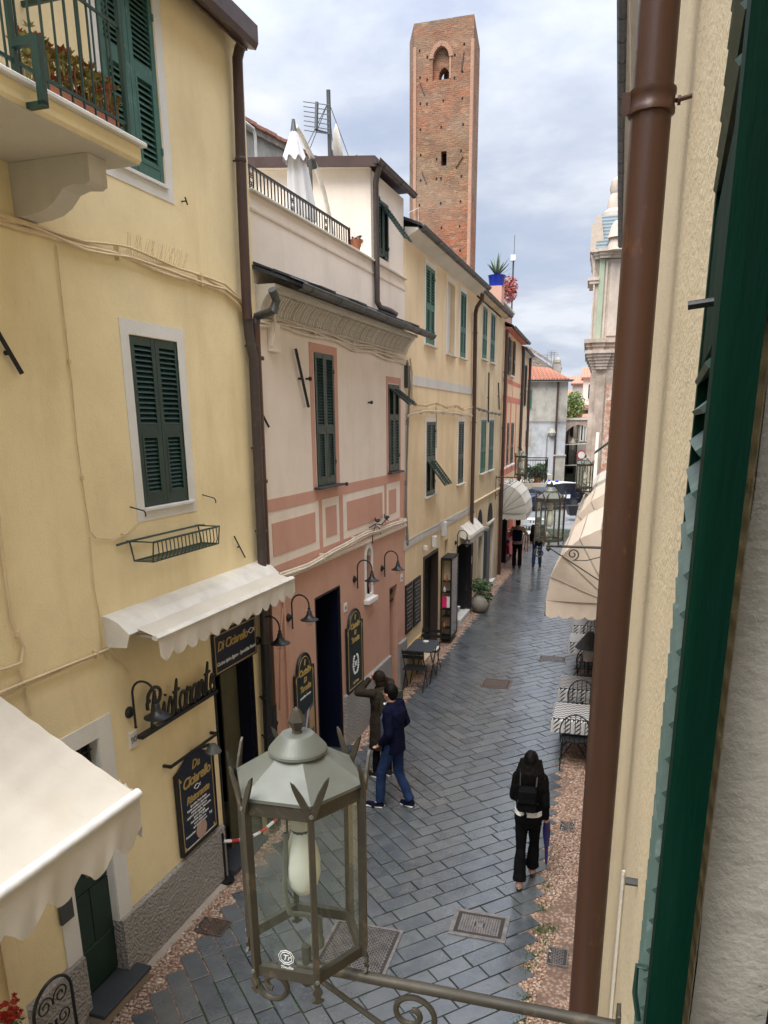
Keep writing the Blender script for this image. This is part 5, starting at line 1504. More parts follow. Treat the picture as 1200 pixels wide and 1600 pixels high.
for k in range(30):
    t = k / 30; x_ = A_[0] - 2 + dx_ * t; z_ = A_[2] + SL + .15 + dz_ * t
    q = T.mb(); q.prism([(x_, z_ - .02), (x_ + dx_ / 30 + .05, z_ + dz_ / 30 - .03), (x_ + dx_ / 30 + .05, z_ + dz_ / 30 + .05), (x_, z_ + .045)], 'y', -5.1, -4.82 + random.uniform(-.03, .03)); T.part('roof_tile', q, M['tiles'], parent=rr_)
# shower post of the terrace
e_ = tp(F2, 401, 262, -3.5)
T = Thing('terrace_shower', 'bent white shower pipe standing on the terrace', 'pipe', F2, (e_[0], -3.5, 7.0))
z1_ = tp(F2, 401, 205, -3.5)[2]
q = T.mb(); q.tube([(e_[0], -3.5, 7.0), (e_[0], -3.5, z1_ - .1), (e_[0] - .06, -3.5, z1_), (e_[0] - .5, -3.5, z1_ + .01)], .03, 8); T.part('pipe', q, M['white_metal'], smooth=True)

# ---------------------------------------------------------------- yellow house with the white bands
def wr(f, a, b): return rectP(f, a, b)
t1 = wr(F3, (664.6, 407), (679, 541)); t1 = (t1[0], t1[1], t1[2], t1[3])
t2 = wr(F3, (699, 437), (710, 556)); t3 = wr(F3, (719.5, 457), (727.5, 559))
l1 = wr(F3, (666, 653), (680.4, 773)); l2 = wr(F3, (716, 654), (723.6, 752))
zu0 = 6.42; zu1 = 7.86
t1 = (1.58, 2.30, zu0 + .04, zu1); t2 = (3.45, 4.20, zu0, zu1); t3 = (4.80, 5.45, zu0 + .02, zu1)
l1 = (1.70, 2.48, 3.52, 5.0); l2 = (4.80, 5.45, 3.54, 5.0)
d1 = (1.50, 2.80, 0, 2.30, .45); d2 = (4.85, 6.0, 0, 2.0, .4); dsm = (3.5, 3.85, 1.95, 2.35, .2)
H3 = house('yellow_house', 'yellow house with pale grey bands and light green shutters in the middle of the row', F3, L3, 8.02, 'yellow3',
           [(*t1, .06), (*t2, .10), (*t3, .06), (*l1, .06), (*l2, .06), d1, d2, dsm], u0=.11)
hole_backs(H3, [(*t1, .06), (*t3, .06), (*l1, .06), (*l2, .06), d1, d2, dsm]); hole_backs(H3, [(*t2, .10)], 'band_white', 'blind_window_back')
rects(H3, 'painted_band', 'band_white', [(.12, L3, 5.66, 5.84), (.02, L3, 2.68, 2.84)], w=.012)
for a in (t1, t2, t3, l1, l2): surround(H3, a[0] - .09, a[1] + .09, a[2] - .02, a[3] + .10, .09, 'white_paint', bottom=False)
for a in (t1, t2, t3, l1, l2): sill(H3, a[0] - .1, a[1] + .1, a[2], .07, .035, 'soffit')
shutters(H3, t1[0] + .01, t1[1] - .01, t1[2] + .01, t1[3], .008, 'green_mid', n1=11, n2=14, mid=.5)
shutters(H3, t3[0] + .01, t3[1] - .01, t3[2] + .01, t3[3], .008, 'green_mid', n1=13, n2=13, single=False)
shutters(H3, l1[0] + .01, l1[1] - .01, l1[2] + .01, l1[3], .008, 'green', n1=12, n2=11, mid=.5, flap=('low', 38))
shutters(H3, l2[0] + .01, l2[1] - .01, l2[2] + .01, l2[3], .008, 'green', n1=13, n2=13, single=False)
# eaves
def eaves(T, u0, u1, zw, w, zo, mat, gm='grey_metal', back=5.0, roofm='slate'):
    m = T.mb(); m.prism([(0, zw), (w, zo), (w, zo + .03), (0, zo + .06)], 'x', u0, u1); T.part('soffit', m, M[mat])
    gutter(T, u0, u1 + .1, w + .05, zo + .06, .06, gm)
    m = T.mb(); m.prism([(w + .04, zo + .06), (w + .04, zo + .10), (-back / 2, zo + 1.2), (-back, zo + .1), (-back, zo + .04), (-back / 2, zo + 1.1)], 'x', u0, u1); T.part('roof', m, M[roofm])
eaves(H3, .11, L3, 8.02, .24, 8.14, 'soffit')
pipe_px(H3, F3, [(754, 458, .36), (753, 468, .34), (745, 480, .12), (743, 490, .08), (741, 640), (738, 760), (736, 880), (734, 945)], .08, .050, 'brown_metal', clamps=[(743, 520), (741, 660), (738, 800)])
# shops on the ground floor
m = H3.mb(); m.box(d1[0], d1[0] + .05, -.40, .02, 0, 2.29); m.box(d1[1] - .05, d1[1], -.4, .02, 0, 2.29); m.box(d1[0] + .05, d1[1] - .05, -.4, .02, 2.24, 2.29); H3.part('shop_frame', m, plain('dark brown shop frame', (.045, .03, .024), .5))
m = H3.mb(); m.box(d1[0] + .05, d1[0] + .10, -.20, -.15, 0, 2.24); m.box(d1[0] + .62, d1[0] + .68, -.20, -.15, 0, 2.24); m.box(d1[1] - .1, d1[1] - .05, -.2, -.15, 0, 2.24); H3.part('shop_window_bars', m, M['black'])
m = H3.mb(); m.box(d1[0] + .08, d1[1] - .08, -.18, -.175, .08, 2.22); H3.part('shop_glass', m, plain('dark shop glass', (.03, .034, .034), .06))
m = H3.mb(); m.box(d2[0], d2[0] + .04, -.38, .015, .16, 2.15); m.box(d2[1] - .04, d2[1], -.38, .015, .16, 2.15); H3.part('door_frame', m, M['black'])
m = H3.mb(); m.bevel_box(d2[0] - .06, d2[1] + .06, -.38, .14, -.04, .15, .01); H3.part('marble_step', m, M['white_paint'])
m = H3.mb(); m.prism([(0, -.05), (.04, -.05), (.035, .70), (0, .72)], 'x', .02, 1.40); H3.part('plinth', m, plaster('ochre base plaster', (.50, .36, .17), .15, .4))
m = H3.mb(); m.prism([(0, -.05), (.05, -.05), (.045, .80), (0, .82)], 'x', 3.62, d2[0] - .06); H3.part('plinth', m, M['plinth'])
m = H3.mb(); m.prism([(0, -.05), (.05, -.05), (.045, .90), (0, .92)], 'x', d2[1] + .06, L3); H3.part('plinth', m, M['plinth'])
for i, (a, b) in enumerate(((.10, .56), (.68, 1.22))):
    T = Thing('menu_blackboard', ['black lettered menu board nearer the pink house, left of the pair', 'black lettered menu board nearer the shop window, right of the pair'][i], 'menu board', F3, ((a + b) / 2, 0, 1.5))
    q = T.mb(); q.bevel_box(a, b, .002, .03, 1.0, 1.98, .005); T.part('board', q, M['black'])
    for k in range(11): text_on(T, random.choice(('pizza margherita', 'trofie al pesto', 'focaccia formaggio', 'fritto misto', 'insalata mista')), (a + b) / 2, 1.88 - k * .08, .032, .055, 'cable_grey')
# glass display case beside the shop
T = Thing('display_case', 'narrow shop display cabinet with a pink notice standing by the shop window', 'display case', F3, (3.4, .06, 0))
cu0, cu1, cw_ = 3.12, 3.85, .26
q = T.mb()
for a in (cu0, cu1 - .03):
    for b in (.0, cw_ - .03): q.box(a, a + .03, b, b + .03, .12, 2.02)
q.box(cu0 + .03, cu1 - .03, 0, cw_, 1.97, 2.02); q.box(cu0, cu1, 0, cw_, .10, .16); q.box(cu0, cu0 + .03, .03, cw_ - .03, 1.96, 2.02); T.part('frame', q, M['black'])
q = T.mb(); q.box(cu0 + .03, cu1 - .03, cw_ - .02, cw_ - .01, .16, 1.97); T.part('grey_panel', q, plain('grey glazed panel', (.16, .17, .18), .15))
q = T.mb(); q.box(cu0 + .25, cu0 + .26, .02, cw_ - .03, .16, 1.97); T.part('back_panel', q, M['yellow3'])
q = T.mb(); q.box(cu0 + .01, cu0 + .02, .04, .15, .86, 1.12); T.part('pink_notice', q, plain('magenta paper', (.62, .02, .14)))
q = T.mb(); q.box(cu0 + .01, cu0 + .02, .15, .22, .86, 1.12); T.part('white_notice', q, M['white_paint'])
for k in range(5):
    q = T.mb(); z_ = (.35, .62, .80, 1.20, 1.45)[k]; q.box(cu0 + .04, cu0 + .24, .03, cw_ - .04, z_, z_ + .012); T.part('shelf', q, M['black'])
    q = T.mb(); q.lathe([(.03, 0), (.035, .05), (.015, .11), (.014, .14)], (cu0 + .12, .07 + .05 * (k % 3), z_ + .012), 8); T.part('bottle', q, M[('terracotta', 'black', 'brass', 'white_paint', 'terracotta')[k]])
for px, py, hz, lb in ((675, 846, .12, 'small white alarm box on the yellow wall above the shop'), (690, 826, .16, 'white meter box breaking the pale band above the shops'), (661, 856, .05, 'small white junction box left of the alarm box')):
    u, z = F3.P(px, py); T = Thing('wall_box', lb, 'wall box', F3, (u, 0, z)); q = T.mb(); q.bevel_box(u - hz * .6, u + hz * .6, .013, .10, z - hz, z + hz, .01); T.part('box', q, M['white_paint'])
T = Thing('wall_planter', 'small white bucket on the wall beside the second shop door', 'bucket', F3, (4.3, .1, .8)); u, z = F3.P(714, 952, .1)
q = T.mb(); q.lathe([(.06, -.07), (.08, .06), (.085, .07), (.07, .07)], (u, .10, z), 12); T.part('bucket', q, M['white_paint'], smooth=True); q = T.mb(); q.box(u - .01, u + .01, 0, .05, z - .01, z + .01); T.part('bracket', q, M['black_iron'])
T = Thing('small_awning', 'small closed white awning box over the second shop door', 'awning', F3, (4.6, 0, 2.2))
q = T.mb(); q.prism([(0, 2.46), (.05, 2.46), (.26, 2.24), (.27, 2.16), (.20, 2.12), (0, 2.20)], 'x', 5.2, 7.1); T.part('cover', q, M['white_metal'])
valance(T, 5.25, 7.05, .25, 2.15, .14, 9, 'awning', amp=.02)
# hanging dark clothes and goods between the doors
T = Thing('shop_rack', 'dark goods hanging beside the second shop door', 'shop rack', F3, (6.2, .1, 0))
q = T.mb(); q.box(6.06, 6.12, 0, .14, .05, 1.9); T.part('post', q, M['black']); q = T.mb(); q.box(6.12, 6.5, .0, .10, 1.1, 1.85); T.part('goods', q, M['black']); q = T.mb(); q.box(6.14, 6.45, .0, .09, .1, 1.05); T.part('goods', q, M['navy_cloth'])
q = T.mb(); q.box(6.2, 6.3, .10, .12, 1.35, 1.55); T.part('tag', q, M['white_ink'])

# ---------------------------------------------------------------- ochre house
a1 = (1.0, 1.75, 6.62, 7.92); a2 = (2.4, 3.2, 6.62, 7.92); b1 = (1.15, 2.05, 3.60, 5.04); b2 = (2.6, 3.5, 3.60, 5.04)
g1 = (.9, 1.8, 0, 2.0, .4); g2 = (2.75, 3.8, .1, 2.0, .4)
H4 = house('ochre_house', 'weathered ochre house with four narrow shuttered windows', F4, L4, 8.0, 'ochre4', [(*a, .06) for a in (a1, a2, b1, b2)] + [g1, g2])
hole_backs(H4, [(*a, .06) for a in (a1, a2, b1, b2)] + [g1, g2])
for a, mt in ((a1, 'green_mid'), (a2, 'green_blue'), (b1, 'green_mid'), (b2, 'green_blue')):
    shutters(H4, a[0] + .01, a[1] - .01, a[2] + .01, a[3], .01, mt, n1=14, n2=12, single=False); sill(H4, a[0] - .08, a[1] + .08, a[2], .08, .04, 'soffit')
    surround(H4, a[0] - .08, a[1] + .08, a[2], a[3] + .08, .08, 'band_white', bottom=False)
m = H4.mb(); m.prism([(0, 2.84), (.04, 2.85), (.05, 2.90), (0, 2.92)], 'x', 0, L4); H4.part('string_course', m, M['ochre4'])
for g_ in (g1, g2):
    m = H4.mb(); r_ = (g_[1] - g_[0]) / 2
    m.prism([(g_[0] - .0, g_[3] + .04)] + [((g_[0] + g_[1]) / 2 + r_ * math.cos(R(a)), g_[3] + .04 + .55 * math.sin(R(a))) for a in range(180, -1, -15)], 'y', .001, .01); H4.part('arch_fanlight', m, M['dark_room'])
    m = H4.mb(); m.box(g_[0] - .1, g_[1] + .1, .0, .08, g_[3] - .02, g_[3] + .04); H4.part('lintel', m, M['soffit'])
    m = H4.mb(); m.box(g_[0] - .09, g_[0], .001, .05, 0, g_[3] - .02); m.box(g_[1], g_[1] + .09, .001, .05, 0, g_[3] - .02); H4.part('door_jamb', m, M['band_white'])
m = H4.mb(); m.box(2.7, 3.9, 0, .14, -.04, .12); H4.part('marble_step', m, M['white_paint'])
m = H4.mb(); m.box(1.95, 2.55, .0, .14, .2, 1.9); H4.part('shop_shutter', m, plain('dark grey shop shutter', (.05, .055, .06), .4))
eaves(H4, 0, L4, 8.05, .14, 8.10, 'ochre4')
vpipe(H4, L4 - .1, .09, 0, 7.75, .055, 'brown_metal', joints=(6.5, 4.8, 3.0))
bar_px(F4, (764, 582), (763, 660), .04, .02, 'vertical iron tie bar between the upper and lower windows of the ochre house')
bar_px(F4, (779, 598), (780, 640), .04, .02, 'vertical iron tie bar near the far corner of the ochre house')

# ---------------------------------------------------------------- pink striped house
c1 = (1.55, 2.6, 6.5, 7.65); e1 = (.15, .85, 3.5, 4.95); e2 = (1.6, 2.2, 3.5, 4.95); e3 = (2.9, 3.8, 3.5, 4.95)
gr = (.4, 4.9, 0, 2.3, .8)
H5 = house('rose_house', 'peach and rose banded house beyond the ochre one', F5, L5, 7.9, 'rose', [(*a, .08) for a in (c1, e1, e2, e3)] + [gr], wall_split=[(2.75, 'peach')])
hole_backs(H5, [(*a, .08) for a in (c1, e1, e2, e3)] + [gr])
rects(H5, 'painted_band', 'rose', [(0, L5, 5.62, 5.82), (0, L5, 6.22, 6.36), (0, L5, 3.2, 3.45)], w=.006)
rects(H5, 'painted_strip', 'rose', [(1.1, 1.35, 3.45, 5.62), (2.4, 2.7, 3.45, 5.62), (4.2, 4.5, 3.45, 5.62), (1.2, 1.3, 5.82, 6.22), (2.9, 3.0, 5.82, 6.22)], w=.008)
for a in (e1, e2, e3): shutters(H5, a[0] + .01, a[1] - .01, a[2] + .01, a[3], .01, 'green', n1=10, n2=10, single=False); sill(H5, a[0] - .1, a[1] + .1, a[2], .1, .05, 'white_paint')
leaf(H5, c1[0] - .45, c1[0], c1[2], c1[3], .05, 'green', n1=10, n2=10, single=False); leaf(H5, c1[1], c1[1] + .45, c1[2], c1[3], .05, 'green', n1=10, n2=10, single=False); sill(H5, c1[0] - .1, c1[1] + .1, c1[2], .1, .05, 'white_paint')
m = H5.mb(); m.box(c1[0], c1[1], -.07, -.05, c1[2], c1[3]); H5.part('window', m, plain('dark window glass', (.03, .035, .04), .05))
eaves(H5, 0, L5, 7.80, .22, 7.80, 'rose', gm='copper')
vpipe(H5, L5 - .15, .09, 0, 7.7, .06, 'copper', joints=(6, 4))
m = H5.mb(); m.box(.45, .50, -.5, .05, 0, 2.3); H5.part('shop_post', m, M['black'])
m = H5.mb(); m.box(2.2, 2.26, -.5, .05, 0, 2.3); H5.part('shop_post', m, M['black'])
m = H5.mb(); m.box(2.3, 4.7, -.6, -.5, 1.2, 2.2); H5.part('shop_lit_panel', m, plain('pale shop interior', (.4, .42, .5), .5))
# pink chimney stack on the roof
T = Thing('roof_stair_tower', 'pink rendered roof cabin above the rose house', 'roof cabin', F5, (3, -1.5, 8.0))
q = T.mb(); q.box(1.0, 4.6, -2.6, -.3, 7.9, 8.75); T.part('wall', q, M['pink']); q = T.mb(); q.box(.9, 4.7, -2.7, -.2, 8.75, 8.82); T.part('coping', q, M['soffit'])

# ---------------------------------------------------------------- last narrow yellow house with balcony
f1 = (1.0, 1.9, 5.6, 7.2, .08)
H6 = house('narrow_house', 'narrow peach house at the far end of the row', F6, L6, 7.8, 'peach', [f1, (1.6, 3.0, 0, 2.1, .5)])
hole_backs(H6, [f1, (1.6, 3.0, 0, 2.1, .5)])
leaf(H6, 1.9, 2.4, 5.6, 7.2, .06, 'green', n1=10, n2=10, single=False); leaf(H6, .5, 1.0, 5.6, 7.2, .06, 'green', n1=10, n2=10, single=False)
eaves(H6, 0, L6, 7.55, .16, 7.6, 'soffit', gm='copper')
vpipe(H6, L6 - .15, .09, 2.5, 7.6, .06, 'brown_metal')
m = H6.mb(); m.prism([(0, 2.45), (1.14, 2.5), (1.14, 2.62), (0, 2.62)], 'x', -.1, 2.0); H6.part('balcony', m, M['soffit'])
q = Thing('balcony_railing', 'dark iron railing crowded with plants on the far balcony', 'railing', F6, (1.0, 1.1, 2.62))
m = q.mb()
m.box(-.05, 1.95, 1.08, 1.11, 3.50, 3.54); m.box(-.05, -.02, 0, 1.1, 3.50, 3.54); m.box(1.92, 1.95, 0, 1.1, 3.5, 3.54)
for k in range(20): m.box(-.05 + .104 * k, -.038 + .104 * k, 1.08, 1.1, 2.62, 3.5)
for k in range(12): m.box(-.05, -.038, .1 * k, .012 + .1 * k, 2.62, 3.5)
for k in range(5):
    for s_ in (0, 1): m.tube([(-.045, .10 + .22 * k + x_, 3.05 + z_ + s_ * .2 - .1) for x_, z_ in spiral((0, 0), .10, .02, 0, 500, 12)], .012, 4)
q.part('bars', m, M['black_iron'])
def bush(T, c, rad, n, leaf_r, mat, name='foliage', stuff=True):
    m = T.mb()
    for _ in range(n):
        v = Vector((random.gauss(0, 1), random.gauss(0, 1), random.gauss(0, 1))).normalized() * (random.random() ** .45)
        p = Vector((c[0] + v.x * rad[0], c[1] + v.y * rad[1], c[2] + v.z * rad[2]))
        a = Vector((random.gauss(0, 1), random.gauss(0, 1), random.gauss(0, .7))).normalized(); b = a.cross(Vector((random.gauss(0, 1), random.gauss(0, 1), random.gauss(0, 1)))).normalized()
        r = leaf_r * random.uniform(.6, 1.3)
        m.add([tuple(p - a * r), tuple(p + b * r * .4), tuple(p + a * r), tuple(p - b * r * .4)], [(0, 1, 2, 3)])
    return T.part(name, m, M[mat], kind='stuff')
T = Thing('balcony_plants', 'dark green potted plants filling the far balcony', 'plants', F6, (1.0, .8, 2.62))
bush(T, (1.0, .85, 3.0), (1.0, .3, .38), 900, .06, 'leaf'); bush(T, (.2, .6, 3.0), (.2, .5, .36), 500, .06, 'leaf')
for k in range(3):
    m = T.mb(); m.lathe([(.10, 0), (.14, .22), (.12, .22)], (.3 + .6 * k, .8, 2.62), 10); T.part('pot', m, M['terracotta'])
# agave and red flowers on the roof edge
u, z = F4.P(775, 447, .3)
ax_, az_ = F5.P(776, 440, -.3)
T = Thing('agave_pot', 'spiky agave in a bright blue pot on the roof edge', 'potted plant', F5, (ax_, -.3, az_ - .15))
q = T.mb(); q.box(ax_ - .3, ax_ + .4, -.5, -.1, 7.9, az_ - .16); T.part('stand', q, M['pink'])
q = T.mb(); q.lathe([(.22, -.16), (.26, .14), (.28, .17), (.24, .17)], (ax_, -.3, az_), 14); T.part('pot', q, plain('bright blue glaze', (.01, .03, .35), .25), smooth=True)
q = T.mb()
for k in range(26):
    a = 6.28 * k / 26 * 2.4; el = R(random.uniform(25, 85)); L = random.uniform(.45, .75)
    d = Vector((math.cos(a) * math.cos(el), math.sin(a) * math.cos(el), math.sin(el))); sd_ = Vector((-math.sin(a), math.cos(a), 0)) * .045
    p = Vector((ax_, -.3, az_ + .15)); q.add([tuple(p + sd_), tuple(p - sd_), tuple(p + d * L * .6 - sd_ * .8), tuple(p + d * L), tuple(p + d * L * .6 + sd_ * .8)], [(0, 1, 2, 3, 4)])
T.part('leaves', q, plain('agave leaf', (.16, .22, .12), .6))
ax_, az_ = F5.P(790, 452, -.4)
T = Thing('red_flowering_plant', 'trailing crimson flowers beside the blue pot on the roof edge', 'plant', F5, (ax_, -.4, 7.9))
bush(T, (ax_, -.3, az_), (.45, .3, .45), 420, .07, 'leaf_red'); M['crimson'] = plain('crimson petals', (.28, .03, .06)); bush(T, (ax_, -.3, az_), (.5, .35, .5), 260, .07, 'crimson', name='flowers')
ax_, az_ = F5.P(800, 466, -.8)
T = Thing('weather_mast', 'thin pole with a small box and aerial above the rose house', 'antenna', F5, (ax_, -.8, 8.1))
zt_ = F5.P(803, 385, -.8)[1]; zb_ = F5.P(802, 398, -.8)[1]
q = T.mb(); q.tube([(ax_, -.8, 8.0), (ax_ + .05, -.8, zb_)], .035, 6); q.tube([(ax_ + .2, -.8, zb_), (ax_ + .22, -.8, zt_ + .45)], .012, 5); q.tube([(ax_, -.8, zb_), (ax_ + .2, -.8, zb_)], .015, 5); T.part('pole', q, M['grey_metal'])
q = T.mb(); q.box(ax_ - .12, ax_ + .1, -.9, -.7, zb_ - .22, zb_); T.part('sensor_box', q, M['white_paint'])

# ================================================================ brick tower
def face_wall(m, a, b, z0, z1, holes=()):
    """vertical wall from plan point a to b; holes in (t0,t1,z0,z1) along the wall in metres"""
    L = math.dist(a, b); d = ((b[0] - a[0]) / L, (b[1] - a[1]) / L)
    us = sorted({0, L, *[x for h in holes for x in h[:2]]}); zs = sorted({z0, z1, *[x for h in holes for x in h[2:4]]})
    for u0, u1 in zip(us, us[1:]):
        for c, e in zip(zs, zs[1:]):
            mu, mz = (u0 + u1) / 2, (c + e) / 2
            if any(h[0] < mu < h[1] and h[2] < mz < h[3] for h in holes): continue
            m.quad((a[0] + d[0] * u0, a[1] + d[1] * u0, c), (a[0] + d[0] * u1, a[1] + d[1] * u1, c), (a[0] + d[0] * u1, a[1] + d[1] * u1, e), (a[0] + d[0] * u0, a[1] + d[1] * u0, e))
TF = (2.17, 55.6); TR = (5.73, 54.5)
TL = math.dist(TF, TR)
TWF = Frame(TF, math.degrees(math.atan2(TR[0] - TF[0], TR[1] - TF[1])), -1)   # u to the right across the front face, w towards us
TZ = 28.45
T = Thing('medieval_tower', 'tall medieval red brick tower with a pointed blind arch near the top', 'tower', TWF, (TL / 2, 0, 0))
bl, br, ap = TWF.loc(1.985, 58.0), TWF.loc(6.62, 59.0), TWF.loc(4.6, 61.0)
ow = (1.20, 2.25, 25.30, 27.12)      # opening through the top stage: front bay
slot = (1.78, 2.14, 20.60, 21.40)
arch_c = (ow[0] + ow[1]) / 2
m = T.mb()
wall_panel(m, 0, TL, 0, TZ, [(*ow, .35), (*slot, .5)], depth=.35)
for a, b in (((0, 0), bl), (br, (TL, 0))): face_wall(m, a, b, 0, TZ)
for a, b in ((bl, ap), (ap, br)): face_wall(m, a, b, 0, TZ, [(.5, math.dist(a, b) - .3, 25.6, 28.1)])
m2 = T.mb(); m2.add([(0, 0, TZ), (TL, 0, TZ), (*br, TZ), (*ap, TZ), (*bl, TZ)], [(0, 1, 2, 3, 4)])
T.part('wall', m, M['tower']); T.part('roof', m2, M['tower_corner'])
# recessed bay: upper blind part, lower arched opening to the sky
m = T.mb()
gz0, gz1 = 25.33, 26.15
wall_panel(m, ow[0], ow[1], gz1, ow[3], [], w=-.30)
# arch shaped infill around the see-through opening
gx0, gx1 = ow[0] + .28, ow[1] - .02
n_ = 10; pts = [(gx0 + (gx1 - gx0) * i / n_, gz0 + .0 + (gz1 - gz0 - .12) * math.sin(math.acos(max(-1, min(1, 1 - 2 * i / n_))))) for i in range(n_ + 1)]
for (a, b) in zip(pts, pts[1:]): m.quad((a[0], -.30, a[1]), (b[0], -.30, b[1]), (b[0], -.30, gz1), (a[0], -.30, gz1)); m.quad((a[0], -.30, a[1]), (b[0], -.30, b[1]), (b[0], -.95, b[1]), (a[0], -.95, a[1]))
m.quad((ow[0], -.3, gz0), (gx0, -.3, gz0), (gx0, -.3, gz1), (ow[0], -.3, gz1)); m.quad((gx1, -.3, gz0), (ow[1], -.3, gz0), (ow[1], -.3, gz1), (gx1, -.3, gz1)); m.quad((ow[0], 0, ow[2]), (ow[1], 0, ow[2]), (ow[1], -.95, gz0 + .02), (ow[0], -.95, gz0 + .02))
T.part('blind_arch_infill', m, M['tower'])
# pointed arch moulding with voussoirs
for sgn in (-1, 1):
    for i in range(9):
        a0, a1 = R(2 + i * 9.2), R(2 + (i + 1) * 9.2 - 1)
        r0, r1 = .60, .86
        def pp(r, a): return (arch_c + sgn * (-.10 + r * math.cos(a)) * .98, 26.45 + (r + .05) * math.sin(a) * .98)
        q = [pp(r0, a0), pp(r1, a0), pp(r1, a1), pp(r0, a1)]
        m = T.mb(); m.prism(q, 'y', -.30, .05); T.part('arch_stone', m, M['tower_corner'])
for sgn in (-1, 1):
    m = T.mb(); x_ = arch_c + sgn * .55; m.prism([(x_ - .03, 25.3), (x_ + .05 * sgn + .03, 25.3), (x_ + .05 * sgn + .03, 26.5), (x_ - .03, 26.5)], 'y', -.30, .03); T.part('arch_jamb', m, M['tower_corner'])
# corners of the opening above the pointed arch are filled
for sgn in (-1, 1):
    pts_ = [(arch_c + sgn * .52, 26.45)] + [(arch_c + sgn * (-.10 + .62 * math.cos(R(a))) * .98, 26.45 + .65 * math.sin(R(a)) * .98) for a in range(5, 86, 10)] + [(arch_c, 27.13), (arch_c + sgn * .54, 27.13)]
    m = T.mb(); m.prism(pts_, 'y', -.3, .004); T.part('arch_spandrel', m, M['tower'])
m = T.mb(); m.box(slot[0] + .002, slot[1] - .002, -.56, -.50, slot[2], slot[3]); T.part('recess_back', m, M['dark_room'])
# corner strips and putlog holes
m = T.mb(); m.box(-.03, .16, -.2, .06, 0, 27.2); m.box(TL - .16, TL + .03, -.2, .06, 0, 27.2); T.part('corner_pilasters', m, M['tower_corner'])
for k in range(3):
    pass
hm = MB((0, 0, 0), -1); hm.box(-.05, .05, -.02, .012, -.07, .07); hm_me = hm.mesh('putlog_hole', M['dark_room'])
random.seed(21)
for x0_ in (.42, TL * .49, TL - .62):
    z = 12.8
    while z < 28:
        if not (ow[0] - .1 < x0_ < ow[1] + .1 and 25 < z < 27.6) and not (slot[0] - .1 < x0_ < slot[1] + .1 and 20.3 < z < 21.7):
            o = bpy.data.objects.new('putlog_hole', hm_me); COL.objects.link(o); o.parent = T.o; o.location = (x0_ + random.uniform(-.06, .06) - T.org[0], 0, z)
        z += 1.42
for x0_, zs_ in ((.85, (24.1, 25.4, 26.6)), (TL - 1.15, (25.3, 26.5)), (1.5, (19.9, 21.0))):
    for z in zs_:
        o = bpy.data.objects.new('putlog_hole', hm_me); COL.objects.link(o); o.parent = T.o; o.location = (x0_ - T.org[0], 0, z)
m = T.mb(); m.tube([(.35, .12, 12), (.35, .12, 18.3), (-.3, .3, 18.0)], .025, 5); m.tube([(2.0, .12, 10), (2.0, .12, 14.2)], .02, 5); T.part('aerial_pole', m, M['soffit'])
for a, b in (((2.75, 20.4), (3.2, 21.0)), ((2.75, 14.2), (3.2, 15.1)), ((.55, 20.4), (.85, 19.7)), ((.4, 25.3), (.7, 24.6)), ((3.0, 25.6), (3.15, 26.6))):
    m = T.mb(); m.tube([(a[0], .04, a[1]), (b[0], .04, b[1])], .035, 4); T.part('tie_bar', m, M['cover_rust'])

# ================================================================ grey house closing the view
def lam(px, py, y): return at_y(px, py, y)
GY = 56.0
GF = Frame((9.2, GY), 90, -1)        # u = world x - 9.2, w towards us
def gp(px, py): x, z = lam(px, py, GY); return x - 9.2, z
T = Thing('corner_house', 'patchy grey and white stucco house with a red tiled roof beyond the street', 'house', GF, (2, 0, 0))
gx1, gz1 = gp(884, 597); gx1 = 3.72; gz1 = 7.62
m = T.mb(); wall_panel(m, 0, gx1, 4.9, gz1, []); m.quad((gx1, 0, 0), (gx1, -7, 0), (gx1, -7, gz1), (gx1, 0, gz1)); T.part('wall', m, M['stucco_grey'])
m = T.mb(); wall_panel(m, 0, gx1, 0, 4.9, []); T.part('lower_wall', m, M['stucco_white'])
m = T.mb(); m.box(2.95, gx1 + .03, 0, .12, 0, 2.6); m.box(2.9, gx1 + .06, 0, .2, 2.6, 2.7); T.part('corner_pier', m, M['stucco_grey'])
m = T.mb(); m.box(-.3, gx1 + .25, -.2, .25, gz1 - .02, gz1 + .12); T.part('cornice', m, M['white_paint'])
m = T.mb(); m.add([(-.4, .30, gz1 + .12), (gx1 + .3, .30, gz1 + .12), (gx1 - 1.2, -1.6, gz1 + 1.0), (-.4, -1.6, gz1 + 1.2), (gx1 + .3, -6, gz1 + .12)], [(0, 1, 2, 3), (1, 4, 2)]); rf = T.part('roof', m, M['tiles'])
m = T.mb()
for k in range(22):
    x_ = -.35 + k * .19; xt = -.35 + k * .14
    m.tube([(x_, .30, gz1 + .15), (xt, -1.6, gz1 + 1.2 - k * .01)], .05, 6)
T.part('tile_rows', m, M['tiles'], parent=rf, kind='stuff')
gutter(T, -.4, gx1 + .3, .34, gz1 + .10, .07, 'grey_metal')
m = T.mb(); m.tube([(3.0, .12, gz1), (2.98, .12, 0)], .07, 8); T.part('downpipe', m, M['brown_metal'])
for a, b, c, d in ((.45, 1.22, 5.85, 7.1), (.30, 1.0, 3.35, 4.35)):
    m = T.mb(); m.box(a - .1, b + .3, .001, .012, c - .1, d + .15); T.part('window_surround', m, M['stucco_grey'])
    leaf(T, a, b, c, d, .06, 'green_mid', n1=9, n2=9, single=False)
m = T.mb(); m.tube([(2.4, .06, 1.2), (2.4, .06, 4.0), (2.6, .06, 4.4)], .03, 6); m.tube([(0, .06, 5.0), (3.7, .06, 4.95)], .025, 5); T.part('pipes', m, M['cable_grey'])
m = T.mb(); m.lathe([(.05, 0), (.22, .1), (.3, .3), (.2, .5), (.05, .6)], (2.75, .05, 3.9), 8); T.part('lamp_niche', m, M['stucco_grey'])
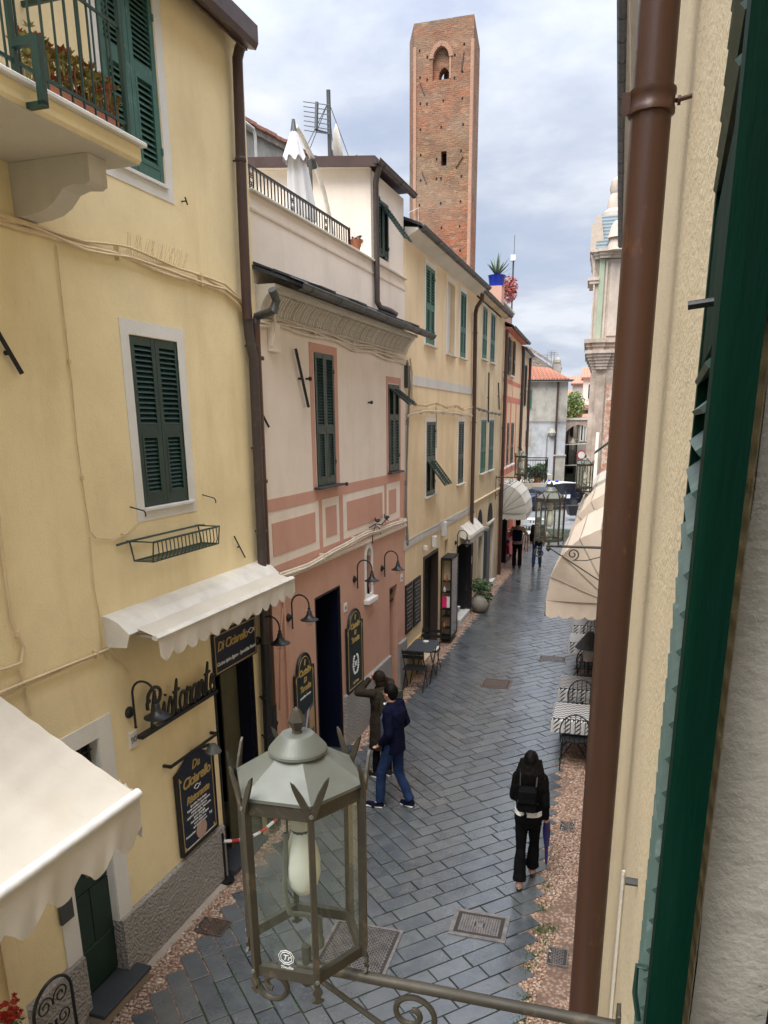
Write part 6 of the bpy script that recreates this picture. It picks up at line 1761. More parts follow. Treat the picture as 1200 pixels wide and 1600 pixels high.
m = T.mb(); m.box(1.2, 2.8, .02, 2.2, 0, .9); m.box(1.4, 2.6, .02, 1.6, .9, 1.4); T.part('stone_steps', m, M['stucco_grey'])
m = T.mb(); m.box(-.2, .9, .02, .1, 0, 2.3); T.part('dark_doorway', m, M['dark_room'])
# rubble house and chimney behind
T = Thing('rubble_house', 'rough stone gable with a pale chimney pot and aerials above the red roof', 'house', GF, (1.5, -9, 0))
x0_, zA = lam(826, 548, 66); x1_, zB = lam(872, 574, 66); x0_ -= 9.2; x1_ -= 9.2
m = T.mb(); m.add([(x0_ - 1.5, -10, 0), (x1_, -10, 0), (x1_, -10, zB - .3), (x0_, -10, zA), (x0_ - 1.5, -10, zA + .3), (x1_, -13, 0), (x1_, -13, zB), (x0_ - 1.5, -13, zA)], [(0, 1, 2, 3, 4), (1, 5, 6, 2), (2, 6, 7, 4, 3)]); T.part('gable_wall', m, M['rubble'])
m = T.mb(); m.add([(x0_ - 1.5, -9.8, zA + .35), (x0_, -9.8, zA + .05), (x1_ + .3, -9.8, zB - .25), (x1_ + .3, -9.8, zB - .05), (x0_, -9.8, zA + .28), (x0_ - 1.5, -9.8, zA + .55)], [(0, 1, 4, 5), (1, 2, 3, 4)]); T.part('roof_edge', m, M['rubble'])
cxx = lam(871, 570, 64)[0] - 9.2; zt_ = lam(871, 562, 64)[1]
m = T.mb(); m.box(cxx - .3, cxx + .3, -8.5, -7.9, 8, zt_ - .3); m.lathe([(.25, 0), (.32, .1), (.3, .3), (.2, .5)], (cxx, -8.2, zt_ - .3), 10); T.part('chimney', m, M['stucco_grey'])
m = T.mb()
for px, top in ((855, 553), (862, 548), (866, 551)):
    x_ = lam(px, top, 64)[0] - 9.2; z_ = lam(px, top, 64)[1]; m.tube([(x_, -8, zB - .5), (x_, -8, z_)], .025, 5)
    for k in range(3): m.tube([(x_ - .35, -8, z_ - .12 * k), (x_ + .35, -8, z_ - .12 * k)], .015, 4)
T.part('aerials', m, M['cable_grey'])

# arched passage between grey house and church, and the lane behind it
AY = 57.0
AF = Frame((13.05, AY), 103.6, -1)
T = Thing('arched_passage', 'flat bridge with a low arch spanning the lane between grey house and church', 'arch', AF, (.9, 0, 0))
ax1 = 1.95; zc_ = 4.35
m = T.mb(); n_ = 12
arc_p = [(ax1 * i / n_, 4.0 + .72 * math.sin(math.pi * i / n_) ** .7) for i in range(n_ + 1)]
for a, b in zip(arc_p, arc_p[1:]):
    m.quad((a[0], 0, a[1]), (b[0], 0, b[1]), (b[0], 0, 5.05), (a[0], 0, 5.05)); m.quad((a[0], 0, a[1]), (b[0], 0, b[1]), (b[0], -1.2, b[1]), (a[0], -1.2, a[1]))
T.part('arch', m, M['church_low'])
m = T.mb(); m.box(-.05, ax1 + .05, -1.2, .08, 5.05, 5.2); T.part('parapet', m, M['soffit'])
m = T.mb(); m.tube([(-.1, .1, 3.35), (ax1, .1, 3.42)], .035, 5); m.tube([(-.1, .1, 1.9), (ax1, .1, 1.95)], .02, 5); T.part('conduit', m, M['soffit'])
M['lane_shade'] = plaster('stucco with lane shade', (.13, .12, .11), .2, .6); M['lane_grey'] = plaster('grey lane stucco', (.36, .34, .30), .2, .6)  # the dark stucco has the narrow lane's shade put into its colour
def lane_house(label, u0, u1, w0, w1, h, mat, wins, side=None, name='lane_house'):
    T = Thing(name, label, 'house', AF, ((u0 + u1) / 2, w0, 0))
    m = T.mb(); m.box(u0, u1, w1, w0, 0, h); T.part('wall', m, M[mat])
    m = T.mb(); m.prism([(w0 + .3, h), (w0 + .3, h + .12), ((w0 + w1) / 2, h + 1.1), (w1, h + .1)], 'x', u0 - .2, u1 + .2); T.part('roof', m, M['tiles'])
    for (a, b, c, d) in wins:
        q = T.mb(); q.box(a, b, w0 + .001, w0 + .05, c, d); wo = T.part('window', q, M['white_paint'])
        q = T.mb(); q.box(a + .1, b - .1, w0 + .04, w0 + .07, c + .1, d - .1); T.part('pane', q, M['dark_room'], parent=wo)
    return T
lane_house('tall dark house on the left side of the narrow lane behind the arch', -2.5, .12, -2, -60, 4.9, 'lane_shade', [])
T = Thing('covered_passage', 'low covered passage with a pale ledge crossing the dark lane', 'passage', AF, (.6, -22, 2.2)); m = T.mb(); m.box(.1, 1.1, -30, -20, 3.0, 6.0); T.part('wall', m, M['church_low']); m = T.mb(); m.box(.05, .95, -20, -19.6, 2.9, 3.05); T.part('ledge', m, M['soffit']); m = T.mb(); m.box(.3, .6, -19.99, -19.9, 3.6, 4.6); T.part('doorway', m, M['dark_room'])
T = Thing('lane_end_house', 'dark house front closing the far end of the lane', 'house', AF, (.6, -50, 0)); m = T.mb(); m.box(-.5, 2, -60, -50, 0, 5); T.part('wall', m, M['lane_shade']); m = T.mb(); m.box(.3, .8, -49.99, -49.9, 0, 2.2); T.part('doorway', m, M['dark_room'])
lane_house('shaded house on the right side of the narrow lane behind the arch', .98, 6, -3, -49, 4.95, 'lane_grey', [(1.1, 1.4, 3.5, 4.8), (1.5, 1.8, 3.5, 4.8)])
T = Thing('lane_goods', 'dark shop goods lining the right side of the lane', 'shop goods', AF, (.9, -8, 0))
for k in range(5): m = T.mb(); m.box(.80, .975, -8 - 3 * k, -6.8 - 3 * k, 0, 2.1); T.part('goods', m, M['black' if k % 2 else 'lane_shade'])
hR = lane_house('pale house with white windows and a dark balcony above the arched bridge', 1.25, 7, -16, -22, 8.6, 'cream', [(1.6, 2.4, 6.8, 8.2), (2.7, 3.3, 7.0, 8.3), (2.2, 2.9, 4.2, 5.9), (3.1, 3.8, 4.2, 5.9)])
m = hR.mb(); m.box(1.1, 5, -15.9, -14.9, 6.2, 6.35); hR.part('canopy', m, M['tiles']); m = hR.mb(); m.box(1.2, 5, -15.9, -15.0, 4.1, 4.25); m.box(1.2, 1.25, -15.9, -15, 4.2, 5.4); m.box(1.2, 2.1, -15.05, -15, 4.2, 5.9)
for k in range(16): m.box(1.2 + .2 * k, 1.23 + .2 * k, -15.03, -15.0, 4.2, 5.2)
hR.part('balcony', m, M['black_iron'])
lane_house('grey distant house at the skyline above the lane', .2, 2.4, -34, -40, 8.9, 'stucco_grey', [(.4, .8, 6.8, 7.8), (1.0, 1.3, 6.8, 7.8)])
lane_house('cream distant tower house at the end of the lane', -1.0, 3.5, -80, -84, 9.0, 'soffit', [])
T = Thing('bush', 'bushy green shrub growing above the arched bridge', 'shrub', AF, (.4, -6, 5)); bush(T, (.55, -7, 6.0), (.9, .9, 1.3), 1500, .13, 'leaf_bright' if 'leaf_bright' in M else 'leaf')
m = T.mb(); m.tube([(.5, -7, 4.8), (.55, -7, 6)], .06, 6); T.part('stem', m, M['cover_rust'])
m = MB(); m.quad(*[AF.at(u_, w_, -.01) for u_, w_ in ((-.3, .5), (2.2, .5), (2.2, -80), (-.3, -80))]); m.build('lane', M['joint'], kind='structure')
# round traffic sign at the lane
x_, z_ = lam(908, 711, 55.5)
T = Thing('traffic_sign', 'round white no entry sign with a red rim at the mouth of the lane', 'traffic sign', WORLD, (x_, 55.5, 0))
q = T.mb(); q.tube([(x_, 55.5, 0), (x_, 55.5, z_ + .3)], .03, 8); T.part('post', q, M['grey_metal'])
q = T.mb(); q.lathe([(.001, 0), (.33, 0), (.33, .02), (.001, .02)], (x_, 55.42, z_), 24, 'y'); T.part('rim', q, M['red'])
q = T.mb(); q.lathe([(.001, -.012), (.24, -.012), (.24, 0), (.001, 0)], (x_, 55.41, z_), 24, 'y'); T.part('disc', q, M['white_paint'])
q = T.mb(); q.box(x_ - .25, x_ + .25, 55.42, 55.44, z_ - .75, z_ - .42); T.part('lower_plate', q, M['white_paint'])
x_, z_ = lam(895, 695, 62)
T = Thing('hanging_lantern', 'small pale lantern hanging in the lane behind the arch', 'street lantern', WORLD, (x_, 62, z_))
q = T.mb(); q.lathe([(.12, -.4), (.24, .1), (.26, .12), (.1, .35), (.02, .5)], (x_, 62, z_), 6); q.tube([(x_, 62, z_ + .4), (x_ + 1.3, 62, z_ + .5)], .03, 5); T.part('lantern', q, M['soffit'])

# ================================================================ church bell tower on the right
CYD = 46.0
CF = Frame((11.9, CYD), 104.5, -1)
T = Thing('church_bell_tower', 'weathered baroque church tower with pink upper stage and scaly blue roof, on the right', 'church tower', CF, (2, 0, 0))
def cz(py): return CF.P(935, py)[1]
def cxu(px, py): return CF.P(px, py)[0]
UE = cxu(925, 480)
CW = 6.5
z1_ = cz(575)
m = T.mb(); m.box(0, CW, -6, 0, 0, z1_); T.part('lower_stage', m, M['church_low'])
m = T.mb(); m.box(.25, .75, 0, .14, 0, z1_ - .4); m.box(-.06, .25, -1, .05, 0, z1_ - .3); T.part('pilaster', m, M['church_low'])
m = T.mb(); m.box(.85, CW, .0, .10, 0, z1_ - .9); T.part('broken_brickwork', m, M['church_brick'])
# stacked cornice mouldings
def cornice(zb, zt, x0, out, n, name, mat):
    for i in range(n):
        t = (i + 1) / n; e = out * (t ** 1.5)
        m = T.mb(); m.box(x0 - e, CW, -6, e, zb + (zt - zb) * i / n, zb + (zt - zb) * (i + 1) / n + .003); m.box(x0 + .25 - e * .6, x0 + .8 + e * .6, e, e + .18, zb + (zt - zb) * i / n, zb + (zt - zb) * (i + 1) / n)
        T.part(name, m, M[mat])
cornice(cz(577), cz(548), -.02, .42, 6, 'cornice', 'church_low'); z2_ = cz(548)
cornice(z2_, cz(530), UE - .05, .26, 3, 'cornice', 'church_low')
z3_ = cz(440)
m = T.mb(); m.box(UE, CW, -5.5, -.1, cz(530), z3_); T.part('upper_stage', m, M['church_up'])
m = T.mb(); m.box(cxu(933, 480), cxu(941, 480), -.1, .0, cz(530), cz(405)); T.part('green_pilaster', m, M['church_green'])
m = T.mb(); m.box(cxu(943, 480), cxu(946, 480), -.1, .0, cz(530), cz(408)); m.box(cxu(950, 480), CW, -.1, -.03, cz(525), cz(412)); m.box(UE, UE + .08, -.1, .02, cz(530), z3_); T.part('wall_panel_moulding', m, M['church_up'])
m = T.mb(); m.box(UE - .22, UE + .3, -2.5, .05, cz(443), cz(438)); m.box(UE - .32, UE + .3, -2.6, .10, cz(438), cz(433)); T.part('cornice', m, M['church_up'])
# curved volute on the left side
prof = [(cxu(926, 438), cz(438)), (cxu(926.5, 420), cz(420)), (cxu(925, 405), cz(405)), (cxu(923, 397), cz(397)), (cxu(940, 397), cz(397)), (cxu(940, 438), cz(438))]
m = T.mb(); m.prism([(p[0], p[1]) for p in prof], 'y', -3, -.12); T.part('volute', m, M['church_up'])
m = T.mb(); m.box(UE + .02, CW, -5, -.12, z3_, cz(405)); T.part('attic', m, M['church_up'])
cornice(cz(404), cz(390), UE + .05, .24, 3, 'cornice', 'church_up')
prof = [(cxu(922, 392), cz(392)), (cxu(923, 375), cz(375)), (cxu(925, 350), cz(350)), (cxu(929, 347), cz(347)), (cxu(933, 335), cz(335)), (cxu(940, 335), cz(335)), (cxu(945, 392), cz(392))]
m = T.mb(); m.prism(prof, 'y', -3, -.15); T.part('gable_scroll', m, M['church_up'])
m = T.mb(); m.add([(cxu(931, 388), .02, cz(388)), (CW, .02, cz(388)), (CW, -2.5, cz(329)), (cxu(931, 388) + .15, -2.5, cz(329)), (cxu(931, 388) + .1, -2.0, cz(329))], [(0, 1, 2, 3, 4)])
rows = 16
dm = T.part('dome_roof', m, M['dome'])
m = T.mb()
for i in range(rows):
    t = i / rows; z_ = cz(388) + (cz(329) - cz(388)) * t; w_ = .03 - 2.1 * t * .6
    m.prism([(w_ - .3, z_ - .05), (w_ + .12, z_ - .06), (w_, z_ + (cz(329) - cz(388)) / rows)], 'x', cxu(931, 388) + .1 * t + .02 * (i % 2), CW)
T.part('shingle_rows', m, M['dome'], parent=dm, kind='stuff')
for px, py, s_ in ((966, 362, .5), (964, 382, .45)):
    m = T.mb(); m.lathe([(.001, .5), (.25, .42), (.4, .15), (.5, -.25), (.55, -.4)], (cxu(px, py), .15, cz(py)), 10); o = T.part('scroll_ornament', m, M['church_up'], smooth=True)
m = T.mb(); m.lathe([(.75, 0), (.7, .3), (.45, .5), (.42, 1.0), (.30, 1.25), (.38, 1.5), (.30, 1.9), (.001, 2.15)], (cxu(963, 320), -1.9, cz(331)), 12); T.part('lantern_turret', m, M['church_up'], smooth=True)
m = T.mb(); m.tube([(cxu(963, 320), -1.9, cz(298)), (cxu(963, 320), -1.9, cz(276))], .025, 5); m.tube([(cxu(963, 320), -1.9, cz(276)), (cxu(958, 320), -1.9, cz(284)), (cxu(954, 320), -1.9, cz(290))], .03, 5); m.tube([(cxu(966, 320), -1.9, cz(279)), (cxu(961, 320), -1.9, cz(274))], .02, 5); T.part('weather_vane', m, M['cable_grey'])
# ragged stone base and the green shutters on the side house
m = T.mb()
for k in range(26):
    x_, z_ = random.uniform(.0, 1.4), random.uniform(0, 1.6); r_ = random.uniform(.12, .3)
    m.lathe([(.001, -r_ * .7), (r_ * .9, -r_ * .3), (r_, .1), (r_ * .5, r_ * .6), (.001, r_ * .7)], (x_, .25 + random.uniform(0, .5), z_), 7)
T.part('rough_stones', m, M['rubble'])
m = T.mb(); m.tube([(.55, .3, 0), (.55, .3, 4.2), (.56, .3, 4.35)], .10, 8); T.part('pale_pole', m, M['cream'])

# ================================================================ patrol car in the piazza
def car(x, y, rz, label):
    T = Thing('patrol_car', label, 'car', WORLD, (x, y, 0), rz=R(rz))
    body, white, glass, tyre = plain('dark blue car paint', (.008, .012, .034), .2), plain('white car paint', (.72, .74, .78), .25), plain('car window', (.015, .018, .022), .05), plain('tyre rubber', (.012, .012, .012), .8)
    # side profile (x forward, z up), length 4.1, width 1.75; roofs and bonnets lofted with tumblehome
    def loft(name, secs, mat, parent=None):
        m = MB(); n = len(secs[0][1])
        vs = []
        for yy, prof in secs: vs += [(p[0], yy, p[1]) for p in prof]
        fs = [tuple(range(n)), tuple(range(n * (len(secs) - 1), n * len(secs)))]
        for k in range(len(secs) - 1):
            for i in range(n): j = (i + 1) % n; fs.append((k * n + i, k * n + j, (k + 1) * n + j, (k + 1) * n + i))
        m.add(vs, fs); return T.part(name, m, mat, parent=parent, smooth=True)
    low = [(-2.02, .35), (-2.06, .62), (-2.0, .92), (-1.0, .97), (.75, .95), (1.6, .86), (1.98, .74), (2.06, .5), (2.0, .28), (1.62, .26), (1.55, .48), (1.3, .62), (1.05, .48), (.98, .24), (-.98, .24), (-1.05, .48), (-1.3, .62), (-1.55, .48), (-1.62, .28)]
    sh = lambda P, k: [(p[0] * k, .27 + (p[1] - .27) * (k if p[1] > .5 else 1)) for p in P]
    loft('body', [(-.88, sh(low, .97)), (-.84, low), (.84, low), (.88, sh(low, .97))], body)
    up = [(-1.98, .92), (-1.86, 1.22), (-1.55, 1.45), (-.6, 1.50), (.10, 1.46), (.85, .96)]
    loft('cabin', [(-.80, up), (-.62, [(p[0] * .97, .92 + (p[1] - .92) * 1.0) for p in up]), (.62, [(p[0] * .97, .92 + (p[1] - .92) * 1.0) for p in up]), (.80, up)], glass)
    rf = [(-1.62, 1.40), (-1.50, 1.475), (-.6, 1.525), (.08, 1.485), (.16, 1.44)]
    loft('roof', [(-.78, rf), (-.60, [(p[0], p[1] + .02) for p in rf]), (.60, [(p[0], p[1] + .02) for p in rf]), (.78, rf)], white)
    for yy in (-.885, .885):
        m = MB(); s_ = 1 if yy > 0 else -1
        m.box(-1.0, .85, min(yy, yy - .01 * s_), max(yy, yy - .01 * s_), .62, .84); T.part('door_stripe', m, white)
        for xa, xb in ((-1.64, -1.52), (-.68, -.58), (.30, .42)):
            m = MB(); m.prism([(xa, .93), (xb, .93), (xb - .03 + (.0 if xa < 0 else -.32), 1.46 if xa < .2 else 1.42), (xa - .03 + (.0 if xa < 0 else -.34), 1.46 if xa < .2 else 1.42)], 'y', min(yy * .91, yy * .915), max(yy * .91, yy * .915) + .001); T.part('window_pillar', m, body)
        for xx in (-1.3, 1.3):
            m = MB(); m.lathe([(.001, -.1), (.2, -.1), (.31, -.09), (.33, -.05), (.33, .05), (.31, .09), (.2, .1), (.001, .1)], (xx, yy * .90, .33), 20, 'y'); w_ = T.part('wheel', m, tyre, smooth=True)
            m = MB(); m.lathe([(.001, 0), (.19, 0), (.2, .02)], (xx, yy * 1.02, .33), 14, 'y'); T.part('rim', m, M['grey_metal'], parent=w_)
        m = MB(); m.box(1.86, 2.05, min(yy * .95, yy * .6), max(yy * .95, yy * .6), .58, .72); T.part('headlight', m, plain('headlight glass', (.6, .62, .65), .1))
        m = MB(); m.box(-2.07, -1.98, min(yy * .95, yy * .75), max(yy * .95, yy * .75), .62, .9); T.part('tail_light', m, M['red'])
        m = MB(); m.box(.55, .68, min(yy, yy * 1.16), max(yy, yy * 1.16), .95, 1.07); T.part('mirror', m, body)
        m = MB(); m.lathe([(.11, 0), (.10, .08), (.04, .12), (.001, .13)], (-.35, yy * .45, 1.53), 10); T.part('blue_beacon', m, plain('blue beacon', (.01, .03, .4), .2))
    return T
cxw, cyw = at_z(868, 800)
car(cxw - .1, cyw + 2.0, 205, 'dark blue and white patrol car parked in the piazza behind the hanging lantern')

# ================================================================ right hand side
RT_Z = 10.62
gap_ = (-.62, .80, 3.95, 7.9, .001)  # opening carried up past the window, out of view, so sun reaches the reveal
H = house('camera_house', 'buff rendered house on the right whose window the view is taken from', FR, 9.6, RT_Z - .1, 'near_plaster', [gap_], back=4.0, u0=-6.0)
# far parts of the right side row
Hb = house('right_row_house', 'pale pink house further along the right side with a stone eave', FR, 29.5, RT_Z - .1, 'cream', [(11.0, 12.6, 0, 2.3, .3), (14.5, 16.5, 0, 2.3, .3), (12.0, 13.0, 4.2, 5.8, .1), (16.0, 17.0, 4.2, 5.8, .1), (20, 21, 4.2, 5.8, .1), (19, 21, 0, 2.3, .3), (24, 26, 0, 2.3, .3)], back=4.0, u0=9.6)
hole_backs(Hb, [(11.0, 12.6, 0, 2.3, .3), (14.5, 16.5, 0, 2.3, .3), (12.0, 13.0, 4.2, 5.8, .1), (16.0, 17.0, 4.2, 5.8, .1), (20, 21, 4.2, 5.8, .1), (19, 21, 0, 2.3, .3), (24, 26, 0, 2.3, .3)])
for a in (12.0, 16.0, 20.0):
    leaf(Hb, a, a + .5, 4.2, 5.8, .0, 'green', n1=10, n2=10, single=False); leaf(Hb, a + .5, a + 1.0, 4.2, 5.8, .0, 'green', n1=10, n2=10, single=False)
for Tt, a, b in ((H, -6.0, 9.6), (Hb, 9.6, 29.6)):
    m = Tt.mb(); m.prism([(0, RT_Z - .12), (.44, RT_Z + .0), (.44, RT_Z + .05), (0, RT_Z + .05)], 'x', a, b); Tt.part('soffit', m, M['soffit'])
    gutter(Tt, a, b, .48, RT_Z + .02, .07, 'grey_metal', brackets=.75)
    m = Tt.mb(); m.prism([(.5, RT_Z + .05), (.5, RT_Z + .09), (-2, RT_Z + 1.2), (-4.2, RT_Z + .05)], 'x', a, b); Tt.part('roof', m, M['slate'])
m = Hb.mb(); m.tube([(10.6, .48, RT_Z - .06), (10.6, .44, RT_Z - .35), (10.6, .12, RT_Z - .75), (10.6, .10, RT_Z - 1.4), (10.6, .10, 0)], .055, 10); Hb.part('downpipe', m, M['grey_metal'], smooth=True)
T = Thing('overhead_wire', 'long thin pale wire hanging under the right eaves', 'cable', FR, (9, .4, 9.6)); q = T.mb(); q.tube([(8.6, .47, RT_Z - .1), (10.0, .38, 9.9), (12.5, .25, 8.9), (16, .15, 8.0)], .010, 5); T.part('wire', q, M['cable_pale'])
# the green tilted shutter far down the right wall
xs, zs_ = FR.P(946, 700, .3)
for i in range(2):
    m = MB((0, 0, 0), 1); m.box(0, .45, -.02, .02, -.95, 0)
    for k in range(12): m.box(.04, .41, .02, .04, -.9 + k * .073, -.86 + k * .073)
    fo = m.build('shutter_flap', M['green'], Hb.o); fo.location = (26.6 + .5 * i, .06, 4.55); fo.rotation_euler = (R(52), 0, 0)
# reveal of the window we look through
q = H.mb()
def rev(a, b):
    z = 3.95 + 3.95 * b; w_ = -.42 * a
    bump = .006 * math.sin(z * 9 + w_ * 11) + .004 * math.sin(z * 23 + w_ * 17 + 1)
    rnd = .012 * (1 - min(1, a * 12)) ** 2
    return (.798 - bump + rnd, w_ + .001 - rnd * .3, z)
q.grid(rev, 12, 60); H.part('window_reveal', q, M['near_reveal'], smooth=True)
# ---- big drainpipe close to the camera, painted red brown
rr = ray(981, 660); hyp = math.hypot(rr.x, rr.y); pd = 2.47
px_, py_ = rr.x / hyp * pd, rr.y / hyp * pd
us, ws = FR.loc(px_, py_)
o = vpipe(H, us, ws, 0.0, RT_Z - .2, .052, 'drain', name='near_drainpipe')
zb_ = EYE + pd * .3287 + .03
m = H.mb(); m.lathe([(.055, -.03), (.0605, -.028), (.0605, -.016), (.058, -.012), (.058, .012), (.0605, .016), (.0605, .028), (.055, .03)], (us, ws, zb_ - .03), 20); m.box(us - .02, us + .0, ws + .055, ws + .078, zb_ - .055, zb_ - .005)
m.tube([(us, ws - .06, zb_ - .03), (us - .02, 0.0, zb_ - .03)], .006, 8); m.lathe([(.012, -.004), (.012, .004)], (us, ws - .068, zb_ - .03), 8, 'y'); H.part('pipe_clamp', m, M['drain'], smooth=True)
m = H.mb(); m.tube([(us - .16, .008, 0), (us - .16, .008, 3.6)], .006, 6); H.part('thin_conduit', m, M['soffit'])
m = H.mb(); m.tube([(us - .7, .0, 3.9), (us - .7, .03, 3.9)], .010, 6); H.part('wall_pin', m, M['grey_metal'])
# ---- open louvred shutter beside the lens
NL, NT, zb, zt = .505, .029, 4.02, 6.15
def near_part(name, m, mat, parent=None, loc=(0, 0, 0)):
    o = m.build(name, M[mat], parent or H.o)
    if parent is None: o.location = (.60, RW_LAT - .060, 0); o.rotation_euler = (0, 0, -math.atan2(.032, .5))
    return o
m = MB(); m.bevel_box(0, .072, -NT, 0, zb, zt, .0025); so = near_part('open_shutter', m, 'near_green')
m = MB(); m.bevel_box(.0735, .088, -NT + .004, -.003, zb, zt, .004); near_part('stile_bevel', m, 'near_bevel', so)
m = MB(); m.bevel_box(NL - .07, NL, -NT, 0, zb, zt, .003)
for a, b in ((zb, zb + .18), (5.06, 5.22), (zt - .1, zt)): m.box(.088, NL - .07, -NT + .002, -.002, a, b)
near_part('shutter_rail', m, 'near_green', so)
me = slat_mesh(NL - .07 - .088, .034, .026, 'near_slat', 1, 40)
for a, b in ((zb + .2, 5.06), (5.24, zt - .12)):
    z = a + .02
    while z < b:
        s_ = bpy.data.objects.new('slat', me); COL.objects.link(s_); s_.parent = so; s_.location = (.088, -NT / 2 - .001, z); z += .034
m = MB(); m.tube([(.10, 0, 4.47), (.10, .010, 4.47), (.098, .010, 4.44), (.095, .004, 4.41)], .003, 6); near_part('shutter_catch', m, 'green', so)
m = MB(); m.tube([(.14, 0, 5.094), (.14, .020, 5.092)], .0035, 8); near_part('shutter_peg', m, 'black_iron', so)
m = H.mb(); m.tube([(.64, -.045, 4.05), (.64, -.045, 4.62)], .006, 8); m.tube([(.64 + .010 * math.cos(t), -.045, 4.63 + .010 * math.sin(t)) for t in np.linspace(0, 6.28, 12)], .004, 6); H.part('stay_rod', m, M['black_iron'])

# ---------------------------------------------------------------- street lanterns on brackets
def lantern(f, u, w, z, wall_w, rot, label, emblem=False):
    """z: height of the bracket bar, w distance of the lamp centre from the wall"""
    T = Thing('street_lantern', label, 'street lantern', f, (u, w, z), 'hexagonal lanterns on scrolled brackets')
    O = (0, 0, 0)
    def hexp(r, zz): return [(r * math.cos(R(rot + 60 * k)), r * math.sin(R(rot + 60 * k)), zz) for k in range(6)]
    zb, zt = .105, .630
    rb, rt = .194, .197
    # bottom and top frames
    for name, r, z0, z1 in (('bottom_frame', rb, zb - .028, zb + .008), ('top_frame', rt, zt - .012, zt + .030)):
        m = T.mb(O); a, b, c, d = hexp(r, z0), hexp(r, z1), hexp(r - .022, z0), hexp(r - .022, z1)
        vs = a + b + c + d; fs = []
        for i in range(6):
            j = (i + 1) % 6; fs += [(i, j, 6 + j, 6 + i), (12 + i, 12 + j, 18 + j, 18 + i), (i, j, 12 + j, 12 + i), (6 + i, 6 + j, 18 + j, 18 + i)]
        m.add(vs, fs); T.part(name, m, M['lantern'])
    # posts with leaf tips
    for k in range(6):
        a = R(rot + 60 * k); ca, sa = math.cos(a), math.sin(a)
        def pt(r, t, zz): return (r * ca - t * sa, r * sa + t * ca, zz)
        m = T.mb(O)
        b0, b1 = zb - .03, zt + .03
        h = .0082
        vs = [pt(rb - .014, -h, b0), pt(rb + .009, -h, b0), pt(rb + .009, h, b0), pt(rb - .014, h, b0), pt(rt - .014, -h, b1), pt(rt + .009, -h, b1), pt(rt + .009, h, b1), pt(rt - .014, h, b1)]
        m.add(vs, [(0, 3, 2, 1), (4, 5, 6, 7), (0, 1, 5, 4), (1, 2, 6, 5), (2, 3, 7, 6), (3, 0, 4, 7)])
        po = T.part('post', m, M['lantern'])
        for s_ in (-1, 1):
            m = T.mb(O); prof = [(.0, 0), (.006, .03), (.020, .062), (.042, .098), (.054, .108), (.050, .088), (.038, .055), (.022, .02), (.012, -.01)]
            fr_ = [pt(rt + .011, s_ * p[0], b1 - .02 + p[1] * 1.05) for p in prof]; bk = [pt(rt + .004, s_ * p[0], b1 - .02 + p[1] * 1.05) for p in prof]
            n_ = len(prof); m.add(fr_ + bk, [tuple(range(n_)), tuple(range(2 * n_ - 1, n_ - 1, -1))] + [(i, (i + 1) % n_, n_ + (i + 1) % n_, n_ + i) for i in range(n_)]); T.part('leaf_tip', m, M['lantern'], parent=po)
        m = T.mb(O); prof = [(-h, 0), (-.016, -.02), (-.006, -.05), (-.020, -.062), (0, -.075), (.020, -.062), (.006, -.05), (.016, -.02), (h, 0)]
        fr_ = [pt(rb + .011, p[0], b0 + p[1] * .75) for p in prof]; bk = [pt(rb + .003, p[0], b0 + p[1] * .75) for p in prof]; n_ = len(prof)
        m.add(fr_ + bk, [tuple(range(n_)), tuple(range(2 * n_ - 1, n_ - 1, -1))] + [(i, (i + 1) % n_, n_ + (i + 1) % n_, n_ + i) for i in range(n_)]); T.part('foot_leaf', m, M['lantern'], parent=po)
        m = T.mb(O)
        for zz, r_ in ((b0 + .022, rb + .009), (b1 - .018, rt + .009)):
            m = T.mb(O); c_ = Vector(pt(r_, 0, zz)); n3 = Vector((ca, sa, 0)); m.tube([tuple(c_), tuple(c_ + n3 * .005)], .0065, 8); T.part('rivet', m, M['lantern_roof'], parent=po)
    # roof: hexagonal pan, cap and finial
    m = T.mb(O); e0, e1, e2 = hexp(rt + .006, zt + .032), hexp(rt + .006, zt + .042), hexp(.080, zt + .122)
    vs = e0 + e1 + e2; fs = []
    for i in range(6):
        j = (i + 1) % 6; fs += [(i, j, 6 + j, 6 + i), (6 + i, 6 + j, 12 + j, 12 + i)]
    fs.append((0, 1, 2, 3, 4, 5)); fs.append(tuple(12 + i for i in range(6))); m.add(vs, fs); T.part('roof', m, M['lantern_roof'])
    m = T.mb(O); m.lathe([(.083, .118), (.088, .124), (.087, .132), (.083, .138), (.052, .174), (.048, .178), (.040, .180)], (0, 0, zt), 48); T.part('cap', m, M['lantern_roof'])
    m = T.mb(O); m.lathe([(.017, .178), (.013, .188), (.024, .212), (.028, .219), (.011, .252), (.005, .258), (.001, .261)], (0, 0, zt), 6); T.part('finial', m, M['lantern'])
    # glass
    for k in range(6):
        a, b = R(rot + 60 * k), R(rot + 60 * (k + 1)); m = T.mb(O); i_ = .010
        m.quad(((rb - i_) * math.cos(a), (rb - i_) * math.sin(a), zb), ((rb - i_) * math.cos(b), (rb - i_) * math.sin(b), zb), ((rt - i_) * math.cos(b), (rt - i_) * math.sin(b), zt), ((rt - i_) * math.cos(a), (rt - i_) * math.sin(a), zt)); T.part('pane', m, M['glass'])
    mid = R(rot + 60 * 2.5) if False else R(-178.5)
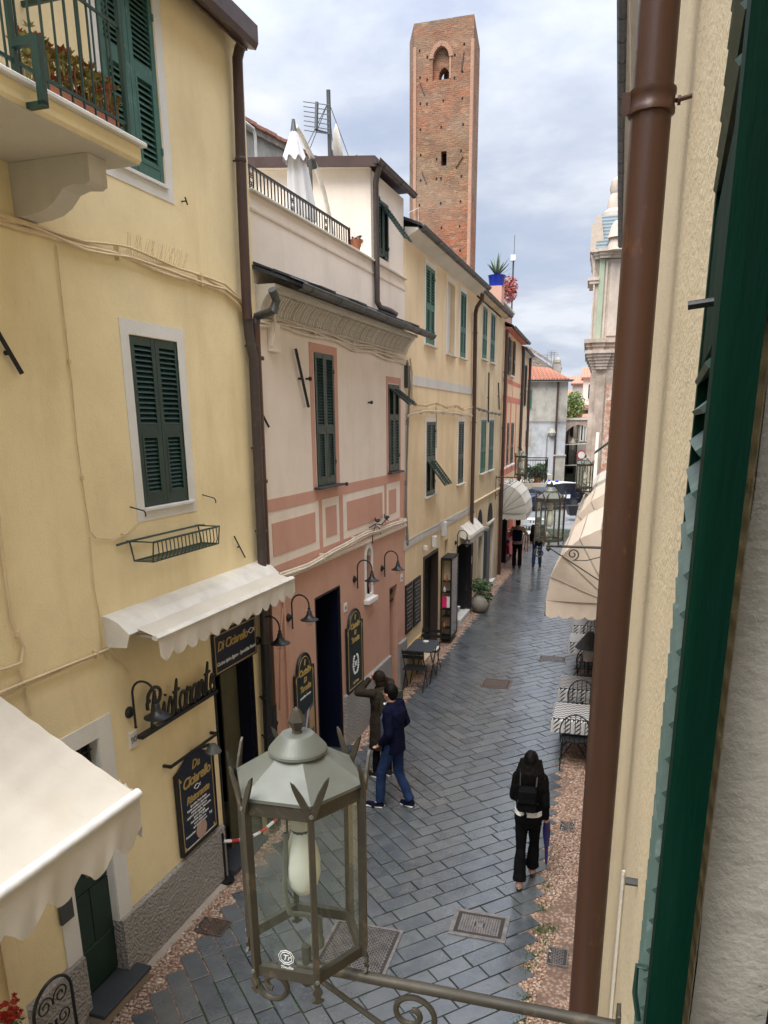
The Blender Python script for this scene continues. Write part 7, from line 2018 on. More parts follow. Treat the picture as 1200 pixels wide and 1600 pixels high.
    if emblem:
        rr_ = rb * math.cos(R(30)) - .010; zc_ = zb + .048
        pl = bpy.data.objects.new('pane_emblem', None); e_m = MB(); 
        for rad in (.024, .018): e_m.tube([((rad + .0012 * math.sin(9 * t)) * math.cos(t), (rad + .0012 * math.sin(9 * t)) * math.sin(t), 0) for t in np.linspace(0, 6.28, 40)], .0011, 4)
        bpy.data.objects.remove(pl); e_o = e_m.build('pane_emblem', M['white_ink'], T.o)
        loc = (rr_ * math.cos(mid) * 1.02, rr_ * math.sin(mid) * 1.02, zc_); rt_ = (R(90), 0, mid + math.pi / 2); e_o.location = loc; e_o.rotation_euler = rt_
        for tx, sz, dz, sh_ in (('Tr', .026, -.009, .3), ('Tigullio', .014, -.040, .3)):
            me_ = text_mesh(tx, sz, extrude=.0003, shear=sh_, bold=.0003); me_.materials.clear(); me_.materials.append(M['white_ink']); o_ = bpy.data.objects.new('pane_lettering', me_); COL.objects.link(o_); o_.parent = T.o; o_.location = (loc[0], loc[1], loc[2] + dz); o_.rotation_euler = rt_
    # bulb and fittings
    m = T.mb(O); m.lathe([(.034, .50), (.034, .56), (.030, .60), (.016, .62), (.016, .66)], (0, 0, 0), 14); T.part('bulb_holder', m, M['soffit'], smooth=True)
    m = T.mb(O); m.lathe([(.022, .51), (.028, .495), (.038, .46), (.050, .42), (.056, .38), (.055, .345), (.045, .305), (.026, .275), (.001, .265)], (0, 0, 0), 18); T.part('bulb', m, M['bulb'], smooth=True)
    m = T.mb(O); m.lathe([(.024, .488), (.030, .486), (.030, .498), (.024, .50)], (0, 0, 0), 14); T.part('bulb_collar', m, M['lantern'])
    m = T.mb(O); m.tube([(-.045, .03, .50), (-.055, .04, .30), (-.045, .03, .22), (.0, .0, .19), (.05, -.03, .15), (.055, -.03, .09), (.03, -.02, .07)], .0085, 8); m.lathe([(.03, .06), (.028, .085), (.014, .10)], (.03, -.02, 0), 12); T.part('conduit', m, M['lantern_roof'], smooth=True)
    # bracket: bar to the wall, stay and scrolls
    m = T.mb(O); m.tube([(0, 0, -.03), (0, 0, .075)], .016, 10); m.lathe([(.012, -.075), (.03, -.05), (.035, -.03), (.024, -.02)], (0, 0, 0), 12); T.part('stem', m, M['lantern'], smooth=True)
    L = w
    m = T.mb(O); m.tube([(0, .03, -.0), (0, -L, -.0)], .0185, 12); br_ = T.part('bracket_bar', m, M['lantern'], smooth=True)
    m = T.mb(O); m.tube([(0, .0, -.02), (0, -L, -.60)], .0095, 6); T.part('stay', m, M['lantern'])
    m = T.mb(O)
    def scr(cy_, cz_, r0, r1, a0, a1): m.tube([(0, p[0], p[1]) for p in spiral((cy_, cz_), r0, r1, a0, a1, 34)], .0095, 8)
    scr(.12, -.10, .078, .018, 100, -430)
    T.part('scroll', m, M['lantern'])
    m = T.mb(O); scr(-L * .36, -.105, .085, .016, 260, -260)
    m.tube([(0, -L * .36, -.19), (0, -L * .56, -.185), (0, -L * .85, -.10), (0, -L, -.02)], .0075, 6)
    T.part('scroll', m, M['lantern'])
    m = T.mb(O); m.bevel_box(-.03, .03, -L, -L + .012, -.7, .06, .003); T.part('wall_plate', m, M['lantern'])
    return T
def rw(lat): return RW_LAT - lat       # distance out from the right wall
lu, lw = FR.loc(-.258, 2.10)
lantern(FR, lu, lw, 3.315, 0, 45 - (90 - AZ), 'large hexagonal lantern with a frosted bulb close in the foreground', emblem=True)
for (px, py, lb) in ((857, 853, 'second lantern on its scrolled bracket in front of the patrol car'), (912, 768, 'third lantern further off, below the round traffic sign')):
    # place at bracket height
    x_, y_ = at_z(px, py, 3.315); u_, w_ = FR.loc(x_, y_)
    lantern(FR, u_, w_, 3.315, 0, -15, lb)
x_, y_ = at_z(813, 746, 3.3); u_, w_ = F5.loc(x_, y_)
lantern(F5, u_, w_, 3.3, 0, 0, 'lantern on a bracket on the left side above the dome awning')

# ================================================================ awnings
def dome_awning(f, u0, u1, r, zh, drop, mat, label, ribs=5, ry=None, round_far=False):
    """fan shaped awning: quarter-round section swept along the wall with closed fan ends; hub line at height zh"""
    T = Thing('dome_awning', label, 'awning', f, ((u0 + u1) / 2, 0, zh), 'scalloped dome awnings over the cafe fronts')
    ry = ry or r
    n = 20; bul = .16
    def P(u, a, k=1.0): return (u, k * r * math.cos(a), zh + k * ry * math.sin(a))
    m = T.mb()
    def body(a_, b_):
        ang = b_ * math.pi / 2 * 1.04
        u = u0 + (u1 - u0) * a_
        sag = 1 - .012 * (1 - abs(math.cos(b_ * ribs * math.pi))) - .01 * math.sin(a_ * math.pi)
        x = P(u, ang, sag); return (x[0], max(.01, x[1]), x[2])
    m.grid(body, 16, 30); T.part('canopy', m, M[mat], smooth=True)
    for ue, sg in ((u0, -1), (u1, 1)):
        m = T.mb()
        def fan(a_, b_):
            ang = b_ * math.pi / 2 * 1.04; k = a_
            puff = (.04 * math.sin(k * math.pi) + .015 * k * abs(math.sin(b_ * ribs * math.pi))) 
            x = P(ue + sg * puff * .8, ang, k * (1 - .012 * (1 - abs(math.cos(b_ * ribs * math.pi))))); return (x[0], max(.01, x[1]), x[2])
        m.grid(fan, 8, 30); T.part('end_fan', m, M[mat], smooth=True)
        valance_m = T.mb()
        nsc = max(4, int(r / .18))
        def vf(a_, b_):
            w_ = .02 + (r - .02) * a_; sc = abs(math.sin(math.pi * a_ * nsc)) ** .7
            return (ue + .006 * math.sin(a_ * 30) * b_, w_, zh - (drop - .05 * (1 - sc)) * b_)
        valance_m.grid(vf, nsc * 8, 3); T.part('end_valance', valance_m, M[mat], smooth=True)
        m = T.mb()
        for k in range(1, ribs):
            ang = k / ribs * math.pi / 2 * 1.04
            m.tube([(ue + sg * .02, .02, zh), (ue + sg * .045, r * .5 * math.cos(ang), zh + ry * .5 * math.sin(ang)), (ue + sg * .012, max(.01, r * math.cos(ang)), zh + ry * math.sin(ang))], .008, 5)
        T.part('ribs', m, M['awning_rib'])
    m = T.mb(); m.tube([(u0, r, zh), (u1, r, zh)], .014, 6)
    for k in range(1, ribs):
        ang = k / ribs * math.pi / 2 * 1.04
        m.tube([(u0, r * 1.003 * math.cos(ang), zh + ry * 1.003 * math.sin(ang)), (u1, r * 1.003 * math.cos(ang), zh + ry * 1.003 * math.sin(ang))], .007, 5)
    T.part('frame', m, M['awning_rib'])
    valance(T, u0, u1, r, zh, drop, max(5, int((u1 - u0) / .2)), mat, amp=.025, wav=.01, name='front_valance')
    return T
M['awning_rib'] = plain('canvas seam', (.36, .31, .25), .8)
dome_awning(FR, 11.45, 14.6, .98, 2.42, .27, 'awning_beige', 'nearest beige dome awning over the striped tables on the right', 5, 1.12)
dome_awning(FR, 15.6, 19.0, .95, 2.45, .25, 'awning_beige', 'middle beige dome awning on the right side', 5, 1.25)
dome_awning(FR, 20.0, 24.0, 1.0, 2.5, .25, 'awning', 'farthest cream dome awning on the right side', 5, 1.2)
T = Thing('white_panel_awning', 'bright white flat awning panel above the nearest dome awning', 'awning', FR, (15.1, .3, 3.3)); q = T.mb(); q.box(14.9, 15.5, .02, .45, 3.30, 3.33); q.box(14.9, 15.5, .43, .45, 2.95, 3.3); T.part('panel', q, M['white_paint'])
dome_awning(F5, .05, 2.5, .90, 2.05, .22, 'awning_grey', 'ivory dome awning over the shop on the left side', 5, .98)
# big canvas awning at the lower left
def big_awning():
    u1, zf, wf, zw = 6.17, 2.68, 1.2, 3.36; u0 = 3.2
    T = Thing('large_awning', 'large cream canvas awning with a wavy scalloped valance at the lower left', 'awning', F1, (5.0, 0, 3.3))
    m = T.mb()
    def fn(a, b):
        sag = .012 * math.sin(b * math.pi) * (1 + .3 * math.sin(a * 9)); cr = (.005 * math.sin(b * 46 + 3 * math.sin(a * 7)) + .006 * math.sin(a * 60 + 5 * b) * b) * math.sin(math.pi * b)
        return (u0 + (u1 - u0) * a, wf * b + .02, zw + (zf - zw) * b - sag + cr)
    m.grid(fn, 50, 40); T.part('canvas', m, M['awning'], smooth=True)
    m = T.mb()
    for uu in (5.05, 3.9): m.grid(lambda a, b: (uu + .018 * a, wf * b + .02, zw + (zf - zw) * b + .003 - .012 * math.sin(b * math.pi)), 1, 16)
    T.part('seams', m, M['awning'])
    m = T.mb(); m.tube([(u0, wf + .03, zf), (u1 + .01, wf + .03, zf)], .034, 12); T.part('front_bar', m, M['bar_white'], smooth=True)
    m = T.mb(); m.tube([(u1 - .1, .05, 2.9), (u1 - .15, wf, zf - .05)], .02, 8); T.part('arm', m, M['white_metal'])
    m = T.mb(); n = 10; drop = .33
    def vf(a, b):
        sc = abs(math.sin(math.pi * a * n)); d = drop - .11 * (1 - sc)
        fold = .006 * math.sin(a * n * 2 * math.pi + 1.0) * b ** 1.2 + .009 * math.sin(a * 31) * b + .004 * math.sin(a * 97 + b * 3) * b
        return (u0 + (u1 - u0) * a + .012 * math.sin(a * n * 4 * math.pi) * b, wf + .045 + fold, zf - .01 - d * b)
    m.grid(vf, n * 14, 8); T.part('valance', m, M['awning'], smooth=True)
    m = T.mb()
    def sf(a, b):
        w_ = wf * (1 - a * .12); return (u1 + .004, w_ + .04, zf + a * .07 - .33 * b + .02 * math.sin(a * 20))
    m.grid(sf, 6, 5); T.part('side_flap', m, M['awning'], smooth=True)
M['bar_white'] = plain('white enamel bar', (.72, .72, .70), .35)
big_awning()

# ================================================================ cafe furniture
def stripe_mat():
    m = Mat('black and white chevron cloth', (.8, .8, .8), .8)
    s_ = m.n.new('ShaderNodeSeparateXYZ'); m.l.new(m.coord('Object'), s_.inputs[0])
    t = m.math('PINGPONG', m.math('ADD', m.math('ADD', s_.outputs[1], s_.outputs[2]), 10.0), .035)
    v = m.math('FRACT', m.math('MULTIPLY', m.math('ADD', s_.outputs[0], t), 13.0))
    m.color(m.mix(m.math('GREATER_THAN', v, .55), (.55, .54, .53), (.015, .015, .018))); return m.m
M['chevron'] = stripe_mat()
M['gingham'] = Mat('red and white check cloth', (.7, .1, .1), .8).m
_m = Mat('red white check', (.7, .7, .7), .8); ck = _m.n.new('ShaderNodeTexChecker'); ck.inputs['Scale'].default_value = 22; _m.l.new(_m.coord('Object'), ck.inputs[0]); ck.inputs['Color1'].default_value = (.55, .03, .03, 1); ck.inputs['Color2'].default_value = (.75, .68, .66, 1); _m.l.new(ck.outputs[0], _m.b.inputs['Base Color']); M['gingham'] = _m.m
def cafe_chair(f, u, w, rz, label, grp='black metal cafe chairs'):
    T = Thing('cafe_chair', label, 'chair', f, (u, w, 0), grp, rz=rz); O = (0, 0, 0); m = MB()
    for x in (-.19, .19):
        m = MB(); m.tube([(x, -.19, 0), (x * .95, -.17, .45)], .010, 6); T.part('leg', m, M['black_iron'])
        m = MB(); m.tube([(x, .22, 0), (x * .95, .19, .45)], .010, 6); T.part('leg', m, M['black_iron'])
    m = MB(); m.lathe([(.001, .44), (.19, .44), (.215, .45), (.215, .462), (.19, .47), (.001, .465)], (0, 0, 0), 18); T.part('seat', m, M['black'], smooth=True)
    m = MB(); pts = [(-.20, .20, .45), (-.215, .23, .65)] + [(.215 * -math.cos(t), .25, .65 + .26 * math.sin(t)) for t in np.linspace(0.1, 3.04, 11)] + [(.215, .23, .65), (.20, .20, .45)]
    m.tube(pts, .011, 6); T.part('back_frame', m, M['black_iron'], smooth=True)
    m = MB()
    for k in range(5): x = -.14 + .07 * k; m.tube([(x, .205, .46), (x, .25, .65 + .26 * math.sqrt(max(0, 1 - (x / .215) ** 2)))], .006, 5)
    m.tube([(-.2, .235, .60), (.2, .235, .60)], .006, 5); T.part('back_bars', m, M['black_iron'])
    return T
def cloth_table(u, w, label, L=.68, W=.66):
    T = Thing('cafe_table', label, 'table', FR, (u, w, 0), 'cafe tables with chevron cloths'); 
    m = MB(); m.box(-L / 2, L / 2, -W / 2, W / 2, .70, .725); T.part('table_top', m, M['black'])
    for x in (-.22, .22):
        m = MB(); m.tube([(x, -.22, 0), (x * .6, .22, .70)], .010, 5); T.part('leg', m, M['black_iron']); m = MB(); m.tube([(x, .22, 0), (x * .6, -.22, .70)], .010, 5); T.part('leg', m, M['black_iron'])
    Tc = MB(); L2_, W2 = L / 2 + .01, W / 2 + .01; D = .22
    def fn(a, b):
        x = (a - .5) * 2 * (L2_ + D); y = (b - .5) * 2 * (W2 + D); z = .732
        ex, ey = max(0, abs(x) - L2_), max(0, abs(y) - W2)
        if ex > 0: x = math.copysign(L2_ + .02 + .01 * math.sin(y * 40), x)
        if ey > 0: y = math.copysign(W2 + .02 + .01 * math.sin(x * 40), y)
        return (x, y, z - max(ex, ey))
    Tc.grid(fn, 30, 30)
    o = Tc.build('tablecloth', M['chevron']); o.location = FR.at(u, w, 0); o.rotation_euler = (0, 0, FR.rot)
    tag(o, label.replace('cafe table under', 'chevron cloth on') if 'cafe table under' in label else label, 'tablecloth', 'black and white chevron tablecloths')
    return T
TB = [(11.35, .30, 'nearest'), (12.75, .30, 'second nearest'), (15.6, .26, 'third'), (17.0, .24, 'farthest')]
for (u_, l_, nm) in TB:
    w_ = RW_LAT + .30
    T = cloth_table(u_, w_, 'cafe table under the %s striped cloth along the right wall' % nm)
for o in bpy.data.objects:
    if o.name.startswith('tablecloth'):
        o['label'] = o['label'].replace('chevron cloth on the', 'black and white chevron cloth, the').replace(' striped cloth along the right wall', ' of four on tables by the right wall')
for (u_, w_, rz, nm) in ((10.98, .42, R(180), 'black round-backed chair at the near side of the nearest striped table'), (12.10, .40, R(0), 'black chair between the two nearest striped tables'), (13.9, .34, R(20), 'black chair beyond the second striped table, half behind the drainpipe'), (14.6, .36, R(180), 'black chair before the third striped table'), (16.3, .32, R(10), 'black chair between the two far striped tables')):
    # chairs face along the street: their backs are towards or away from us
    T = cafe_chair(FR, u_, w_, math.pi / 2 if rz > 3 else -math.pi / 2, nm)
T = Thing('serving_stand', 'dark stand with a lamp shade top between the striped tables', 'stand', FR, (14.2, .35, 0)); q = T.mb(); q.tube([(14.2, .35, 0), (14.2, .35, 1.0)], .02, 8); q.lathe([(.2, 0), (.2, .04), (.03, .06)], (14.2, .35, 0), 14); T.part('post', q, M['black']); q = T.mb(); q.lathe([(.27, .95), (.05, 1.25), (.001, 1.26)], (14.2, .35, 0), 14); T.part('shade', q, plain('slate grey shade', (.07, .08, .09), .5)); q = T.mb(); q.lathe([(.10, .7), (.12, .95)], (14.2, .35, 0), 12); T.part('drum', q, M['soffit'])
# folding bistro set on the left
bx, bw_ = 14.32, 3.42
T = Thing('bistro_table', 'small dark square folding table by the yellow wall', 'table', FS, (bx, bw_, 0))
m = MB(); m.bevel_box(-.42, .42, -.26, .26, .70, .725, .004); T.part('table_top', m, M['slate'])
for s_ in (-1, 1):
    m = MB(); m.tube([(-.3, .2 * s_, 0), (.3, .2 * s_, .70)], .011, 5); T.part('leg', m, M['black_iron']); m = MB(); m.tube([(.3, .2 * s_, 0), (-.3, .2 * s_, .70)], .011, 5); T.part('leg', m, M['black_iron'])
T = Thing('napkin_holder', 'small white ashtray on the dark folding table', 'ashtray', FS, (bx + .2, bw_, .725)); m = MB(); m.lathe([(.05, 0), (.06, .03), (.05, .03), (.04, .01)], (0, 0, 0), 12); T.part('dish', m, M['white_paint'])
def folding_chair(u, w, rz, label, pad=True):
    T = Thing('folding_chair', label, 'chair', FS, (u, w, 0), 'folding bistro chairs', rz=rz)
    for x in (-.2, .2):
        m = MB(); m.tube([(x, -.22, 0), (x, .22, .86)], .010, 5); T.part('leg', m, M['black_iron']); m = MB(); m.tube([(x, .20, 0), (x, -.16, .45)], .010, 5); T.part('leg', m, M['black_iron'])
    for k in range(5):
        m = MB(); m.box(-.2, .2, -.17 + .075 * k, -.11 + .075 * k, .445, .457); T.part('seat_slat', m, M['black'])
    for z in (.70, .80):
        m = MB(); m.box(-.21, .21, .15 + (z - .7) * .5, .165 + (z - .7) * .5, z - .03, z + .035); T.part('back_slat', m, M['black'])
    if pad:
        m = MB(); m.bevel_box(-.18, .18, -.15, .18, .46, .49, .01); T.part('seat_pad', m, M['white_cloth'])
folding_chair(bx - .62, bw_ + .02, math.pi / 2, 'black folding chair on the near side of the dark table', False)
folding_chair(bx + .62, bw_ + .02, -math.pi / 2, 'black folding chair with pale pad on the far side of the dark table')
# round planter with leaves
x_, y_ = at_z(750, 956); 
T = Thing('round_planter', 'round grey stoneware pot with a leafy plant at the foot of the shops', 'potted plant', WORLD, (x_, y_, 0))
m = T.mb(); m.lathe([(.12, 0), (.20, .06), (.255, .18), (.26, .28), (.22, .40), (.15, .47), (.16, .50), (.13, .50), (.12, .46)], (x_, y_, 0), 24); T.part('pot', m, M['stone_pot'], smooth=True)
bush(T, (x_, y_, .72), (.33, .3, .22), 420, .05, 'leaf'); bush(T, (x_ + .2, y_ - .15, .45), (.10, .10, .2), 80, .05, 'leaf')
m = T.mb()
for k in range(6): a = k; m.tube([(x_, y_, .48), (x_ + .12 * math.cos(a), y_ + .12 * math.sin(a), .75)], .008, 5)
T.part('stems', m, M['leaf'])
# near left: iron chair with scrolls, flowers and checked cloth
cu, cwz = F1.P(78, 1533, .45)
T = Thing('scroll_chair', 'black wrought iron chair with scrolled round back at the lower left', 'chair', F1, (cu, .45, 0))
hx = cz_ = None
zc = cwz
m = T.mb(); R_ = .19
pts = [(cu - R_, .45, .42)] + [(cu - R_ * math.cos(t), .45, zc - R_ + R_ * math.sin(t)) for t in np.linspace(0, math.pi, 17)] + [(cu + R_, .45, .42)]
m.tube(pts, .0125, 8); T.part('back_frame', m, M['black_iron'], smooth=True)
for sx in (-1, 1):
    for k, zz in enumerate((zc - .17, zc - .36)):
        m = T.mb(); m.tube([(cu + sx * p[0], .45, p[1]) for p in spiral((.080, zz), .078, .018, 200 if k == 0 else 160, 200 + (-560 if k == 0 else 560), 34)], .006, 6); T.part('scroll', m, M['black_iron'], smooth=True)
m = T.mb(); m.lathe([(.001, 0), (.21, 0), (.22, .012), (.21, .025), (.001, .022)], (cu, .66, .42), 18); T.part('seat', m, M['black'])
for a in (-.17, .17):
    for b in (.46, .82):
        m = T.mb(); m.tube([(cu + a, b, 0), (cu + a * .9, b, .43)], .011, 6); T.part('leg', m, M['black_iron'])
fu, fz = F1.P(10, 1575, .8)
T = Thing('checked_table', 'table with red and white checked cloth at the lower left corner', 'table', F1, (fu, .85, 0))
tu, tz = F1.P(62, 1598, .75)
m = T.mb(); m.box(tu - .80, tu + .02, .45, 1.15, .74, .77); T.part('checked_cloth', m, M['gingham']); m = T.mb(); m.box(tu - .80, tu + .021, 1.15, 1.155, .55, .77); m.box(tu + .02, tu + .025, .45, 1.15, .55, .77); T.part('cloth_edge', m, M['gingham']); m = T.mb(); m.tube([(tu - .4, .8, 0), (tu - .4, .8, .74)], .03, 8); m.lathe([(.22, 0), (.22, .03)], (tu - .4, .8, 0), 12); T.part('leg', m, M['black'])
T = Thing('flower_bunch', 'red and pink flowers in a pot at the lower left corner', 'flowers', F1, (fu, .8, .77))
m = T.mb(); m.lathe([(.07, 0), (.09, .14), (.08, .14)], (fu - .02, .8, .77), 12); T.part('pot', m, M['terracotta'])
q = T.mb()
for k in range(34):
    c_ = Vector((fu + random.gauss(0, .055), .8 + random.gauss(0, .05), fz - .03 + random.gauss(0, .035)))
    for j in range(14):
        a = Vector((random.gauss(0, 1), random.gauss(0, 1), random.gauss(.3, 1))).normalized(); b = a.cross(Vector((0, 0, 1))).normalized()
        q.add([tuple(c_), tuple(c_ + a * .012 + b * .009), tuple(c_ + a * .024), tuple(c_ + a * .012 - b * .009)], [(0, 1, 2, 3)])
T.part('petals', q, plain('coral red petals', (.55, .07, .05)), kind='stuff')
bush(T, (fu, .8, fz - .10), (.09, .09, .05), 160, .02, 'leaf')

# red and white barrier tape inside the restaurant door
T = Thing('barrier_chain', 'red and white barrier tape across the restaurant doorstep', 'barrier', F1, (9.6, .1, .4))
u_, z_ = F1.P(385, 1332, .35); 
n_ = 9
for k in range(n_):
    q = T.mb(); a0, a1 = k / n_, (k + 1) / n_; f_ = lambda t: (9.05 + .9 * t, .05 + .35 * t, .50 - .16 * math.sin(math.pi * t) * .8)
    q.tube([f_(a0), f_(a1)], .020, 6); T.part('band', q, M['red'] if k % 2 else M['white_paint'])
for t in (0, 1):
    q = T.mb(); p_ = f_(t); q.tube([(p_[0], p_[1], 0), (p_[0], p_[1], p_[2] + .1)], .015, 6); q.lathe([(.10, 0), (.10, .03)], (p_[0], p_[1], 0), 10); T.part('post', q, M['black'])

# ================================================================ people
def remesh(name, m, mat, parent, voxel=.014, smooth=4):
    me = m.mesh(name + '_raw', mat); o = bpy.data.objects.new(name, me); COL.objects.link(o)
    r = o.modifiers.new('r', 'REMESH'); r.mode = 'VOXEL'; r.voxel_size = voxel; r.use_smooth_shade = True
    s_ = o.modifiers.new('s', 'SMOOTH'); s_.iterations = smooth; s_.factor = .5
    if name in ('jacket', 'trousers', 'hair'):
        tx = bpy.data.textures.get(name) or bpy.data.textures.new(name, 'CLOUDS'); tx.noise_scale = {'jacket': .11, 'trousers': .09, 'hair': .035}[name]; tx.noise_depth = 2
        dm_ = o.modifiers.new('d', 'DISPLACE'); dm_.texture = tx; dm_.strength = {'jacket': .026, 'trousers': .020, 'hair': .014}[name]; dm_.mid_level = .5
    dg = bpy.context.evaluated_depsgraph_get(); me2 = bpy.data.meshes.new_from_object(o.evaluated_get(dg)); bpy.data.objects.remove(o)
    me2.materials.clear(); me2.materials.append(mat)
    o = bpy.data.objects.new(name, me2); COL.objects.link(o); o.parent = parent; return o
def limb(m, pts, rad, n=12, ends=True):
    m.tube(pts, rad, n)
    if ends:
        for p, r in ((pts[0], rad[0]), (pts[-1], rad[-1])): ball(m, p, (r, r, r), 10)
def ball(m, c, r, n=12):
    prof = [(max(1e-5, math.sin(t)), -math.cos(t)) for t in np.linspace(0, math.pi, n // 2 + 2)]
    vs, fs = [], []
    for a, h in prof:
        for k in range(n): th = 2 * math.pi * k / n; vs.append((c[0] + r[0] * a * math.cos(th), c[1] + r[1] * a * math.sin(th), c[2] + r[2] * h))
    for i in range(len(prof) - 1):
        for k in range(n): fs.append((i * n + k, i * n + (k + 1) % n, (i + 1) * n + (k + 1) % n, (i + 1) * n + k))
    m.add(vs, fs)
def torso(m, secs, n=20):
    """secs: (centre x, centre y, z, rx, ry)"""
    vs, fs = [], []
    for (cx_, cy_, z, rx, ry) in secs:
        for k in range(n): th = 2 * math.pi * k / n; vs.append((cx_ + rx * math.copysign(abs(math.cos(th)) ** .85, math.cos(th)), cy_ + ry * math.copysign(abs(math.sin(th)) ** .85, math.sin(th)), z))
    for i in range(len(secs) - 1):
        for k in range(n): fs.append((i * n + k, i * n + (k + 1) % n, (i + 1) * n + (k + 1) % n, (i + 1) * n + k))
    fs += [tuple(range(n - 1, -1, -1)), tuple(range((len(secs) - 1) * n, len(secs) * n))]
    m.add(vs, fs)
def hand(m, wrist, d, side, n_out):
    """palm and five separate fingers, slightly curled; d: direction of the forearm, n_out: palm normal"""
    w = Vector(wrist); d = Vector(d).normalized(); n_ = Vector(n_out); n_ = (n_ - d * n_.dot(d)).normalized(); s_ = d.cross(n_).normalized() * side
    for t in (0, .03, .06): ball(m, tuple(w + d * t), (.026, .026, .022), 8)
    for i, (off, L) in enumerate(((-.026, .060), (-.009, .070), (.009, .066), (.026, .052))):
        b = w + d * .075 + s_ * off
        m.tube([tuple(w + d * .03 + s_ * off * .8), tuple(b), tuple(b + d * L * .45 + n_ * .008), tuple(b + d * L * .75 + n_ * .024), tuple(b + d * L * .85 + n_ * .040)], [.010, .0095, .009, .0085, .007], 7)
    m.tube([tuple(w + d * .015 - s_ * .02), tuple(w + d * .045 - s_ * .045 + n_ * .012), tuple(w + d * .075 - s_ * .050 + n_ * .026)], [.012, .010, .008], 7)
def person(label, x, y, az, J, skin, trousers, top, shoes, hair, extras=None, coat=None, hair_fn=None, vox=.014):
    """J: joints in a body frame x right, y forward, z up"""
    T = Thing('person', label, 'person', WORLD, (x, y, 0), rz=R(-az)); P = {k: Vector(v) for k, v in J.items() if isinstance(v, tuple)}
    b = MB()
    hd = P['head']; nk = P['neck']; ch = P['chest']; pv = P['pelvis']
    fwd = P.get('face', Vector((0, 1, 0))).normalized(); rt = fwd.cross(Vector((0, 0, 1))).normalized()
    ball(b, tuple(hd), (.078, .092, .112), 16); ball(b, tuple(hd + fwd * .022 - Vector((0, 0, .055))), (.056, .062, .062), 12)
    b.tube([tuple(hd + fwd * .085 + Vector((0, 0, .012))), tuple(hd + fwd * .112 - Vector((0, 0, .018))), tuple(hd + fwd * .088 - Vector((0, 0, .026)))], [.008, .014, .010], 6)
    for s_ in (-1, 1):
        ball(b, tuple(hd + rt * s_ * .080 - Vector((0, 0, .008))), (.012, .020, .030), 8)
    for zz, rr_ in ((-.062, .016), (-.074, .014)): ball(b, tuple(hd + fwd * .080 + Vector((0, 0, zz))), (rr_ * 1.5, rr_, .007), 8)
    limb(b, [tuple(nk - Vector((0, 0, .05))), tuple(hd - Vector((0, 0, .05)))], [.058, .052])
    torso(b, [(pv.x, pv.y, pv.z - .08, .14, .10), (pv.x, pv.y, pv.z + .02, .155, .11), (pv.x * .6 + ch.x * .4, pv.y * .6 + ch.y * .4, pv.z + .16, .125, .09), (ch.x, ch.y, ch.z - .06, .15, .11), (ch.x, ch.y, ch.z + .06, .165, .105), (nk.x, nk.y, nk.z - .02, .09, .07)])
    for s_ in ('L', 'R'):
        sh, el, wr_ = P['sh' + s_], P['el' + s_], P['wr' + s_]
        limb(b, [tuple(sh), tuple((sh + el) / 2), tuple(el)], [.052, .044, .037]); limb(b, [tuple(el), tuple((el * .6 + wr_ * .4)), tuple(wr_)], [.038, .035, .025])
        d = wr_ - el; hand(b, tuple(wr_), tuple(d), 1 if s_ == 'R' else -1, tuple(P.get('palm' + s_, Vector((0, 1, 0)))))
        hp, kn, an, to = P['hp' + s_], P['kn' + s_], P['an' + s_], P['to' + s_]
        limb(b, [tuple(hp), tuple(hp * .5 + kn * .5), tuple(kn)], [.085, .070, .052]); limb(b, [tuple(kn), tuple(kn * .6 + an * .4), tuple(an)], [.052, .050, .034])
        limb(b, [tuple(an - Vector((0, 0, .02))), tuple(to)], [.026, .016])
    remesh('body', b, skin, T.o, vox * .8, 3)
    # eyes
    for s_ in (-1, 1):
        m = MB(); ball(m, tuple(hd + fwd * .082 + rt * s_ * .030 + Vector((0, 0, .010))), (.010, .008, .007), 8); T.part('eye', m, M['black'])
    # trousers
    m = MB()
    torso(m, [(pv.x, pv.y, pv.z - .13, .150, .115), (pv.x, pv.y, pv.z - .04, .172, .128), (pv.x, pv.y, pv.z + .08, .155, .115)])
    fl = J.get('flare', (.062, .066))
    for s_ in ('L', 'R'):
        hp, kn, an = P['hp' + s_], P['kn' + s_], P['an' + s_]
        low = an + (kn - an) * J.get('hem', .03)
        limb(m, [tuple(hp), tuple(hp * .5 + kn * .5), tuple(kn)], [.098, .082, fl[0]]); m.tube([tuple(kn), tuple(kn * .5 + low * .5 ), tuple(low)], [fl[0], (fl[0] + fl[1]) / 2, fl[1]], 12); ball(m, tuple(kn), (fl[0],) * 3, 10)
    remesh('trousers', m, trousers, T.o, vox, 3)
    # top: jacket or coat
    m = MB(); cl = J.get('coat_len', -.10); fl2 = J.get('coat_flare', 0.0)
    torso(m, [(pv.x, pv.y, pv.z + cl, .170 + fl2, .132 + fl2), (pv.x, pv.y, pv.z + .02 if cl < -.2 else pv.z + cl * .3 + .02, .176 + fl2 * .3, .135 + fl2 * .3), (pv.x * .5 + ch.x * .5, pv.y * .5 + ch.y * .5, pv.z + .18, .160, .125), (ch.x, ch.y, ch.z - .04, .178, .135), (ch.x, ch.y, ch.z + .07, .190, .122), (nk.x, nk.y, nk.z - .03, .120, .085), (nk.x, nk.y, nk.z + .025, .068, .064)])
    for s_ in ('L', 'R'):
        sh, el, wr_ = P['sh' + s_], P['el' + s_], P['wr' + s_]
        limb(m, [tuple(sh), tuple((sh + el) / 2), tuple(el)], [.070, .062, .056]); limb(m, [tuple(el), tuple(el * .5 + wr_ * .5), tuple(el * .08 + wr_ * .92)], [.056, .052, .044])
    remesh('jacket', m, top, T.o, vox, 3)
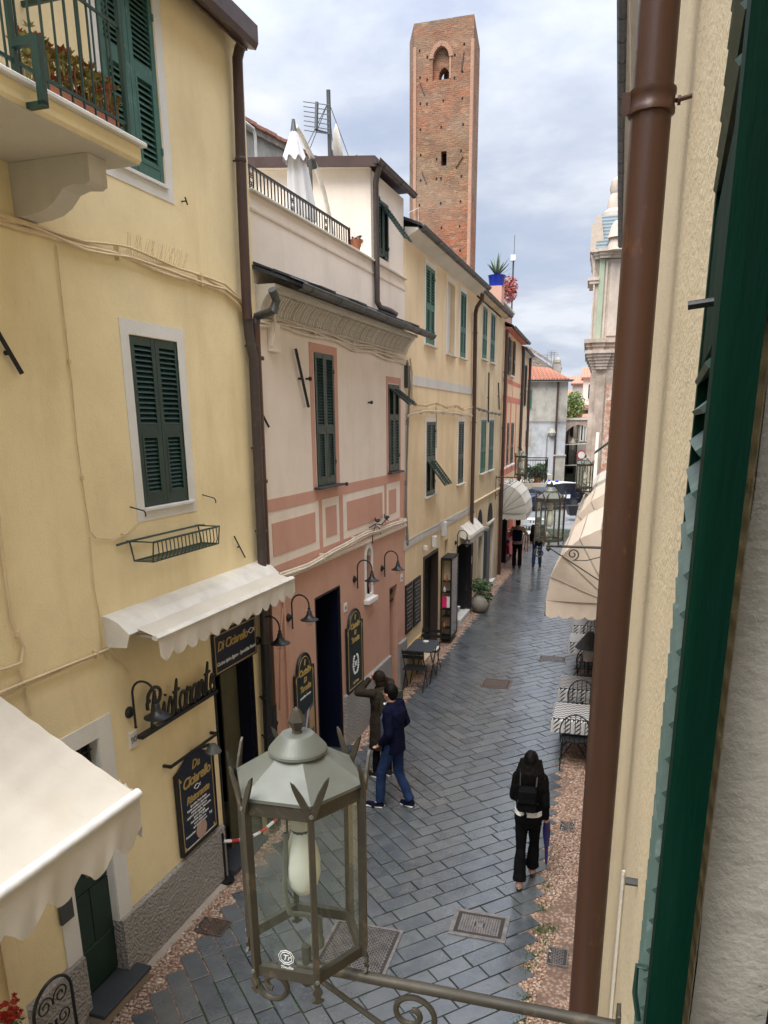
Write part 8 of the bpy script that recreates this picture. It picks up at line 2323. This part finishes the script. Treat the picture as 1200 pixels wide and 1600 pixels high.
    for s_ in ('L', 'R'):
        an, to = P['an' + s_], P['to' + s_]; d = (to - an); d.z = 0; d = d.normalized(); m = MB()
        base = min(an.z - .07, to.z)
        limb(m, [tuple(an + Vector((0, 0, .01))), tuple(an - d * .02 - Vector((0, 0, .035))), tuple(an + d * .09 - Vector((0, 0, .045)) + Vector((0, 0, (to.z - an.z) * .3))), tuple(to)], [.044, .048, .047, .036])
        remesh('shoe', m, shoes, T.o, .009, 2)
        if J.get('soles'):
            m = MB(); m.tube([tuple(an - d * .05 - Vector((0, 0, .062))), tuple(to + d * .02 - Vector((0, 0, .022)))], .012, 6); m.tube([tuple(an - d * .05 - Vector((0, 0, .062)) + rt * .035), tuple(to + d * .01 - Vector((0, 0, .022)) + rt * .03)], .012, 6); m.tube([tuple(an - d * .05 - Vector((0, 0, .062)) - rt * .035), tuple(to + d * .01 - Vector((0, 0, .022)) - rt * .03)], .012, 6); T.part('sole', m, M['white_cloth'])
    m = MB()
    if hair_fn: hair_fn(m, hd, fwd, rt)
    else:
        ball(m, tuple(hd - fwd * .014 + Vector((0, 0, .022))), (.088, .098, .108), 16); ball(m, tuple(hd - fwd * .045 - Vector((0, 0, .03))), (.072, .06, .075), 12)
    remesh('hair', m, hair, T.o, .011, 2)
    if extras: extras(T, P)
    return T
def base_pose(h=1.75, **kw):
    s = h / 1.75
    J = dict(head=(0, .03, 1.635), neck=(0, 0, 1.50), chest=(0, 0, 1.32), pelvis=(0, 0, .96), shL=(-.175, 0, 1.44), shR=(.175, 0, 1.44), elL=(-.225, -.03, 1.15), elR=(.225, -.03, 1.15), wrL=(-.235, .06, .91), wrR=(.235, .06, .91),
             hpL=(-.09, 0, .93), hpR=(.09, 0, .93), knL=(-.10, .02, .50), knR=(.10, .02, .50), anL=(-.10, 0, .085), anR=(.10, 0, .085), toL=(-.115, .16, .035), toR=(.115, .16, .035))
    J.update(kw)
    return {k: (tuple(x * s for x in v) if k not in ('flare', 'hem', 'coat_len', 'coat_flare', 'face', 'soles', 'palmL', 'palmR') else v) for k, v in J.items()}
# --- woman walking away
def long_hair(m, hd, fwd, rt):
    ball(m, tuple(hd - fwd * .012 + Vector((0, 0, .022))), (.095, .105, .112), 16)
    for i in range(9):
        a = (i - 4) / 4
        p0 = hd - fwd * (.05 - .03 * abs(a)) + rt * a * .085 + Vector((0, 0, .03)); L = .46 + .05 * math.sin(i * 2.1)
        m.tube([tuple(p0), tuple(p0 - fwd * .05 + rt * a * .045 - Vector((0, 0, .14))), tuple(p0 - fwd * .065 + rt * a * .080 + rt * .012 * math.sin(i * 5) - Vector((0, 0, .30))), tuple(p0 - fwd * .06 + rt * a * .075 - Vector((0, 0, L)))], [.050, .056, .048, .014], 8)
def woman_extras(T, P):
    m = MB(); m.bevel_box(-.12, .10, -.29, -.155, 1.02, 1.29, .025); bp = T.part('backpack', m, M['black_cloth'])
    m = MB(); m.bevel_box(-.115, .095, -.318, -.298, 1.14, 1.285, .008); T.part('pack_flap', m, M['black_cloth'], parent=bp)
    for x in (-.11, .09):
        m = MB(); m.tube([(x, -.16, 1.28), (x * 1.1, -.06, 1.46), (x * 1.1, .10, 1.42), (x * 1.2, .12, 1.2), (x * 1.2, -.1, 1.05)], .012, 6); T.part('pack_strap', m, M['leather'], parent=bp)
    m = MB(); torso(m, [(0, 0, .90, .180, .138), (0, 0, .955, .178, .136)]); T.part('shirt_hem', m, M['white_cloth'])
    for s_ in ('L', 'R'):
        an = P['an' + s_]; m = MB(); m.box(an.x - .02, an.x + .02, an.y - .055, an.y - .02, max(0, an.z - .10), an.z - .03); T.part('heel', m, M['black'])
fx, fy = at_z(815, 1392)
M['boot'] = plain('nude ankle boots', (.36, .22, .18), .6)
J = base_pose(1.60, anL=(-.075, -.14, .10), toL=(-.085, .0, .035), knL=(-.085, -.02, .50), anR=(.075, .20, .135), toR=(.085, .31, .05), knR=(.09, .17, .52), flare=(.066, .092), hem=.05, coat_len=-.06, coat_flare=.012,
              elL=(-.225, .02, 1.17), wrL=(-.12, .20, 1.08), elR=(.235, -.06, 1.15), wrR=(.25, .02, .93), palmR=(0, 1, 0), head=(0, .02, 1.635))
fdir = (math.sin(R(AZ)), math.cos(R(AZ)))
W_ = person('woman seen from behind walking up the street with long black hair and a closed umbrella', fx + .11 * fdir[0] + .03, fy + .13 * fdir[1], 15, J, M['skin'], M['black_cloth'], M['black_cloth'], M['boot'], M['hair_dark'], extras=woman_extras, hair_fn=long_hair)
W_.o.scale = (.84, .92, 1.0)
s_ = 1.60 / 1.75
UF = Thing('umbrella', 'closed navy umbrella with tan handle held in the walking woman\'s right hand', 'umbrella', WORLD, W_.org, rz=R(-15))
hx_ = .255 * s_ * .84
m = MB(); m.tube([(hx_, .05, .96), (hx_, .05, .86)], [.024, .022], 10); m.tube([(hx_, .05, .86), (hx_ + .0, .05, .76)], .018, 10); UF.part('handle', m, plain('tan wood', (.42, .30, .15), .5), smooth=True)
m = MB()
def umf(a, b):
    th = a * 2 * math.pi; r = (.026 + .016 * math.sin(min(1, b * 1.6) * math.pi)) * (1 - b * .55) * (1 + .14 * math.cos(6 * th)); return (hx_ + .02 * b + r * math.cos(th), .05 + .02 * b + r * math.sin(th), .80 - .55 * b)
m.grid(umf, 24, 10); UF.part('canopy', m, plain('deep navy nylon', (.012, .010, .09), .4), smooth=True)
m = MB(); m.tube([(hx_ + .02, .07, .26), (hx_ + .022, .072, .19)], [.005, .003], 6); UF.part('tip', m, M['black_iron'])
# --- man in a navy jacket
fx, fy = at_z(618, 1262)
J = base_pose(1.75, head=(.0, .05, 1.63), neck=(0, .01, 1.50), anL=(-.10, .16, .085), toL=(-.12, .33, .04), knL=(-.10, .14, .50), anR=(.10, -.20, .09), toR=(.13, -.06, .035), knR=(.10, -.02, .49),
              elL=(-.25, -.06, 1.16), wrL=(-.20, .10, .98), elR=(.25, -.06, 1.16), wrR=(.20, .10, .98), coat_len=-.13, coat_flare=.016, flare=(.070, .062), soles=True, face=(.1, 1, -.15))
def man_extras(T, P):
    m = MB(); torso(m, [(0, .055, .97, .13, .11), (0, .055, 1.30, .14, .112), (0, .04, 1.44, .08, .08)]); T.part('shirt', m, plain('slate blue shirt', (.07, .09, .14), .8))
    m = MB(); m.tube([(-.06, .10, 1.49), (.0, .115, 1.46), (.06, .10, 1.49)], .016, 6); T.part('collar', m, M['white_cloth'])
MAN = person('man in a navy jacket and blue jeans standing side-on near the pink wall', fx - .02, fy + .02, -62, J, M['skin'], M['denim'], M['navy_cloth'], M['navy_cloth'], M['hair_dark'], extras=man_extras)
# --- companion in an olive coat shading the eyes
fx, fy = at_z(600, 1214)
J = base_pose(1.61, head=(0, .07, 1.62), anL=(-.10, .05, .085), toL=(-.12, .2, .04), anR=(.10, -.04, .085), toR=(.12, .11, .04), elL=(-.32, .20, 1.44), wrL=(-.07, .21, 1.60), elR=(.34, .18, 1.46), wrR=(.08, .20, 1.61), coat_len=-.42, coat_flare=.03, flare=(.058, .05), soles=True, palmL=(0, -1, 0), palmR=(0, -1, 0))
def comp_extras(T, P):
    m = MB(); torso(m, [(0, .05, .60, .14, .125), (0, .05, 1.20, .13, .115), (0, .04, 1.38, .07, .07)]); T.part('black_dress', m, M['black_cloth'])
    m = MB(); m.bevel_box(-.14, .14, -.30, -.13, 1.02, 1.42, .04); T.part('backpack', m, plain('dark olive backpack', (.035, .038, .022), .8))
def bob(m, hd, fwd, rt):
    ball(m, tuple(hd - fwd * .012 + Vector((0, 0, .022))), (.093, .102, .110), 16); ball(m, tuple(hd - fwd * .05 - Vector((0, 0, .07))), (.085, .06, .10), 12); limb(m, [tuple(hd - fwd * .06 - Vector((0, 0, .06))), tuple(hd - fwd * .10 - Vector((0, 0, .26)))], [.06, .03])
person('person in an olive coat shading their eyes, half hidden behind the man in navy', fx - .02, fy + .03, -40, J, M['skin'], M['black_cloth'], M['khaki'], M['black'], M['hair_brown'], extras=comp_extras, hair_fn=bob)
# --- two people far up the street
fx, fy = at_z(807, 888)
J = base_pose(1.72, elL=(-.26, .05, 1.2), wrL=(-.15, .26, 1.15), elR=(.30, .08, 1.25), wrR=(.24, .3, 1.22), flare=(.075, .075), coat_len=-.08)
def far1(T, P):
    m = MB(); m.bevel_box(-.16, .16, -.32, -.14, 1.0, 1.38, .04); T.part('backpack', m, M['navy_cloth'])
person('distant person in a beige jacket with navy backpack, seen from behind under the ivory awning', fx, fy, 14, J, M['skin'], M['black_cloth'], M['beige_cloth'], M['black'], M['hair_dark'], extras=far1, vox=.02)
fx, fy = at_z(838, 886)
J = base_pose(1.76, anL=(-.11, -.05, .085), toL=(-.13, .1, .035), anR=(.11, .1, .085), toR=(.13, .25, .035), flare=(.072, .065), coat_len=-.14, coat_flare=.02)
person('distant person in a black jacket and blue jeans below the second lantern', fx, fy, 14, J, M['skin'], M['denim'], M['black_cloth'], M['black'], M['hair_dark'], vox=.02)
# scooter and red crate under the dome awning
x_, y_ = at_z(800, 880)
T = Thing('motor_scooter', 'red and black motor scooter parked behind the person with the backpack', 'scooter', WORLD, (x_, y_ + .9, 0), rz=R(72))
for xx in (-.6, .6):
    m = MB(); m.lathe([(.001, -.05), (.14, -.05), (.22, -.04), (.235, 0), (.22, .04), (.14, .05), (.001, .05)], (xx, 0, .235), 18, 'y'); T.part('wheel', m, M['black'], smooth=True)
m = MB(); m.prism([(-.75, .35), (-.8, .62), (-.55, .78), (-.1, .74), (.0, .40), (.28, .26), (.42, .28), (.50, .95), (.58, .95), (.56, .25), (.3, .18), (-.35, .22)], 'y', -.15, .15); T.part('body', m, M['red'])
m = MB(); m.bevel_box(-.75, -.05, -.13, .13, .76, .84, .03); T.part('seat', m, M['black'])
m = MB(); m.tube([(.62, 0, .3), (.5, 0, 1.02)], .03, 8); m.tube([(.48, -.3, 1.05), (.5, 0, 1.02), (.48, .3, 1.05)], .018, 6); T.part('handlebar', m, M['black'])
m = MB(); m.lathe([(.001, 0), (.08, 0), (.07, .06)], (.56, 0, .92), 12, 'x'); T.part('headlight', m, M['white_paint'])
# white garden tables and chairs outside the far cafe
for k, (px, py) in enumerate(((828, 838), (822, 852), (834, 828))):
    x_, y_ = at_z(px, py + 8)
    T = Thing('white_table', ['white outdoor table nearest the ivory awning', 'white outdoor table on the left of the far cafe cluster', 'white outdoor table farthest into the piazza'][k], 'table', WORLD, (x_, y_, 0), 'white outdoor tables in the piazza')
    m = MB(); m.lathe([(.001, .70), (.42, .70), (.44, .72), (.42, .74), (.001, .74)], (0, 0, 0), 18); T.part('table_top', m, M['white_paint'])
    for a in (0, 1, 2, 3): m = MB(); m.tube([(.33 * math.cos(a * 1.57), .33 * math.sin(a * 1.57), 0), (.15 * math.cos(a * 1.57), .15 * math.sin(a * 1.57), .7)], .02, 5); T.part('leg', m, M['grey_metal'])
    m = MB(); m.bevel_box(-.75, -.5, -.2, .2, .40, .46, .01); m.box(-.78, -.74, -.2, .2, .4, .9); T.part('bench_seat', m, M['white_paint'])
# flower trough by the church
x_, y_ = at_z(903, 812)
T = Thing('dark_planter', 'dark planter trough beside the church wall', 'planter', WORLD, (x_, y_, 0)); m = MB(); m.prism([(-.5, .25), (.5, .25), (.65, .75), (-.65, .75)], 'y', -.3, .3); m.box(-.1, .1, -.1, .1, 0, .25); T.part('trough', m, M['black'])
print('objects', len(bpy.data.objects), 'tris', sum(len(o.data.polygons) for o in bpy.data.objects if o.type == 'MESH'))
